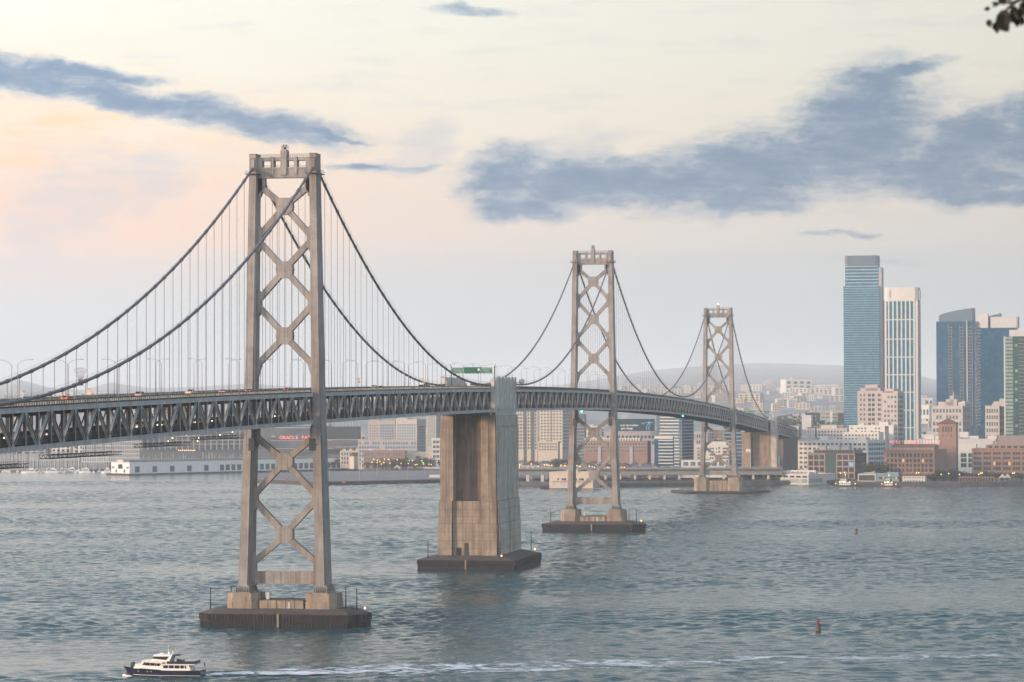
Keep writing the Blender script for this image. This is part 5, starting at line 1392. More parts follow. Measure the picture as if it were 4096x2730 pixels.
b = block('curved_top_tower', 'dark blue glass tower with a sloping curved crown and white balcony column', 3748, 3902, 3920, 1285, 3000, GL_NAVY, ang=10, depth=30, cat='skyscraper', parapet=False)
L = b.L/2
xs_ = [3757, 3770, 3790, 3815, 3840, 3865, 3891]; ys_ = [1262, 1255, 1249, 1243, 1239, 1235, 1232]
poly = [(b.x(3757), b.H), (b.x(3891), b.H)]+[(b.x(x), b.z(y)) for x, y in reversed(list(zip(xs_, ys_)))]
MB().profile(poly, 2, b.D-6).build('crown', crown, b.r)
nf = 47; fh = b.H/nf
for (pa, pb) in ((3798, 3812), (3843, 3857), (3873, 3893)):
    xa, xb = b.x(pa), b.x(pb)
    for k in range(14, nf-1): MB().box(xa, xb, -1.1, .1, fh*k, fh*k+.35).box(xa, xa+.22, -1.1, .1, fh*k+.35, fh*k+fh).box(xb-.22, xb, -1.1, .1, fh*k+.35, fh*k+fh).build('balcony', GREYW, b.r)
x = b.x(3871); add(b, 'white_mullion', WHITEW, x-.35, x+.35, -1.2, .1, 0, b.H+.5)
for k in range(14, nf): MB().box(L-.2, L+1.3, b.D*.2, b.D*.95, fh*k, fh*k+.5).box(L, L+1.4, b.D*.6, b.D*.95, fh*k+.5, fh*k+1.5).build('flank_balcony', WHITEW, b.r)
mb = MB()
for k in range(22): x = -L+(k+.5)*2*L/22; mb.box(x-.08, x+.08, -.16, .05, 20, b.H-1)
mb.build('mullion', GL_BLUE, b.r, kind='stuff')

b = block('wedge_top_tower', 'broad blue glass tower with a pale box and wedge on its roof', 3896, 4066, 4076, 1311, 3120, GL_NAVY, ang=6, depth=34, cat='skyscraper', parapet=False)
add(b, 'roof_box', PALEW, b.x(3964), b.x(4066), 3, 20, b.H, b.z(1267)); add(b, 'roof_box_end', GREYW, b.x(4066), b.x(4073), 3, 20, b.H, b.z(1267))
MB().profile([(b.x(3896), b.H), (b.x(3998), b.H), (b.x(3998), b.z(1251)), (b.x(3993), b.z(1251)), (b.x(3896), b.z(1276))], 21, 30).build('roof_wedge', crown, b.r)
MB().profile([(b.x(3893), b.H), (b.x(3950), b.H), (b.x(3950), b.z(1253)), (b.x(3893), b.z(1262))], 12, 20).build('roof_wedge', PALEW, b.r)
mb = MB()
for k in range(30): x = -b.L/2+(k+.5)*b.L/30; mb.box(x-.1, x+.1, -.16, .05, 20, b.H)
mb.build('mullion', GL_BLUE, b.r, kind='stuff')

b = block('green_glass_tower', 'green glass tower with pale lit bays cut off by the right edge', 4020, 4190, 4190, 1345, 2760, GL_GREEN, ang=4, depth=30, cat='skyscraper', parapet=False)
L = b.L/2; add(b, 'roof_screen', PALEW, b.x(4040), L, 1, 20, b.H, b.z(1319))
nf = 38; fh = b.H/nf
for k in range(8, nf):
    add(b, 'pale_pane', GL_PALE, b.x(4024), b.x(4054), -.12, .1, fh*k+.7, fh*k+fh-.3)
    if k % 3: add(b, 'pale_pane', GL_PALE if (k*7) % 5 < 2 else GL_GREEN, b.x(4063), b.x(4073), -.12, .1, fh*k+.7, fh*k+fh-.3)
    add(b, 'balcony', GREYW, b.x(4078), L, -1.0, .1, fh*k, fh*k+.35)
x = b.x(4019); add(b, 'corner_post', PALEW, x-.2, x+1.2, -.5, .3, 0, b.H)
mb = MB()
for k in range(24): x = -L+(k+.5)*2*L/24; mb.box(x-.07, x+.07, -.2, .05, 10, b.H)
mb.build('mullion', GL_NAVY, b.r, kind='stuff')

# ---- stepped apartment blocks in front of them
b = block('stepped_apartment_tower', 'beige stepped apartment tower in front of the blue skyscraper', 3431, 3533, 3545, 1568, 2900, PINKW, ang=12, depth=24, cat='apartment block')
L = b.L/2
for (xa, xb, yt) in ((3441, 3520, 1553), (3460, 3510, 1540)): add(b, 'setback', PINKW, b.x(xa), b.x(xb), 2, 16, b.H, b.z(yt))
windows(b.r, 'f', b.x(3437), b.x(3466), 12, b.H-1, 2, 14, .5, .5); windows(b.r, 'f', b.x(3472), b.x(3502), 12, b.H-1, 2, 14, .75, .62, gm=GL_DARK); windows(b.r, 'f', b.x(3508), b.x(3529), 12, b.H-1, 1, 14, .55, .5)
b = block('stepped_apartment_tower', 'grey beige apartment tower with a glazed right flank in front of the ribbed tower', 3531, 3592, 3617, 1576, 2880, mat('grey_beige', (.40, .36, .34), .8, .07), ang=30, depth=24, cat='apartment block')
for (xa, xb, yt) in ((3534, 3588, 1565), (3536, 3572, 1556)): add(b, 'setback', PINKW, b.x(xa), b.x(xb), 2, 14, b.H, b.z(yt))
windows(b.r, 'f', b.x(3535), b.x(3590), 12, b.H-1, 4, 14, .6, .52, skip=.15); windows(b.r, 's', 1, b.D-1, 8, b.H-1, 4, 15, .8, .68, gm=GL_DARK, Lx=b.L/2)
b = block('twin_stepped_tower', 'grey stepped apartment tower with slanted rooflets behind the brick tower', 3728, 3852, 3884, 1627, 2820, mat('warm_grey', (.38, .355, .34), .8, .07), ang=28, depth=20, cat='apartment block')
for (xa, xb, yt) in ((3750, 3800, 1608), (3781, 3825, 1598), (3797, 3812, 1583), (3830, 3858, 1610)): add(b, 'setback', mat('warm_grey', (.38, .355, .34)), b.x(xa), b.x(xb), 2, 12, b.H, b.z(yt))
MB().tube([(b.x(3804), 6, b.z(1583)), (b.x(3804), 6, b.z(1566))], [.5, .15], 6).build('spire', WHITEW, b.r)
MB().profile([(b.x(3828), b.z(1612)), (b.x(3858), b.z(1612)), (b.x(3856), b.z(1605))], 1.8, 12).build('slanted_roof', WHITEW, b.r)
windows(b.r, 'f', -b.L/2+1, b.L/2-1, 14, b.H-1, 9, 8, .62, .6, skip=.12); windows(b.r, 's', 1, b.D-1, 14, b.H-1, 6, 8, .7, .6, Lx=b.L/2)
b = block('twin_stepped_tower', 'pale stepped apartment tower left of the green glass tower', 3942, 3999, 4026, 1627, 2800, mat('warm_grey', (.38, .355, .34)), ang=28, depth=20, cat='apartment block')
for (xa, xb, yt) in ((3972, 3998, 1606), (3995, 4020, 1596)): add(b, 'setback', mat('warm_grey', (.38, .355, .34)), b.x(xa), b.x(xb), 2, 12, b.H, b.z(yt))
windows(b.r, 'f', -b.L/2+1, b.L/2-1, 14, b.H-1, 5, 8, .62, .6, skip=.1); windows(b.r, 's', 1, b.D-1, 14, b.H-1, 5, 8, .7, .6, Lx=b.L/2)

# ---- white terraced housing
b = block('white_terrace_block', 'long white apartment block with dark ribbon windows in front of the terraces', 3192, 3470, 3544, 1765, 2720, WHITEW, ang=32, cat='apartment block')
windows(b.r, 'f', -b.L/2+1, b.L/2-1, 2, b.H-1, 15, 7, .62, .46); windows(b.r, 's', 2, b.D-1, 2, b.H-1, 7, 7, .8, .6, gm=GL_BLUE, Lx=b.L/2)
add(b, 'roof_room', PALEW, b.x(3266), b.x(3299), 6, 14, b.H, b.z(1746)); add(b, 'roof_room', PALEW, b.x(3420), b.x(3455), 4, 10, b.H, b.z(1749))
b = block('white_terrace_block', 'white terraced block, lower tier with two rows of dark windows', 3374, 3516, 3535, 1733, 2790, WHITEW, ang=20, cat='apartment block')
windows(b.r, 'f', -b.L/2+1, b.L/2-1, b.z(1765), b.H-.5, 10, 2, .55, .5, skip=.08)
b = block('white_terrace_block', 'white terraced block, top tier carrying a white stair tower', 3397, 3540, 3556, 1706, 2840, WHITEW, ang=20, cat='apartment block')
windows(b.r, 'f', -b.L/2+1, b.L/2-4, b.z(1734), b.H-.5, 9, 2, .5, .5, skip=.2); add(b, 'stair_tower', WHITEW, b.x(3514), b.x(3553), 1, 9, b.H, b.z(1690))
b = block('round_white_tower', 'pale rounded apartment bay at the right end of the white terraces', 3556, 3575, 3591, 1705, 2800, PALEW, ang=40, cat='apartment block')
windows(b.r, 's', 1, b.D-1, 6, b.H-1, 2, 9, .7, .55, Lx=b.L/2, gm=GL_DARK)
b = block('brown_apartment_block', 'low brown and grey block with a pale roof storey behind the white terraces', 3267, 3388, 3398, 1718, 2860, LILAC, ang=14, cat='apartment block')
windows(b.r, 'f', -b.L/2+1, b.L/2-1, b.z(1764), b.H-.5, 9, 3, .5, .55, skip=.15); add(b, 'roof_storey', CREAM, b.x(3282), b.x(3345), 3, 12, b.H, b.z(1702))
b = block('glass_fin_building', 'small glass building with white vertical fins beside the end of the bridge', 3230, 3262, 3268, 1714, 2830, GL_DARK, ang=14, cat='building')
for k in range(5): x = -b.L/2+(k+.5)*b.L/5; add(b, 'fin', WHITEW, x-.5, x+.5, -.6, .1, 0, b.H)
b = block('blank_white_slab', 'blank white slab building standing over the end of the bridge', 3208, 3246, 3250, 1665, 3050, PALEW, ang=10, cat='building')
MB().box(-b.L*.1, -b.L*.08, -.1, 0, b.H-34, b.H).build('wall_seam', GREYW, b.r)
b = block('speckled_glass_block', 'grey green glass office block behind the blank white slab', 3222, 3278, 3282, 1655, 3250, GL_DARK, ang=8, cat='building')
windows(b.r, 'f', -b.L/2+1, b.L/2-1, b.H-40, b.H-1, 7, 10, .6, .6, gm=GL_PALE, fr=DFRAME, skip=.5); roof_units(b, 4, 3)
b = block('speckled_glass_block', 'grey patterned office block with a white stair tower, left of the blue skyscraper', 3283, 3320, 3321, 1646, 3350, GREYW, ang=8, cat='building')
windows(b.r, 'f', -b.L/2+1, b.L/2-1, b.H-44, b.H-1, 7, 11, .55, .6, skip=.3)
b = block('white_stair_building', 'pale office slab with a white vertical edge against the blue skyscraper', 3321, 3376, 3378, 1645, 3400, GREYW, ang=6, cat='building')
add(b, 'white_edge', WHITEW, -b.L/2-.1, -b.L/2+3, -.4, .3, 0, b.H); add(b, 'dark_wall', DARKW, b.L*.05, b.L/2, -.2, .1, 0, b.H-2)
windows(b.r, 'f', -b.L*.36, 0, b.H-40, b.H-2, 4, 10, .7, .6)
b = block('green_sign_building', 'low building carrying a row of green highway signs left of the stepped tower', 3278, 3376, 3380, 1700, 3100, BROWNW, ang=8, cat='building')
g = thing('highway_sign', 'green highway signs in a row on the skyway before the blue skyscraper', 'road sign', G(3330, 3060, 30))
for xa, xb, ya, yb in ((3278, 3300, 1683, 1696), (3306, 3322, 1689, 1697), (3325, 3342, 1689, 1698), (3344, 3378, 1688, 1700)):
    p, q = P(xa, yb, 3060), P(xb, ya, 3060); MB().box(p.x-g.location.x, q.x-g.location.x, -.2, .2, p.z-30, q.z-30).build('sign_panel', GREEN, g)
MB().box(P(3280, 1690, 3060).x-g.location.x, P(3376, 1690, 3060).x-g.location.x, .25, .8, P(3300, 1698, 3060).z-32, P(3300, 1696, 3060).z-30).build('gantry_frame', LAMPST, g)

# ---- office block, coffee works with its tower, brick block
b = block('gridded_office', 'dark brown office block with a concrete grid front beside the white block', 3234, 3419, 3467, 1818, 2640, DARKW, ang=22, cat='office')
L = b.L/2; gm_ = mat('tan_frame', (.33, .235, .19), .8, .1)
xsr = [3234, 3256, 3278, 3300, 3348, 3372, 3396, 3419]
for i, x in enumerate(xsr): xx_ = b.x(x); add(b, 'grid_pier', gm_, xx_-.5, xx_+.5, -.7, .1, 0, b.H)
for k in range(5):
    z = b.H*k/4; add(b, 'grid_beam', gm_, -L, b.x(3300), -.55, .08, z-.5, z+.6); add(b, 'grid_beam', gm_, b.x(3348), L, -.55, .08, z-.5, z+.6)
for i in (0, 1, 2, 4, 5, 6): windows(b.r, 'f', b.x(xsr[i])+.6, b.x(xsr[i+1])-.6, .5, b.H-.5, 1, 4, .85, .6, gm=GL_DARK, fr=DFRAME)
windows(b.r, 's', 1, b.D-1, 1, b.H-1, 9, 4, .6, .55, gm=GL_DARK, fr=DFRAME, Lx=L)
add(b, 'entrance_wall', GREENW, b.x(3301), b.x(3347), -.25, .1, 0, b.H-1.2)
add(b, 'blue_screen', glow_mat('blue_screen', (.05, .38, .9), .25), b.x(3398), b.x(3414), -.35, .1, b.H*.53, b.H*.68)
add(b, 'roof_storey', BROWNW, b.x(3246), b.x(3410), 4, b.D-4, b.H, b.z(1800)); windows(b.r, 'f', b.x(3250), b.x(3406), b.H+.6, b.z(1801), 10, 1, .85, .7, gm=GL_DARK, fr=DFRAME, y=4)
for k, (xa, xb, yt) in enumerate(((3262, 3290, 1785), (3310, 3345, 1781), (3350, 3384, 1786))): add(b, 'roof_unit', GREYW, b.x(xa), b.x(xb), 8, 14, b.z(1800), b.z(yt))
MB().lathe([(1.3, 0), (1.3, 2.8), (.2, 3.2)], 10, (b.x(3299), 10, b.z(1800))).build('water_tank', WHITEW, b.r)
b = block('coffee_works', 'brown brick works building with arched top windows under the red roof sign', 3536, 3740, 3788, 1803, 2600, BRICK2, ang=20, cat='factory')
L = b.L/2
bays = [3545, 3560, 3592, 3622, 3652, 3684, 3714, 3735]
for i in range(len(bays)-1):
    xa, xb = b.x(bays[i]), b.x(bays[i+1]); nn = 1 if i in (0, 6) else 2
    rg = random.Random(50+i)
    windows(b.r, 'f', xa+.4, xb-.4, b.z(1832), b.z(1811), nn, 1, .62, .8, gm=GL_DARK, fr=BRICK, arch=True)
    for j, (ya, yb_) in enumerate(((1852, 1836), (1871, 1856), (1890, 1874))): windows(b.r, 'f', xa+.4, xb-.4, b.z(ya), b.z(yb_), nn, 1, .66, .8, gm=GL_DARK, fr=BRICK, lit=.13 if j < 2 else .06, rng=rg)
    x = b.x(bays[i+1]); add(b, 'pilaster', BRICK2, x-.5, x+.5, -.45, .1, 0, b.H-1)
add(b, 'cornice', BRICK, -L-.3, L+.3, -.6, .2, b.H-.9, b.H+.3)
z1 = b.z(1790); add(b, 'attic_storey', BRICK2, b.x(3560), b.x(3730), 5, 16, b.H, z1)
windows(b.r, 'f', b.x(3565), b.x(3726), b.H+.4, z1-.2, 12, 1, .6, .7, gm=GL_PALE, fr=BRICK, y=5)
z2 = b.z(1779); xa, xb = b.x(3558), b.x(3733)
MB().hexa([(xa-.5, 4.3, z1), (xb+.5, 4.3, z1), (xb+.5, 17, z1), (xa-.5, 17, z1), (xa+1, 10, z2), (xb-1, 10, z2), (xb-1, 11.5, z2), (xa+1, 11.5, z2)]).build('tile_roof', ROOFT, b.r)
sg = thing('rooftop_sign', 'red glowing HILLS BROS COFFEE letters along the works roof', 'sign', (0, 0, 0))
sg.location = b.r.matrix_world@Vector((0, 0, 0)) if False else Vector(b.r.location)+Matrix.Rotation(b.rz, 3, 'Z')@Vector((0, 9, z2)); sg.rotation_euler = (0, 0, b.rz)
SIGNRED = glow_mat('neon_red', (1.0, .19, .12), 1.15); SIGNPALE = glow_mat('neon_pale', (1.0, .45, .40), .6); SIGNOFF = mat('neon_off', (.5, .45, .45), .5, .05)
letters = []
for wd, xa_, xb_ in (('HILLS', 174, 400), ('BROS', 440, 648), ('COFFEE', 698, 975)):
    for i, ch in enumerate(wd): letters.append((ch, xa_+(xb_-xa_)*(i+.5)/len(wd)))
hz = b.z(1760)-b.z(1775)
for i, (ch, zx) in enumerate(letters):
    x = b.x(3500+zx*.2551)
    text(ch, hz*1.28, sg, (x, 0, .7), SIGNOFF if i == 4 else (SIGNRED if i < 9 else SIGNPALE), name='letter', depth=.08, bold=.02, sx=.78)
mb = MB()
xa, xb = b.x(3540), b.x(3752)
for z in (.2, .6+hz): mb.beam((xa, .4, z), (xb, .4, z), .15, .15)
for k in range(18): x = xa+k*(xb-xa)/17; mb.box(x-.08, x+.08, .3, .5, -.6, hz+.6)
mb.build('frame', WEB, sg)
b = block('brick_tower', 'square brick tower with four arched openings and a low tiled hip roof', 3755, 3825, 3833, 1694, 2640, BRICK2, ang=8, cat='tower', parapet=False)
L = b.L/2
windows(b.r, 'f', b.x(3768), b.x(3812), b.z(1729), b.z(1705), 4, 1, .62, .96, gm=DARKW, fr=BRICK, arch=True, name='arched_opening')
windows(b.r, 'f', b.x(3766), b.x(3776), b.z(1750), b.z(1736), 1, 1, .4, .8, gm=DARKW, fr=BRICK, arch=True, name='slit_window'); windows(b.r, 'f', b.x(3800), b.x(3810), b.z(1750), b.z(1736), 1, 1, .5, .8, gm=DARKW, fr=BRICK, arch=True, name='slit_window')
za = b.z(1674); D = b.D
MB().add([(-L-.6, -.6, b.H), (L+.6, -.6, b.H), (L+.6, D+.6, b.H), (-L-.6, D+.6, b.H), (0, D/2, za)], [(3, 2, 1, 0), (0, 1, 4), (1, 2, 4), (2, 3, 4), (3, 0, 4)]).box(-L-.3, L+.3, -.3, D+.3, b.H-.8, b.H).build('hip_roof', ROOFT, b.r)
b = block('white_gridded_building', 'white building with big dark square windows right of the brick tower', 3833, 3905, 3910, 1781, 2740, WHITEW, ang=8, cat='building')
windows(b.r, 'f', b.x(3840), b.x(3900), b.z(1872), b.z(1812), 2, 3, .76, .8, gm=GL_GREEN, fr=WHITEW)
b = block('long_white_hall', 'long low white hall with skylights behind the brick tower', 3668, 3985, 3990, 1760, 2790, PALEW, ang=6, cat='building')
for xa, xb, yt in ((3695, 3735, 1742), (3738, 3760, 1744), (3836, 3872, 1729), (3874, 3912, 1745), (3948, 3985, 1744)): add(b, 'roof_room', WHITEW, b.x(xa), b.x(xb), 6, 16, b.H, b.z(yt))
b = block('long_brick_block', 'long tan brick office block with rows of dark windows at the right edge', 3888, 4180, 4180, 1799, 2610, BRICK2, ang=5, depth=30, cat='office')
L = b.L/2
rg = random.Random(5)
for gi in range(8):
    xa = b.x(3895+39*gi); xb = b.x(3895+39*gi+31)
    for j, (ya, yb_) in enumerate(((1822, 1808), (1840, 1827), (1864, 1847), (1884, 1867))):
        windows(b.r, 'f', xa, xb, b.z(ya), b.z(yb_), 3, 1, .72, .8, gm=GL_DARK, fr=BRICK2, lit=.16 if j == 2 else .0, rng=rg)
    x = b.x(3895+39*gi+35); add(b, 'pilaster', BRICK2, x-.5, x+.5, -.4, .1, 0, b.H)
add(b, 'cornice', BRICK, -L, L, -.5, .2, b.H-.6, b.H+.4)
add(b, 'roof_storey', BRICK2, b.x(3940), L, 8, 26, b.H, b.z(1781)); add(b, 'upper_storey', BROWNW, b.x(3986), L, 12, 28, b.z(1781), b.z(1744)); add(b, 'upper_storey', BROWNW, b.x(3966), b.x(3990), 12, 28, b.z(1781), b.z(1767))
windows(b.r, 'f', b.x(3945), L-1, b.H+.6, b.z(1783), 9, 1, .6, .7, gm=GL_DARK, fr=BRICK2, y=8)
windows(b.r, 'f', b.x(3994), L-1, b.z(1779), b.z(1756), 10, 1, .82, .8, gm=BROWNW, fr=BRICK2, y=12)

# ---- waterfront at right
PILE = MB().lathe([(.42, -3), (.42, 1)], 8).mesh('pile', CONC_P)
def piles(root, x0, x1, y0, y1, n, z=2.2, rows=1):
    for k in range(n):
        for q in range(rows): link('pile', PILE, root, (x0+(x1-x0)*k/max(1, n-1), y0+(y1-y0)*q/max(1, rows), z-1))
b = block('pier_shed', 'long low white shed on piles with parasols on its roof, right of the shore anchorage', 2981, 3234, 3340, 1902, 2566, PALEW, ang=34, cat='pier shed', yb=1934)
L = b.L/2
dk = add(b, 'pier_deck', CONC_N, -L-1, L+1.2, -1.2, b.D+1, -2.0, -.95); piles(b.r, -L, L, -.6, 0, 22, -b.z0+1.2); 
for k in range(14): link('pile', PILE, b.r, (L+.5, 2+k*b.D/14, -b.z0))
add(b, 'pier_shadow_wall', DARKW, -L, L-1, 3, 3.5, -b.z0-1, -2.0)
windows(b.r, 'f', b.x(3005), b.x(3232), b.H*.62, b.H*.95, 9, 1, .68, .5, gm=GL_DARK, fr=DFRAME)
for k in range(4): xa = b.x(3132)+k*(L-b.x(3132)-1)/4; add(b, 'glazed_bay', GL_PALE, xa+.4, xa+(L-b.x(3132)-1)/4-.3, -.2, .1, .2, b.H*.52)
for k in range(4): add(b, 'glazed_bay', GL_PALE, L-.1, L+.2, 1+k*5.2, 5.6+k*5.2, .2, b.H*.56)
add(b, 'roof_room', PALEW, b.x(3222), L-.5, 2, 16, b.H, b.z(1890))
for k in range(9):
    t = thing('parasol', f'round grey parasol on the white shed roof, number {k+1} counted from its left end'.replace(f'number {k+1} counted from its left end', ['at its left end', 'second from its left end', 'third from its left end', 'fourth from its left end', 'in the middle of the row', 'fourth from its right end', 'third from its right end', 'second from its right end', 'at the right end of the row'][k]), 'parasol', (0, 0, 0), group='parasols on the white pier shed')
    x = b.x(3090)+k*(b.x(3226)-b.x(3090))/8
    t.location = Vector(b.r.location)+Matrix.Rotation(b.rz, 3, 'Z')@Vector((x, 5, b.H+.004))
    MB().tube([(0, 0, 0), (0, 0, 2.6)], .07, 5).build('pole', WHITE, t)
    MB().lathe([(2.2, 2.2), (1.5, 2.75), (.1, 3.1)], 8).build('canopy', [GREYW, CREAM][k % 2], t)
mb = MB().box(b.x(3060), b.x(3240), 9, 9.4, b.H, b.H+4.2); mb.build('screen_wall', PALEW, b.r)
b = block('boat_station', 'blue grey waterfront station with a framed boat bay and long dark window slots', 3433, 3595, 3606, 1899, 2535, TEALW, ang=10, depth=26, cat='building')
L = b.L/2
for z0, z1 in ((b.z(1946), b.z(1928)), (b.z(1924), b.z(1903))): add(b, 'boat_bay', DARKW, b.x(3437), b.x(3500), -.15, .1, z0, z1)
mb = MB()
for x in (b.x(3434), b.x(3502)): mb.box(x-.5, x+.5, -.8, .1, 0, b.H+.6)
for z in (b.z(1926.5), b.H-.3): mb.box(b.x(3434), b.x(3502), -.8, .1, z-.4, z+.5)
mb.build('bay_frame', CREAM, b.r)
for xa, xb, ya, yb_ in ((3516, 3541, 1918, 1909), (3543, 3576, 1911, 1908), (3577, 3602, 1915, 1909), (3541, 3584, 1931, 1926), (3508, 3520, 1934, 1932)): add(b, 'window_slot', GL_DARK, b.x(xa), min(L, b.x(xb)), -.12, .1, b.z(ya), b.z(yb_))
for xa in (3531, 3582): add(b, 'lit_window', WARMWIN, b.x(xa), b.x(xa)+1.3, -.2, .1, b.z(1916), b.z(1910))
add(b, 'roof_room', PALEW, b.x(3472), b.x(3495), 3, 9, b.H, b.z(1892)); add(b, 'roof_room', TEALW, b.x(3545), b.x(3590), 3, 12, b.H, b.z(1891))
b = block('white_harbour_house', 'small white two storey house with a brown roof on the quay', 3610, 3700, 3706, 1905, 2530, WHITEW, ang=8, depth=12, cat='house', parapet=False)
L = b.L/2
windows(b.r, 'f', -L+1, L-1, b.z(1917), b.H-.5, 8, 1, .35, .62, gm=GL_DARK, fr=WHITEW); windows(b.r, 'f', -L+1, L-1, b.z(1934), b.z(1919), 7, 1, .4, .6, gm=GL_DARK, fr=WHITEW, skip=.2)
MB().hexa([(-L-.5, -.6, b.H), (L+.5, -.6, b.H), (L+.5, 12.5, b.H), (-L-.5, 12.5, b.H), (-L+2, 5, b.H+2), (L-2, 5, b.H+2), (L-2, 7, b.H+2), (-L+2, 7, b.H+2)]).build('hip_roof', ROOFT, b.r)
b = block('colonnade', 'low brick colonnade with pale columns along the right quay', 3838, 3976, 3978, 1912, 2535, DARKW, ang=5, depth=8, cat='arcade', parapet=False)
for k in range(13): x = -b.L/2+k*b.L/12; add(b, 'column', BRICK2, x-.45, x+.45, -1.2, .05, 0, b.H)
add(b, 'beam', BRICK2, -b.L/2-.5, b.L/2+.5, -1.3, .3, b.H, b.H+1.0)
for k, px in enumerate((4010, 4030)):
    p = G(px, 2545, LZ); t = thing('tent', f'cream peaked marquee on the right quay, {"left" if k == 0 else "right"} one of the pair', 'tent', p, 0, 'cream marquees on the right quay')
    MB().add([(-3, -3, 3.6), (3, -3, 3.6), (3, 3, 3.6), (-3, 3, 3.6), (0, 0, 7.2)], [(0, 1, 4), (1, 2, 4), (2, 3, 4), (3, 0, 4), (3, 2, 1, 0)]).build('canopy', CREAM, t)
    mb = MB()
    for sx in (-1, 1):
        for sy in (-1, 1): mb.box(sx*2.9-.1, sx*2.9+.1, sy*2.9-.1, sy*2.9+.1, 0, 3.6)
    mb.build('pole', WHITE, t)

def tug(px, w, L, label, hullc, hdg=0.0):
    p = G(px, w, 0); t = thing('harbour_boat', label, 'boat', p, hdg)
    a = L/2
    hull = [(-a, 1.9), (-a*.9, -.5), (a*.85, -.5), (a, 1.5), (a*.3, 1.1), (-a*.4, 1.2)]
    mb = MB(); mb.prism([(-a, 0), (-a*.75, -2.6), (a*.8, -2.8), (a, -1.5), (a, 1.5), (a*.8, 2.8), (-a*.75, 2.6)], -.6, 1.5); mb.build('hull', hullc, t)
    MB().box(-a*.8, a*.9, -2.85, 2.85, 1.1, 1.3).build('rubbing_strake', BLACK, t)
    MB().box(-a*.55, a*.25, -2, 2, 1.5, 4.0).build('deckhouse', WHITE, t)
    w_ = win_mesh(.8, .9, GL_DARK, WHITE)
    for k in range(5): link('window', w_, t, (-a*.48+k*a*.16, -2.02, 2.4))
    MB().box(-a*.45, -a*.05, -1.6, 1.6, 4.0, 6.6).build('wheelhouse', WHITE, t)
    for k in range(3): link('window', w_, t, (-a*.4+k*a*.13, -1.62, 5.2))
    MB().lathe([(.7, 4.0), (.6, 6.8), (.7, 6.9)], 8, (a*.12, 0, 0)).build('funnel', BLACK, t)
    MB().tube([(-a*.1, 0, 6.6), (-a*.1, 0, 13.5)], [.18, .08], 6).beam((-a*.1, -1.4, 10), (-a*.1, 1.4, 10), .12, .12).beam((-a*.1-1.2, 0, 9), (-a*.1+1.2, 0, 9), .12, .12).build('mast', WHITE, t)
    for k, (x, z) in enumerate(((-a*.5, 4.3), (-a*.2, 4.4), (a*.2, 4.3), (a*.6, 2.6), (-a*.1, 10.3), (-a*.8, 2.8))): MB().lathe([(.05, z-.3), (.3, z-.15), (.3, z+.15), (.05, z+.3)], 6, (x, -2.1 if z < 9 else 0, 0)).build('deck_lamp', glow_mat('deck_glow', (1, .62, .2), 6), t)
    MB().box(a*.45, a*.8, -.8, .8, 1.5, 2.6).build('winch', DARKST, t)
tug(3388, 2518, 24, 'tug with warm deck lights moored left of the boat station', mat('tug_hull', (.06, .05, .05), .6, .2))
tug(3560, 2505, 17, 'small red hulled fireboat with warm lights in front of the boat station', mat('dull_red_hull', (.13, .04, .037), .6, .15))
b = block('floating_dock', 'dark floating dock between the two moored boats', 3432, 3530, 3532, 1945, 2512, DARKST, ang=6, depth=9, zb_=0, cat='dock', parapet=False)

# ---- broad concrete wharf and what stands behind the middle tower
WHC = mat('wharf_concrete', (.21, .22, .22), .85, .15, .2, streak=.4, scol=(.1, .1, .1))
def wharf():
    p0, p1 = G(2040, 2590, 6), G(3130, 2585, 6)
    d = (p1-p0); d.z = 0; L = d.length; rz = math.atan2(d.y, d.x)
    r = thing('wharf', 'long grey two tier wharf on a dark wall behind the middle and farthest towers', 'wharf', ((p0.x+p1.x)/2, (p0.y+p1.y)/2, 0), rz)
    h = L/2; zt = ZY(2600, 1868, 2588)
    zm = ZY(2600, 1895, 2588)
    MB().box(-h, h, 0, 30, -2, zm-4.5).build('retaining_wall', WALLM, r)
    MB().box(-h, h, -6, 30, zm-1.2, zm-.1).build('lower_deck', WHC, r)
    MB().box(-h, h, -1, 30, zt-2.4, zt-1.3).build('upper_deck', WHC, r)
    MB().box(-h, h, 2, 2.5, zm-.1, zt-2.4).build('back_wall', WHC, r)
    for nm, y, z in (('lower_rail', -5.8, zm-.1), ('upper_rail', -.9, zt-1.3)):
        mb = MB()
        mb.box(-h, h, y, y+.15, z+1.25, z+1.45).box(-h, h, y, y+.15, z, z+.15)
        n = int(L/2.2)
        for k in range(n): x = -h+k*L/n; mb.box(x-.12, x+.12, y, y+.2, z+.15, z+1.25)
        mb.build(nm, LAMPST, r, kind='stuff')
    n = int(L/13)
    for k in range(n): x = -h+6+k*13; MB().box(x-.9, x+.9, -5, -.5, zm-5, zm-1.2).build('wharf_pier', CONC_P, r)
    for k in range(5): x = -h+3+k*6.4*2; MB().box(x-1.4, x+1.4, -7, -5.5, -1.5, zm-1.0).build('wharf_column', CONC_P, r)
    MB().box(h*.02+38, h*.02+54, -.8, .1, 1, zm-6).build('pale_panel', WHC, r)
wharf()
b = block('pier_shed', 'cream old pier shed with a gabled tower behind the middle tower', 2197, 2372, 2400, 1893, 2480, CREAM, ang=14, depth=40, cat='pier shed', yb=1949)
L = b.L/2
add(b, 'tower_gable', CREAM, b.x(2268), b.x(2312), -.4, 8, b.H, b.z(1880)); add(b, 'parapet_step', CREAM, b.x(2220), b.x(2350), -.2, 6, b.H, b.z(1888))
add(b, 'canopy', LILAC, b.x(2207), b.x(2368), -1.6, 0, b.z(1926), b.z(1924.5))
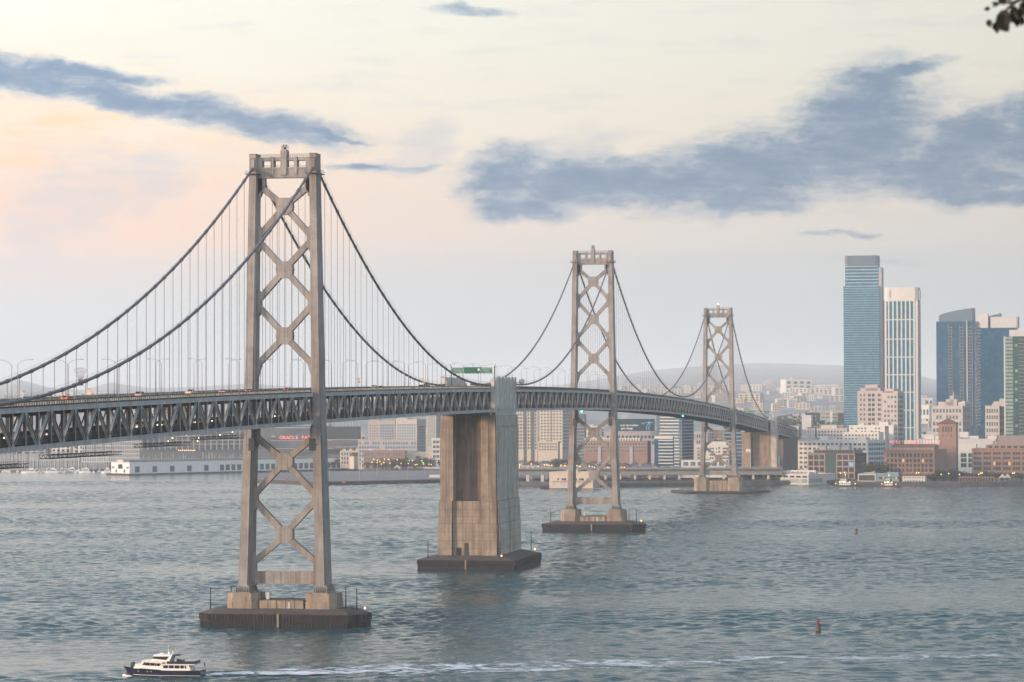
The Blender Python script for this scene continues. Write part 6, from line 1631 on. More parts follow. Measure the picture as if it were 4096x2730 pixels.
for xa, xb in ((2229, 2236), (2246, 2265), (2300, 2308), (2316, 2336), (2346, 2352)): windows(b.r, 'f', b.x(xa), b.x(xb), b.z(1923), b.z(1914), 1 if xb-xa < 12 else 2, 1, .8, .85, gm=GL_DARK, fr=BROWNW)
for xa, xb in ((2205, 2216), (2243, 2262), (2322, 2340)): add(b, 'door', LILAC, b.x(xa), b.x(xb), -.15, .1, 0, b.z(1932))
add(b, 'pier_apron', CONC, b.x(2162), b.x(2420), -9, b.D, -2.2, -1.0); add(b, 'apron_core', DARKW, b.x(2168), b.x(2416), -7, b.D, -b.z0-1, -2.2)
for k in range(22): x = b.x(2163)+k*(b.x(2418)-b.x(2163))/21; add(b, 'fender_pile', FEND, x-.35, x+.35, -9.3, -8.9, -b.z0-1, -1.2)
b = block('quay_barge', 'small dark barge end of the cream shed pier', 2160, 2196, 2198, 1944, 2470, FEND, ang=6, zb_=0, depth=6, cat='barge', parapet=False)

b = block('cream_tower_block', 'tall cream and blue apartment tower behind the anchorage, left of the middle tower', 2058, 2150, 2152, 1560, 3050, CREAM, ang=8, cat='apartment block')
windows(b.r, 'f', -b.L/2+.5, b.L/2-.5, b.z(1800), b.z(1640), 9, 12, .58, .55); GL_GB = glass('grey_blue_glass', (.07, .10, .12))
add(b, 'glass_strip', GL_GB, b.x(2095), b.x(2107), -.3, .1, 6, b.H); add(b, 'glass_strip', GL_GB, b.x(2124), b.x(2138), -.3, .1, 6, b.H)
b = block('cream_tower_block', 'cream apartment tower with balconies beside the left leg of the middle tower', 2160, 2250, 2280, 1575, 3020, CREAM, ang=22, cat='apartment block')
windows(b.r, 'f', -b.L/2+.5, b.L/2-.5, b.z(1775), b.z(1640), 7, 11, .6, .55); windows(b.r, 's', 1, b.D-1, b.z(1800), b.z(1640), 6, 12, .75, .6, gm=GL_BLUE, Lx=b.L/2)
for k in range(11): z = b.z(1775)+k*(b.z(1640)-b.z(1775))/11; add(b, 'balcony', GREYW, b.x(2193), b.x(2208), -1.2, .05, z, z+1.1)
b = block('low_cream_block', 'low cream block in front of the cream tower by the middle tower', 2152, 2232, 2240, 1770, 2960, CREAM, ang=12, cat='apartment block')
windows(b.r, 'f', -b.L/2+.5, b.L/2-.5, b.z(1805), b.H-.3, 7, 3, .6, .5)
b = block('blue_glass_block', 'hazy blue glass tower seen through the lower braces of the middle tower', 2298, 2338, 2346, 1660, 3250, GL_GB, ang=15, cat='office')
bands(b, 'floor_band', GREYW, [6+k*3.6 for k in range(int((b.H-6)/3.6))], .6, -b.L/2, b.L/2, .2, side=False)

bb = thing('billboard', 'wide dark teal billboard with white words between the middle tower and the banded block', 'billboard', G(2547, 2960, 30))
def bz(y): return P(2547, y, 2960).z-30
def bxx(px): return P(px, 1700, 2960).x-bb.location.x
MB().box(bxx(2440), bxx(2620), 0, 1.0, bz(1725), bz(1677)).build('panel', mat('teal_board', (.012, .05, .07), .5, .1), bb)
hh = bz(1677)-bz(1725)
text('only site builder', hh*.235, bb, (bxx(2479), -.1, bz(1705.5)), SWHITE, align='LEFT', bold=.04); text('gets design', hh*.235, bb, (bxx(2482), -.1, bz(1718)), SWHITE, align='LEFT', bold=.04)
mb = MB(); C2 = glow_mat('board_glow', (.10, .42, .5), .35)
for pts in (((2598, 1692), (2588, 1704), (2586, 1722)), ((2598, 1692), (2599, 1706), (2593, 1714), (2601, 1722)), ((2566, 1690), (2572, 1698), (2580, 1692), (2598, 1690), (2606, 1694), (2612, 1690))):
    for p, q in zip(pts[:-1], pts[1:]): mb.beam((bxx(p[0]), -.12, bz(p[1])), (bxx(q[0]), -.12, bz(q[1])), .1, .55, up=(0, 0, 1))
mb.box(bxx(2594), bxx(2603), -.15, -.05, bz(1694), bz(1688)); mb.build('picture', C2, bb)
mb = MB()
for k in range(14): x = bxx(2442)+k*(bxx(2618)-bxx(2442))/13; mb.box(x-.15, x+.15, .3, .6, bz(1677), bz(1671)); mb.box(x-.2, x+.2, .4, .8, bz(1735), bz(1725))
mb.build('lamp_post_row', LAMPST, bb)
b = block('billboard_building', 'low industrial building under the billboard', 2420, 2640, 2645, 1729, 2985, LILAC, ang=5, cat='building')
roof_units(b, 4, 8); windows(b.r, 'f', -b.L/2+1, b.L/2-1, b.H-14, b.H-2, 14, 2, .6, .5)

b = block('banded_apartment_tower', 'white banded apartment tower behind the bridge between the middle and farthest towers', 2627, 2728, 2775, 1600, 2860, GL_NAVY, ang=30, cat='apartment block')
nf = int(b.H/3.15); L = b.L/2
for k in range(nf): add(b, 'balcony_band', WHITEW, -L+4, L-3, -.9, .1, k*3.15+1, k*3.15+2.0)
for k in range(nf): add(b, 'flank_band', GREYW, L-.1, L+.5, 3, b.D-2, k*3.15+1, k*3.15+1.8)
mb = MB()
for k in range(nf): mb.box(L-2.6, L+.7, -1.0, 1.5, k*3.15+1, k*3.15+1.25).box(-L-.3, -L+3.4, -.7, 1.5, k*3.15+1, k*3.15+1.2)
for x in (L-2.6, L+.6, -L-.2, -L+1.6, -L+3.3): mb.box(x-.08, x+.08, -1.0, -.8, 0, b.H)
mb.build('corner_balcony', GREYW, b.r, kind='stuff')
b = block('banded_apartment_block', 'lower white banded wing in front of the banded apartment tower', 2618, 2693, 2697, 1748, 2820, GL_NAVY, ang=10, depth=14, cat='apartment block')
L = b.L/2
for k in range(int(b.H/3.15)): add(b, 'balcony_band', WHITEW, -L+4, L, -.9, .1, k*3.15+1, k*3.15+2.1)
add(b, 'top_band', WHITEW, -L, L, -1, .2, b.H-2, b.H+.8)
b = block('brick_terrace', 'long red brick and white row with square windows behind the middle tower', 2335, 2590, 2604, 1768, 2880, mat('dull_brick', (.26, .17, .15), .85, .12), ang=10, cat='apartment block')
L = b.L/2; windows(b.r, 'f', -L+1, L-1, b.z(1812), b.H-.5, 22, 3, .5, .6, fr=WHITEW); add(b, 'white_storey', WHITEW, -L, L-8, 3, 14, b.H, b.z(1754)); windows(b.r, 'f', -L+1, L-9, b.H+.3, b.z(1755), 20, 1, .4, .7, y=3)
for k in (1, 4): x = -L+(k+.5)*2*L/6; add(b, 'white_bay', GREYW, x-1.5, x+1.5, -1.0, .1, 0, b.H-5)
# small gabled houses in rows
def gable_house(px, w, wd, h, label, wall, roof, group, seed):
    rg = random.Random(seed); p = G(px, w, LZ); d = p-CAM; rz = math.atan2(-d.x, d.y)-R(rg.uniform(5, 35))
    r = thing('gabled_house', label, 'house', p, rz, group); a = wd/2; dp = wd*.9
    MB().box(-a, a, 0, dp, -1, h).build('wall', wall, r)
    MB().add([(-a-.5, -.5, h), (a+.5, -.5, h), (a+.5, dp+.5, h), (-a-.5, dp+.5, h), (0, -.2, h+wd*.28), (0, dp+.2, h+wd*.28)], [(3, 2, 1, 0), (0, 1, 4), (1, 2, 5, 4), (2, 3, 5), (3, 0, 4, 5)]).build('roof', roof, r)
    me = win_mesh(wd*.13, h*.16, GL_WIN, WHITEW)
    for i in range(3):
        for j in range(2): link('window', me, r, (-a+wd*(i+.5)/3, 0, h*(.2+.42*j)))
    return r
hw = [('grey', mat('house_grey', (.42, .41, .40), .8, .06)), ('tan', mat('house_tan', (.48, .40, .32), .8, .06)), ('cream', CREAM), ('pale blue', mat('house_blue', (.34, .38, .42), .8, .06)), ('brown', BROWNW)]
HX = [(2085, 2930), (2120, 2900), (2165, 2900), (2180, 2860), (2262, 2880), (2248, 2940), (2330, 2850), (2365, 2870), (2352, 2800), (2395, 2850), (2415, 2800), (2465, 2850), (2500, 2830), (2490, 2780), (2535, 2830), (2560, 2780), (2580, 2840), (2606, 2810), (1560, 3140), (1600, 3130), (1650, 3150), (1700, 3120), (1738, 3110), (1722, 3180), (1760, 3160)]
for k, (px, w) in enumerate(HX):
    nm, wl = hw[(k*3) % 5]
    gable_house(px, w, 10+(k*5) % 6, 8+(k*7) % 7, f'{nm} gabled house {"left of the anchorage" if px < 1800 else "behind the trees right of the anchorage" if px < 2300 else "behind the middle tower" if px < 2480 else "left of the banded apartment tower"}', wl, [ROOFG, ROOFT, mat('slate', (.10, .11, .12), .8, .1)][k % 3], 'gabled houses behind the shore', k)

# ---- behind the farthest tower
b = block('white_apartment_block', 'bright white apartment block with round portholes framed by the farthest tower', 2786, 2915, 2924, 1786, 2800, WHITEW, ang=8, depth=18, cat='apartment block')
L = b.L/2
add(b, 'upper_storey', WHITEW, b.x(2830), b.x(2905), 2, 12, b.H, b.z(1768))
for xa, xb, n_ in ((2788, 2800, 1), (2838, 2856, 2), (2890, 2918, 2)): windows(b.r, 'f', b.x(xa), b.x(xb), b.z(1840), b.H-.5, n_, 4, .8, .5)
for k in range(3): MB().lathe([(.55, -.1), (.55, .1)], 12).build('porthole', GL_DARK, b.r).matrix_local = Matrix.Translation((b.x(2866), -.05, b.z(1823-k*13)))@Matrix.Rotation(math.pi/2, 4, 'X')
windows(b.r, 'f', b.x(2872), b.x(2882), b.z(1830), b.H, 1, 3, .7, .5)
for k in range(4): z = b.z(1840)+k*(b.H-b.z(1840))/4; add(b, 'balcony', CREAM, -L-1.2, b.x(2800), -1.2, .05, z-.3, z+.8)
b = block('low_white_hall', 'low white hall with square windows behind the wharf, left of the farthest tower', 2725, 2905, 2912, 1846, 2700, WHITEW, ang=6, depth=16, cat='building')
windows(b.r, 'f', -b.L/2+1, b.L/2-1, b.z(1866), b.H-.2, 6, 1, .68, .8, gm=GL_GB, fr=WHITEW)
b = block('white_edge_block', 'narrow white apartment block left of the farthest tower', 2784, 2806, 2808, 1780, 2830, CREAM, ang=8, cat='apartment block')
b = block('dark_glass_office', 'hazy dark glass office seen behind the right leg of the farthest tower', 2895, 2975, 2995, 1690, 2950, GL_NAVY, ang=18, cat='office')
bands(b, 'floor_band', GREYW, [4+k*3.8 for k in range(int((b.H-4)/3.8))], .9, -b.L/2, b.L/2, .3)
b = block('grey_balcony_block', 'grey apartment block seen above the braces of the farthest tower', 2834, 2896, 2900, 1715, 2990, GREYW, ang=8, cat='apartment block')
windows(b.r, 'f', -b.L/2+1, b.L/2-1, 10, b.H-1, 6, 10, .7, .55)
b = block('white_edge_block', 'pale slab block between the banded tower and the farthest tower', 2774, 2786, 2787, 1745, 2980, PALEW, ang=8, cat='building'); 
b = block('grey_shed', 'low grey hall behind the trees left of the farthest tower', 2776, 2830, 2834, 1730, 3060, LILAC, ang=8, cat='building'); windows(b.r, 'f', -b.L/2+1, b.L/2-1, 6, b.H-1, 6, 5, .6, .5)
p = G(2996, 2605, 6.5)
t = thing('waterfront_pavilion', 'cream tent roofed pavilion with a flagpole in front of the shore anchorage', 'pavilion', p, YAW)
MB().box(-11, 9, 0, 9, -4, 4.4).build('glazed_wall', GL_DARK, t)
MB().add([(-7, -.5, 4.4), (8.5, -.5, 4.4), (8.5, 9.5, 4.4), (-7, 9.5, 4.4), (1, 4.5, 8.6)], [(3, 2, 1, 0), (0, 1, 4), (1, 2, 4), (2, 3, 4), (3, 0, 4)]).build('tent_roof', mat('tent_cream', (.75, .58, .45), .8, .05), t)
MB().add([(8, -.5, 3), (12, -.5, 1.5), (12, 6, 1.5), (8, 6, 3), (9, 3, 6.5)], [(3, 2, 1, 0), (0, 1, 4), (1, 2, 4), (2, 3, 4), (3, 0, 4)]).build('side_tent', mat('tent_cream', (.75, .58, .45)), t)
mb = MB()
for k in range(12): mb.box(-11+k*1.8-.1, -11+k*1.8+.1, -.2, 0, -4, 4.4)
mb.build('mullion', WHITE, t)
f = thing('flag', 'white flag on a tall pole above the cream pavilion', 'flag', p+Vector((1.5, -1.5, -3)))
MB().tube([(0, 0, 0), (0, 0, 28)], [.18, .1], 6).build('pole', WHITE, f); MB().add([(0, 0, 28), (-3.6, .3, 27.6), (-3.8, -.2, 25), (0, 0, 25.2), (-1.8, -.4, 27.8), (-1.9, .4, 25.0)], [(0, 4, 5, 3), (4, 1, 2, 5)]).build('cloth', WHITE, f)
p = G(2612, 2620, 5); t = thing('domed_tent', 'orange lit domed tent with a pole on the wharf left of the banded tower', 'tent', p)
MB().lathe([(5.2, 0), (4.9, 1.4), (3.6, 3.3), (1.5, 4.6), (.1, 5.0)], 14).build('dome', mat('tent_orange', (.75, .42, .2), .7, .1, emit=(1, .5, .2), estr=.25), t); MB().tube([(0, 0, 5), (0, 0, 14)], .15, 5).build('pole', WHITE, t)
# ================================================================ LEFT: harbour, ballpark, long pier
SHEDW = mat('shed_white', (.76, .75, .72), .7, .05)
b = block('pier_shed', 'long white pier shed with green doors reaching from the marina behind the nearest tower', 445, 518, 1432, 1854, 2990, SHEDW, ang=51.5, cat='pier shed', yb=1892)
L, D = b.L/2, b.D
MB().profile([(-L, b.H), (L, b.H), (L*.55, b.H+1.2), (L*.32, b.H+1.4), (L*.32, b.H+3.4), (-L*.32, b.H+3.4), (-L*.32, b.H+1.4), (-L*.55, b.H+1.2)], -.3, 1.0).build('front_gable', WHITEW, b.r)
MB().box(-L*.75, L*.6, 4, D-2, b.H, b.H+3.0).build('clerestory_roof', ROOFG, b.r)
windows(b.r, 'f', -L*.28, L*.28, b.H*.35, b.H*.95, 1, 1, .9, .8, gm=GL_DARK, fr=WHITEW, arch=True)
for x in (-.78, .78): windows(b.r, 'f', L*x-2, L*x+2, b.H*.38, b.H*.7, 2, 1, .75, .6, gm=GL_DARK, fr=WHITEW)
for x in (-.45, .45): add(b, 'front_door', DARKW, L*x-1.2, L*x+1.2, -.15, .1, 0, b.H*.33)
GD = mat('green_door', (.07, .12, .13), .6, .08)
dm = MB().box(0, .2, -2.9, 2.9, 0, b.H*.62).mesh('cargo_door', GD)
for k in range(5): link('cargo_door', dm, b.r, (L-.05, 10+k*22.0*D/305, .2))
for k in range(24): link('cargo_door', dm, b.r, (L-.05, 118*D/305+k*7.6*D/305, .2), scale=(1, .92, 1))
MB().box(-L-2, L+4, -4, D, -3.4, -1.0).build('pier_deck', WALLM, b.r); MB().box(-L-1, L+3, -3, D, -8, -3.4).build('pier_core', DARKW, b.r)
for k in range(14): add(b, 'fender_pile', FEND, -L-2+k*(2*L+6)/13-.4, -L-2+k*(2*L+6)/13+.4, -4.3, -3.8, -8, -.6)
add(b, 'end_block', WHITEW, -L*.3, L+.3, D, D+14, -1, b.H*.95); 
b = block('harbour_office', 'white gabled harbour office with a brown roof at the long pier end', 1398, 1416, 1466, 1826, 3150, CREAM, ang=50, cat='house', parapet=False)
MB().add([(-b.L/2, -.4, b.H), (b.L/2, -.4, b.H), (b.L/2, b.D, b.H), (-b.L/2, b.D, b.H), (0, -.4, b.H+4), (0, b.D, b.H+4)], [(3, 2, 1, 0), (0, 1, 4), (1, 2, 5, 4), (2, 3, 5), (3, 0, 4, 5)]).build('roof', ROOFT, b.r)
b = block('harbour_office', 'white two storey quay building with dark openings at the right end of the long pier', 1444, 1490, 1493, 1838, 3120, WHITEW, ang=8, cat='building', yb=1872)
windows(b.r, 'f', -b.L/2+.5, b.L/2-.5, b.H*.5, b.H-.5, 6, 1, .5, .6, gm=GL_DARK, fr=WHITEW); windows(b.r, 'f', -b.L/2+.5, b.L/2-.5, .2, b.H*.45, 3, 1, .6, .85, gm=GL_DARK, fr=WHITEW)

def flat_pier(name, label, pts, z0, z1, mt, cat='pier'):
    q = [WY(x, y) for x, y in pts]
    c = sum((Vector((p.x, p.y, 0)) for p in q), Vector())/len(q)
    r = thing(name, label, cat, c)
    poly = [(p.x-c.x, p.y-c.y) for p in q]
    MB().prism(poly, z1-.8, z1).build('deck', mt, r); MB().prism(scale_poly(poly, .985, (0, 0)), -2, z1-.8).build('pier_wall', WALLM, r)
    return r, c
r, c = flat_pier('parking_pier', 'broad flat parking pier lying low on the water left of the anchorage', [(972, 1928), (1300, 1943), (1770, 1933), (1775, 1896), (1310, 1901), (975, 1911)], 0, 3.6, mat('pier_asphalt', (.16, .155, .15), .9, .15, .03))
for k, (px, py) in enumerate(((1318, 1924), (1394, 1908), (1438, 1922), (1508, 1914), (1455, 1906), (1629, 1920), (1700, 1905), (1757, 1918))):
    p = WY(px, py, 3.6); t = thing('pier_lamp_post', 'thin lamp post on the flat parking pier', 'street lamp', (p.x, p.y, 3.6), group='lamp posts on the parking pier')
    MB().tube([(0, 0, 0), (0, 0, 9)], .14, 5).build('pole', LAMPST, t); MB().box(-.8, .8, -.15, .15, 9, 9.2).build('lamp_head', LAMPST, t)
for k, (px, py, c_) in enumerate(((1739, 1912, 'white'), (1146, 1928, 'orange'), (1375, 1934, 'red'))):
    p = WY(px, py, 3.6); t = thing('storage_container', f'{["long white trailer at the right of", "small orange box on the edge of", "red box near the front edge of"][k]} the flat parking pier', 'container', (p.x, p.y, 3.6), .1)
    mb = MB().box(-5 if k == 0 else -1.6, 5 if k == 0 else 1.6, -1.3, 1.3, .25, 2.7); mb.build('box', mat('dull_box', (.26, .12, .09), .7, .1) if k else WHITEW, t); MB().box(-1.5, 1.5, -1.0, 1.0, 0, .25).build('skid', BLACK, t)
r, c = flat_pier('fishing_pier', 'narrow pale jetty on short columns in front of the trees left of the anchorage', [(1455, 1888), (1770, 1894), (1770, 1890), (1455, 1884)], 0, 5.6, CONC_P)
r, c = flat_pier('breakwater', 'low tan breakwater in front of the marina at left', [(-120, 1886), (270, 1893), (272, 1890), (-120, 1880)], 0, 2.6, CONC)
r, c = flat_pier('breakwater', 'second dark breakwater between the marina mouth and the long pier', [(352, 1890), (446, 1889), (446, 1884), (356, 1884)], 0, 2.6, WALLM)

def ballpark():
    w = 3450
    r = thing('ballpark', 'big hazy ballpark with tiers of stands and a dark scoreboard behind the nearest tower', 'stadium', G(1180, w, LZ), YAW)
    o = r.location; Rm = Matrix.Rotation(-YAW, 3, 'Z')
    def L(px, py, dw=0):
        p = P(px, py, w+dw)-o; return Rm@p
    ST = mat('stand_steel', (.12, .14, .16), .8, .15, .05); SB = mat('stand_brick', (.10, .115, .13), .8, .12, .05)
    def quad(nm, x0, x1, y0, y1, mt, dw=0, th=8):
        a, b_ = L(x0, y1, dw), L(x1, y0, dw); return MB().box(a.x, b_.x, a.y, a.y+th, max(-1, a.z) if y1 < 1880 else -1, b_.z).build(nm, mt, r)
    quad('upper_deck', 560, 980, 1722, 1792, ST, 60, 30); quad('lower_stand', 560, 1010, 1792, 1890, SB, 30, 30)
    quad('centre_stand', 980, 1320, 1704, 1800, ST, 50, 30); quad('outfield_wall', 980, 1440, 1796, 1890, SB, 20, 30)
    quad('scoreboard', 1307, 1442, 1707, 1758, mat('score_dark', (.03, .045, .055), .6, .1), 10, 6); quad('score_base', 1300, 1470, 1760, 1800, mat('score_base', (.16, .17, .18), .8, .1), 12, 12)
    quad('ledge', 1085, 1330, 1762, 1764, CREAM, -4, 4); quad('ledge', 1100, 1250, 1711, 1713, PALEW, 40, 4); quad('ledge', 1310, 1470, 1758, 1760, CREAM, -2, 4); quad('ledge', 1085, 1100, 1744, 1748, PALEW, 40, 4)
    quad('ledge', 1340, 1440, 1788, 1790, PALEW, 5, 4); quad('ledge', 1090, 1330, 1794, 1796, PALEW, 5, 4)
    for k in range(9): quad('sign_pylon', 1330+k*13, 1334+k*13, 1678, 1707, GREYW, 20, 2)
    for k in range(18): quad('stand_frame', 566+k*23, 569+k*23, 1722, 1800, GREYW, 24, 2)
    for k in range(4): quad('seat_row', 700, 970, 1728+k*16, 1731+k*16, PALEW, 56, 2)
    for k, px in enumerate((672, 690, 745, 764, 790, 796, 880, 930, 1040)):
        p = L(px, 1765-(k % 4)*12, -12); MB().lathe([(.1, -.8), (.8, -.4), (.8, .4), (.1, .8)], 6, p).build('flood_lamp', glow_mat('flood_glow', (1, .78, .5), 3), r)
    for k in range(9):
        p = L(715+k*8, 1802+(k % 2), -14); MB().lathe([(.1, -.6), (.6, -.3), (.6, .3), (.1, .6)], 6, p).build('concourse_lamp', glow_mat('warm_glow', (1, .55, .18), 2.5), r)
    s = thing('stadium_sign', 'red glowing ORACLE PARK letters on the ballpark, half hidden by tower braces', 'sign', r.location+Matrix.Rotation(YAW, 3, 'Z')@L(1180, 1757, -6), YAW)
    hgt = L(1180, 1744).z-L(1180, 1757).z; x0 = L(1119, 1757).x; x1 = L(1250, 1757).x; c0 = L(1180, 1757).x
    RD = glow_mat('park_red', (1, .16, .11), .7)
    ol = 'ORACLE PARK'; st = (x1-x0)/10.6
    for i, ch in enumerate(ol):
        if ch != ' ': text(ch, hgt*1.42, s, (x0-c0+st*(i+.5), 0, 0), RD, name='letter', depth=.1, bold=.14)
    mb = MB().box(x0-c0, x1-c0, .3, .6, -.4, -.1).box(x0-c0, x1-c0, .3, .6, hgt+.1, hgt+.3); mb.build('frame', WEB, s)
ballpark()
b = block('white_grid_building', 'pale office building with a grid of white fins behind the marina at left', 327, 565, 570, 1722, 3500, GL_BLUE, ang=6, cat='office')
L = b.L/2
for k in range(34): x = -L+(k+.5)*2*L/34; add(b, 'fin', WHITEW, x-.5, x+.5, -.8, .1, 0, b.H)
for k in range(8): z = b.H*k/8; add(b, 'floor_band', WHITEW, -L, L, -.5, .1, z, z+1.3)
b = block('low_grey_hall', 'low pale hall far behind the marina masts at the left edge', -60, 320, 324, 1822, 3600, GREYW, ang=4, cat='building'); roof_units(b, 4, 21)
b = block('hazy_block', 'hazy grey block between the pale office and the ballpark', 575, 700, 705, 1735, 3900, GREYW, ang=5, cat='building'); windows(b.r, 'f', -b.L/2+2, b.L/2-2, 12, b.H-2, 14, 6, .6, .5)
b = block('hazy_block', 'hazy lilac block at the left leg of the nearest tower', 905, 985, 990, 1700, 3950, LILAC, ang=5, cat='building'); windows(b.r, 'f', -b.L/2+2, b.L/2-2, 12, b.H-2, 8, 8, .6, .5)
b = block('pink_apartment_tower', 'pinkish apartment tower pair, left one with two glazed bays, left of the anchorage', 1473, 1580, 1586, 1686, 3200, PINKW, ang=8, cat='apartment block')
add(b, 'roof_storey', PINKW, b.x(1485), b.x(1520), 4, 14, b.H, b.z(1676)); windows(b.r, 'f', b.x(1520), b.x(1576), 8, b.H-3, 6, 13, .7, .66, gm=GL_BLUE, fr=PALEW); windows(b.r, 'f', b.x(1476), b.x(1514), 8, b.H-3, 4, 13, .4, .5)
b = block('pink_apartment_tower', 'pinkish apartment tower beside the anchorage with a glazed grey right flank', 1583, 1668, 1703, 1681, 3180, PINKW, ang=26, cat='apartment block')
windows(b.r, 'f', b.x(1588), b.x(1664), 8, b.H-4, 8, 13, .6, .66, gm=GL_BLUE, fr=PALEW); windows(b.r, 's', 1, b.D-1, 8, b.H-6, 8, 12, .7, .66, gm=GL_BLUE, fr=GREYW, Lx=b.L/2); add(b, 'roof_storey', PINKW, b.x(1583), b.x(1625), 3, 15, b.H, b.z(1673))
b = block('pink_podium', 'lower pale podium with balconies in front of the pinkish towers', 1432, 1668, 1672, 1762, 3120, PINKW, ang=6, depth=14, cat='apartment block'); windows(b.r, 'f', -b.L/2+1, b.L/2-1, 3, b.H-1, 22, 6, .62, .6, gm=GL_BLUE, fr=PALEW, skip=.15)
b = block('grey_tower_block', 'grey blue tower block above the podium, left of the anchorage', 1707, 1745, 1770, 1640, 3350, GREYW, ang=24, cat='apartment block'); windows(b.r, 'f', -b.L/2+1, b.L/2-1, 20, b.H-1, 4, 16, .7, .5); windows(b.r, 's', 1, b.D-1, 20, b.H-1, 5, 16, .7, .5, Lx=b.L/2)
b = block('white_balcony_block', 'white balcony block touching the left edge of the anchorage', 1727, 1775, 1778, 1757, 3080, WHITEW, ang=6, cat='apartment block'); windows(b.r, 'f', -b.L/2+1, b.L/2-1, 6, b.H-.5, 3, 5, .75, .55)
b = block('brick_low_block', 'low dark brick block with white framed windows left of the anchorage', 1455, 1620, 1625, 1806, 3090, mat('dull_brick', (.26, .17, .15)), ang=6, depth=14, cat='building'); windows(b.r, 'f', -b.L/2+1, b.L/2-1, 3, b.H-.5, 14, 3, .4, .6, fr=WHITEW, skip=.35)
b = block('cream_low_block', 'low cream building with stepped chimneys right of the nearest tower', 1360, 1452, 1456, 1806, 3180, CREAM, ang=6, depth=14, cat='building'); windows(b.r, 'f', -b.L/2+1, b.L/2-1, 3, b.H-.5, 8, 3, .5, .6)
for k in range(3): x = b.x(1376+k*26); add(b, 'chimney', CREAM, x-1.6, x+1.6, 2, 6, b.H, b.z(1796))
b = block('cream_low_block', 'wide low cream hall with a ribbed roof behind the palms left of the anchorage', 1592, 1760, 1765, 1813, 3100, CREAM, ang=6, depth=14, cat='building')
p = G(1586, 3020, 5.0); t = thing('arc_sculpture', 'pale curved bow shaped sculpture on the jetty left of the anchorage', 'sculpture', p)
MB().profile([(-5, 0), (-3, .9), (-1.5, 2.4), (0, 3.6), (1.9, 3.4), (3.4, 1.9), (4.2, 0), (3, 0), (1.5, 1.7), (0, 2.2), (-1.5, 1.0)][::-1], -.3, .3).build('arc', PALEW, t)
# ================================================================ TREES, SHORE LAMPS, BOATS
LEAF = mat('tree_leaf', (.045, .055, .035), .8, .35, .9); LEAF2 = mat('tree_leaf_olive', (.06, .06, .035), .8, .35, .9); LEAF3 = mat('tree_leaf_brown', (.09, .06, .045), .8, .35, .9); BARK = mat('tree_bark', (.07, .055, .045), .9, .2)
def crown_mesh(seed, lf, n=420, flat=1.0):
    rg = random.Random(seed); mb = MB()
    cl = [(rg.uniform(-.62, .62), rg.uniform(-.62, .62), rg.uniform(.25, 1.0)*flat, rg.uniform(.22, .42)) for _ in range(13)]
    for i in range(n):
        cx, cy, cz_, rr = cl[rg.randrange(len(cl))]
        th, ph = rg.uniform(0, 2*math.pi), math.acos(rg.uniform(-1, 1)); q = rr*rg.uniform(.55, 1.05)
        p = Vector((cx+q*math.sin(ph)*math.cos(th), cy+q*math.sin(ph)*math.sin(th), cz_+q*math.cos(ph)*.85))
        s = rg.uniform(.05, .12); a = Vector((rg.uniform(-1, 1), rg.uniform(-1, 1), rg.uniform(-1, 1))).normalized(); b_ = a.orthogonal().normalized()
        mb.add([p-a*s, p+b_*s*.7, p+a*s, p-b_*s*.7], [(0, 1, 2, 3)])
    return mb.mesh('crown', lf)
CR = [crown_mesh(k, [LEAF, LEAF2, LEAF, LEAF3][k % 4], flat=[1, .85, 1.15, .9][k % 4]) for k in range(8)]
TRK = MB().tube([(0, 0, -.05), (.02, .01, .25), (-.02, .02, .5), (0, 0, .75)], [.045, .035, .028, .012], 6).tube([(0, .02, .35), (.22, .1, .62)], [.022, .008], 5).tube([(-.01, .01, .4), (-.2, -.12, .66)], [.02, .008], 5).mesh('trunk', BARK)
def palm_mesh():
    mb = MB(); rg = random.Random(4)
    for k in range(22):
        a = k*2.4; up = rg.uniform(.1, .9); d = Vector((math.cos(a), math.sin(a), 0)); pr = Vector((0, 0, 1.0))
        for s in range(4):
            f = (s+1)/4; q = Vector((0, 0, 1.0))+d*(.42*f)+Vector((0, 0, up*.3*f-.42*f*f)); n_ = Vector((-d.y, d.x, 0))*.05*(1.1-f)
            mb.add([pr-n_, pr+n_, q+n_*.7, q-n_*.7], [(0, 1, 2, 3)]); pr = q
    return mb.mesh('frond', LEAF)
PALM = palm_mesh(); PTRK = MB().tube([(0, 0, 0), (.01, 0, .5), (0, 0, 1.0)], [.03, .022, .025], 6).mesh('trunk', BARK)
def tree(px, w, h, label, group, k, z=LZ, spread=.55):
    r = thing('tree', label, 'tree', G(px, w, z), k*1.3, group)
    link('trunk', TRK, r, scale=(h*.8, h*.8, h*.75)); link('crown', CR[k % 8], r, (0, 0, h*.12), scale=(h*spread, h*spread, h*.66))
def palm(px, w, h, label, group, z=LZ):
    r = thing('palm_tree', label, 'palm tree', G(px, w, z), px, group)
    link('trunk', PTRK, r, scale=(h*.8, h*.8, h*.92)); link('frond', PALM, r, scale=(h*.75, h*.75, h*.92))
rg = random.Random(77)
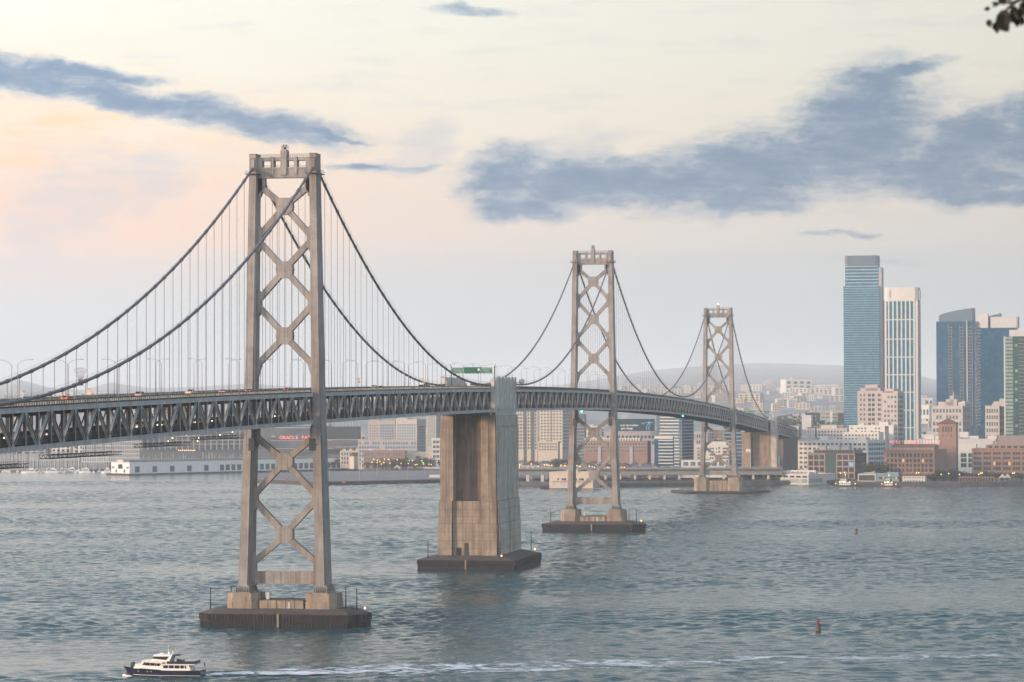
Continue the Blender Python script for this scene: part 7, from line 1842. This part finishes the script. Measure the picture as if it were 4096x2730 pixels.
ZON = [('round shore tree in the dusky row behind the jetty left of the anchorage', 'trees behind the jetty', 1465, 1768, 3050, 3110, 34, 9, 14, LZ),
       ('round shore tree in the row behind the wharf, right of the anchorage', 'trees right of the anchorage', 2062, 2300, 2900, 3010, 26, 8, 15, LZ),
       ('tree among the low houses behind the middle tower', 'trees behind the middle tower', 2300, 2480, 2680, 2760, 10, 7, 12, LZ),
       ('tree on the quay between the middle tower and the banded tower', 'trees before the banded tower', 2480, 2740, 2660, 2760, 16, 7, 12, LZ),
       ('dark bush in the thicket by the foot of the shore anchorage', 'bushes by the shore anchorage', 3050, 3240, 2600, 2640, 26, 6, 12, LZ),
       ('tree in the dark gap between the gridded office and the brick works', 'trees between the office and the works', 3470, 3534, 2600, 2640, 12, 9, 17, LZ),
       ('tree on the quay before the brick tower', 'trees before the brick tower', 3712, 3880, 2545, 2600, 24, 6, 12, LZ),
       ('small tree along the right quay before the long brick block', 'trees along the right quay', 3890, 4110, 2548, 2590, 18, 5, 9, LZ),
       ('low tree along the water behind the long pier', 'trees behind the ballpark front', 1330, 1460, 3180, 3230, 8, 7, 11, LZ)]
for lb, gp, x0, x1, w0, w1, n, h0, h1, z in ZON:
    for k in range(n): tree(x0+(x1-x0)*(k+rg.random()*.9)/n, rg.uniform(w0, w1), rg.uniform(h0, h1), lb, gp, rg.randrange(8), z, rg.uniform(.5, .7))
for px, w, h in ((1672, 3030, 16), (1624, 3035, 14), (1528, 3040, 13)): palm(px, w, h, {1672: 'tall palm behind the jetty nearest the anchorage', 1624: 'palm behind the jetty left of the tallest palm', 1528: 'palm at the left part of the jetty trees'}[px], 'palms behind the jetty')
for px, w, h in ((2400, 2690, 14), (2388, 2710, 11)): palm(px, w, h, {2400: 'tall palm behind the lower braces of the middle tower', 2388: 'shorter palm behind the lower braces of the middle tower'}[px], 'palms behind the middle tower')
tree(3180, 4300, 46, 'big hazy dome shaped tree crown above the far end of the bridge', None, 2, 12, .75)
# glowing shore lamps
GLOBE = glow_mat('globe_glow', (1.0, .60, .12), 3.0); GLOBEG = glow_mat('globe_green', (.2, .9, .6), 3.0)
LPOLE = MB().tube([(0, 0, 0), (0, 0, 6.2)], .1, 5).mesh('pole', LAMPST); LGLOBE = MB().lathe([(.08, 6.0), (.38, 6.25), (.38, 6.75), (.1, 7.0)], 8).mesh('globe', GLOBE); LGLOBG = MB().lathe([(.08, 6.0), (.4, 6.2), (.4, 6.7), (.1, 6.9)], 8).mesh('globe', GLOBEG)
def shore_lamp(px, py, w, label, group, green=False):
    z = P(px, py, w).z-6.5; r = thing('street_lamp', label, 'street lamp', G(px, w, max(LZ, z) if z < 8 else z), 0, group)
    hgt = z-LZ
    link('pole', LPOLE, r, (0, 0, 0 if hgt < 1 else -hgt+.01), scale=(1, 1, 1 if hgt < 1 else (6.2+hgt)/6.2)); link('globe', LGLOBG if green else LGLOBE, r)
for px, py in ((1495, 1838), (1510, 1842), (1538, 1837), (1552, 1838), (1556, 1840), (1509, 1851), (1525, 1857), (1535, 1852), (1589, 1840), (1604, 1854), (1633, 1855), (1637, 1843), (1650, 1843), (1661, 1865), (1687, 1844), (1692, 1851), (1695, 1857), (1716, 1858), (1725, 1859), (1749, 1846), (1762, 1847), (1560, 1853), (1488, 1850), (1520, 1847), (1668, 1861)):
    shore_lamp(px, py, rg.uniform(3000, 3045), 'glowing yellow globe lamp among the trees behind the jetty', 'globe lamps behind the jetty', px in (1495, 1692))
for px, py in ((2070, 1856), (2079, 1859), (2078, 1865), (2078, 1871), (2109, 1873), (2125, 1857), (2131, 1872), (2153, 1867), (2178, 1860), (2182, 1875), (2188, 1860), (2196, 1863), (2207, 1863), (2244, 1862), (2260, 1864), (2308, 1864), (2320, 1867), (2357, 1866), (2369, 1868), (2378, 1870), (2430, 1870), (2437, 1872), (2446, 1873), (2486, 1871), (2497, 1871), (2320, 1873)):
    shore_lamp(px, py, rg.uniform(2610, 2660), 'glowing yellow globe lamp in the row behind the wharf', 'globe lamps behind the wharf', px in (2070,))
for k, (px, py) in enumerate(((3362, 1893), (3378, 1891), (3666, 1893), (3675, 1892), (3795, 1895), (3838, 1918), (3923, 1894), (3929, 1892), (4051, 1894), (4057, 1893), (3765, 1903), (3915, 1919))):
    shore_lamp(px, py, 2545, ['left lamp of the glowing pair above the tug', 'right lamp of the glowing pair above the tug', 'left lamp of the glowing pair above the white house', 'right lamp of the glowing pair above the white house', 'glowing lamp by the brick tower foot', 'glowing lamp at the left end of the colonnade', 'left lamp of the glowing pair before the long brick block', 'right lamp of the glowing pair before the long brick block', 'left lamp of the glowing pair at the right edge', 'right lamp of the glowing pair at the right edge', 'low glowing lamp left of the quay trees', 'low glowing lamp on the colonnade'][k], 'glowing lamps on the right quay')

# sailboats in the marina
BHULL = MB().prism([(-4.5, -1.2), (1.5, -1.5), (5, 0), (1.5, 1.5), (-4.5, 1.2)], -.4, 1.1, [(-4.8, -1.3), (1.6, -1.7), (5.8, 0), (1.6, 1.7), (-4.8, 1.3)]).mesh('hull', WHITE)
BCAB = MB().prism([(-2, -.9), (1.5, -.9), (2.3, 0), (1.5, .9), (-2, .9)], 1.1, 1.8).mesh('cabin', WHITE)
BMAST = MB().tube([(.6, 0, 1), (.6, 0, 15)], [.2, .13], 5).tube([(.6, 0, 2.6), (-3.6, 0, 2.7)], .1, 5).mesh('mast', WHITE)
BSAIL = MB().tube([(.4, 0, 2.95), (-1.5, 0, 3.05), (-3.4, 0, 2.95)], [.22, .3, .15], 6).mesh('furled_sail', mat('sail_cover', (.10, .16, .26), .8, .2))
def sailboat(px, w, k, label, group):
    r = thing('sailboat', label, 'sailboat', G(px, w, 0), rg.uniform(-.5, .5)+(math.pi/2 if k % 3 else 1.2), group)
    s = rg.uniform(.8, 1.35)
    link('hull', BHULL, r, scale=(s, s, 1)); link('cabin', BCAB, r, scale=(s, s, 1)); link('mast', BMAST, r, scale=(s, s, s*.95)); link('furled_sail', BSAIL, r, scale=(s, s, s))
for k in range(88): sailboat(-30+k*5.3+rg.uniform(-2, 2), rg.uniform(3085, 3260), k, 'white sailboat with bare mast moored in the marina at left', 'sailboats in the marina')
for k in range(44): sailboat(465+k*12+rg.uniform(-4, 4), rg.uniform(3215, 3275), k, 'sailboat whose mast rises behind the long white pier shed', 'sailboats behind the long pier')
def cruiser(px, w, L, label):
    r = thing('motor_cruiser', label, 'motorboat', G(px, w, 0), .25, 'white motor cruisers in the marina'); a = L/2
    MB().prism([(-a, 0), (-a*.4, -2.1), (a, -2), (a, 2), (-a*.4, 2.1)], -.4, 2.0, [(-a*1.12, 0), (-a*.4, -2.4), (a, -2.2), (a, 2.2), (-a*.4, 2.4)]).build('hull', WHITE, r)
    MB().profile([(-a*.55, 2), (a*.75, 2), (a*.7, 4.2), (-a*.15, 4.2)], -1.9, 1.9).build('deckhouse', WHITE, r); MB().profile([(-a*.38, 2.8), (a*.6, 2.8), (a*.6, 3.7), (-a*.15, 3.7)], -1.95, 1.95).build('window', GL_DARK, r)
    MB().profile([(-a*.1, 4.2), (a*.5, 4.2), (a*.5, 5.4), (a*.1, 6.2), (a*.05, 5.4)], -1.4, 1.4).build('flybridge', WHITE, r); MB().tube([(a*.2, 0, 5.4), (a*.2, 0, 9)], .08, 5).build('mast', WHITE, r)
for px, w, L, lb in ((118, 3075, 16, 'largest white motor cruiser at the marina mouth, leftmost of the big ones'), (205, 3080, 15, 'white motor cruiser right of the largest one'), (340, 3090, 12, 'small white motor cruiser by the long pier end'), (285, 3110, 11, 'white motor cruiser in the middle of the marina mouth'), (425, 3085, 10, 'white motor cruiser touching the dark breakwater')): cruiser(px, w, L, lb)

# ================================================================ FAR CITY AND HILLS
RX = [-900, -200, 0, 72, 130, 200, 330, 442, 600, 800, 1000, 1300, 1700, 2000, 2250, 2450, 2620, 2800, 3050, 3350, 3500, 3640, 3760, 3900, 4100, 4600, 5000]
RY = [1575, 1560, 1530, 1515, 1528, 1548, 1556, 1527, 1550, 1545, 1532, 1556, 1572, 1560, 1540, 1510, 1482, 1468, 1455, 1466, 1472, 1500, 1528, 1530, 1535, 1560, 1580]
NOI = [random.Random(9).uniform(-1, 1) for _ in range(400)]
def vn(x):
    i = math.floor(x); f = x-i; f = f*f*(3-2*f); return NOI[i % 400]*(1-f)+NOI[(i+1) % 400]*f
def terr(px, w):
    yr = float(np.interp(px, RX, RY)) + vn(px/23)*3.5 + vn(px/7+9)*1.6
    zr = CAM.z + (HORIZON-yr)*18000/FPX
    yl = 1600 + vn(px/60+50)*9 - (18 if px > 2500 else 0); zl = CAM.z+(HORIZON-yl)*6500/FPX
    if w < 6500: f = max(0, (w-4000)/2500); f = f*f*(3-2*f); return LZ+.05+(zl-LZ)*f + vn(px/15+w/300)*2*f
    f = min(1, (w-6500)/11500); f = f**1.3; return zl+(zr-zl)*f + vn(px/11+w/500)*4*(1-f)
def hills():
    xs = list(range(-900, 5001, 14)); ws = [4000, 4600, 5200, 5900, 6500, 7400, 8500, 10000, 11800, 13800, 16000, 18000, 19000, 19700]
    vs = []; nx = len(xs)
    for w in ws:
        for px in xs:
            z = terr(px, w) if w <= 18000 else terr(px, 18000)*(.8 if w < 19500 else .4)
            d = Vector((_F.x, _F.y))+Vector((_R0.x, _R0.y))*((px-2048)/FPX)
            vs.append((CAM.x+d.x*w, CAM.y+d.y*w, z))
    fs = [(j*nx+i, j*nx+i+1, (j+1)*nx+i+1, (j+1)*nx+i) for j in range(len(ws)-1) for i in range(nx-1)]
    me = bpy.data.meshes.new('hills'); me.from_pydata(vs, [], fs); me.polygons.foreach_set('use_smooth', [True]*len(fs))
    M = bpy.data.materials.new('hillside'); M.use_nodes = True; T = NT(M.node_tree); b = T.n['Principled BSDF']; b.inputs['Roughness'].default_value = .95
    pos = T.geo(); n = T.noise(pos, .004, 6, .65); n2 = T.noise(pos, .03, 4, .7)
    c = T.mix(T.sstep(n, .4, .62), (.17, .18, .165), (.25, .245, .23)); c = T.mix(T.math('MULTIPLY', T.sstep(n2, .56, .64), .8), c, (.38, .37, .35))
    T.l.new(c, b.inputs['Base Color']); me.materials.append(M)
    tag(link('hills', me), kind='structure')
hills()
FM = [WHITEW, CREAM, GREYW, LILAC, PALEW]
FB = []
for k in range(5):
    mb = MB(); mb.mat(0).box(-.5, .5, 0, .8, -.5, 1).mat(1)
    for i in range(4):
        for j in range(3): mb.box(-.44+i*.25, -.32+i*.25, -.02, .05, .12+j*.29, .28+j*.29)
    mb.mat(2).box(-.2, .15, .2, .5, 1, 1.14); FB.append(mb.mesh('far_building', [FM[k], GL_DARK, GREYW]))
def far_bld(px, w, wd, h, k, label, group, cat='building'):
    d = P(px, 1600, w); o = link('far_building', FB[k % 5], None, (d.x, d.y, terr(px, w) if w > 4000 else LZ), YAW+rg.uniform(-.5, .3), (wd, wd, h)); tag(o, label, cat, group)
for (x0, x1, w0, w1, n, wd, h, lb, gp) in ((3120, 3380, 3700, 4900, 46, (12, 34), (10, 26), 'hazy flat roofed building above the far end of the bridge', 'hazy buildings above the bridge end'),
        (3120, 3380, 5000, 8500, 60, (10, 40), (7, 16), 'tiny pale building on the far hillside left of the blue skyscraper', 'far hillside buildings left of the skyscraper'),
        (2330, 2640, 3300, 4700, 40, (14, 40), (9, 22), 'hazy flat roofed building behind the middle tower braces', 'hazy buildings behind the middle tower'),
        (2740, 3010, 3200, 4300, 26, (12, 30), (10, 24), 'hazy building glimpsed around the farthest tower', 'hazy buildings around the farthest tower'),
        (2480, 3110, 5200, 9500, 60, (12, 46), (8, 18), 'tiny pale building on the far hillside behind the bridge hangers', 'far hillside buildings behind the hangers'),
        (20, 1000, 5200, 8800, 60, (12, 50), (8, 20), 'tiny hazy building on the low ridge above the bridge deck at left', 'far ridge buildings at left'),
        (985, 1470, 3600, 4600, 26, (16, 46), (14, 34), 'hazy block behind the ballpark and the nearest tower', 'hazy blocks behind the ballpark'),
        (1590, 1780, 3500, 4500, 12, (16, 36), (16, 40), 'hazy block behind the pinkish towers', 'hazy blocks behind the pinkish towers'),
        (3676, 3745, 3300, 5500, 14, (12, 30), (10, 40), 'hazy building in the gap right of the ribbed tower', 'hazy buildings in the skyscraper gap'),
        (-20, 640, 3600, 4300, 26, (20, 60), (8, 20), 'hazy low building behind the marina masts', 'hazy buildings behind the marina')):
    for k in range(n): far_bld(x0+(x1-x0)*(k+rg.random())/n, rg.uniform(w0, w1), rg.uniform(*wd), rg.uniform(*h), rg.randrange(5), lb, gp)
for px, w, wd, yt, lb in ((3702, 5200, 26, 1592, 'slim hazy tower in the gap right of the ribbed tower'), (3690, 4600, 22, 1620, 'lower hazy tower beside the slim one in the skyscraper gap')):
    h = P(px, yt, w).z-terr(px, w); far_bld(px, w, wd, h, 0, lb, None, 'skyscraper')
far_bld(3195, 6800, 62, 34, 0, 'large pale arched building on the far hill above the bridge end', None)

# ================================================================ AIR
def haze():
    M = bpy.data.materials.new('haze_air'); M.use_nodes = True; t = M.node_tree; t.nodes.clear()
    o = t.nodes.new('ShaderNodeOutputMaterial'); v = t.nodes.new('ShaderNodeVolumePrincipled')
    v.inputs['Color'].default_value = (.94, .98, 1.0, 1); v.inputs['Density'].default_value = HAZE_D; v.inputs['Anisotropy'].default_value = 0.0
    t.links.new(v.outputs[0], o.inputs['Volume'])
    mb = MB().box(-20600, 20600, -3200, 20600, -14, 345)
    tag(mb.build('haze', M), kind='stuff')
HAZE_D = 6.6e-5
haze()
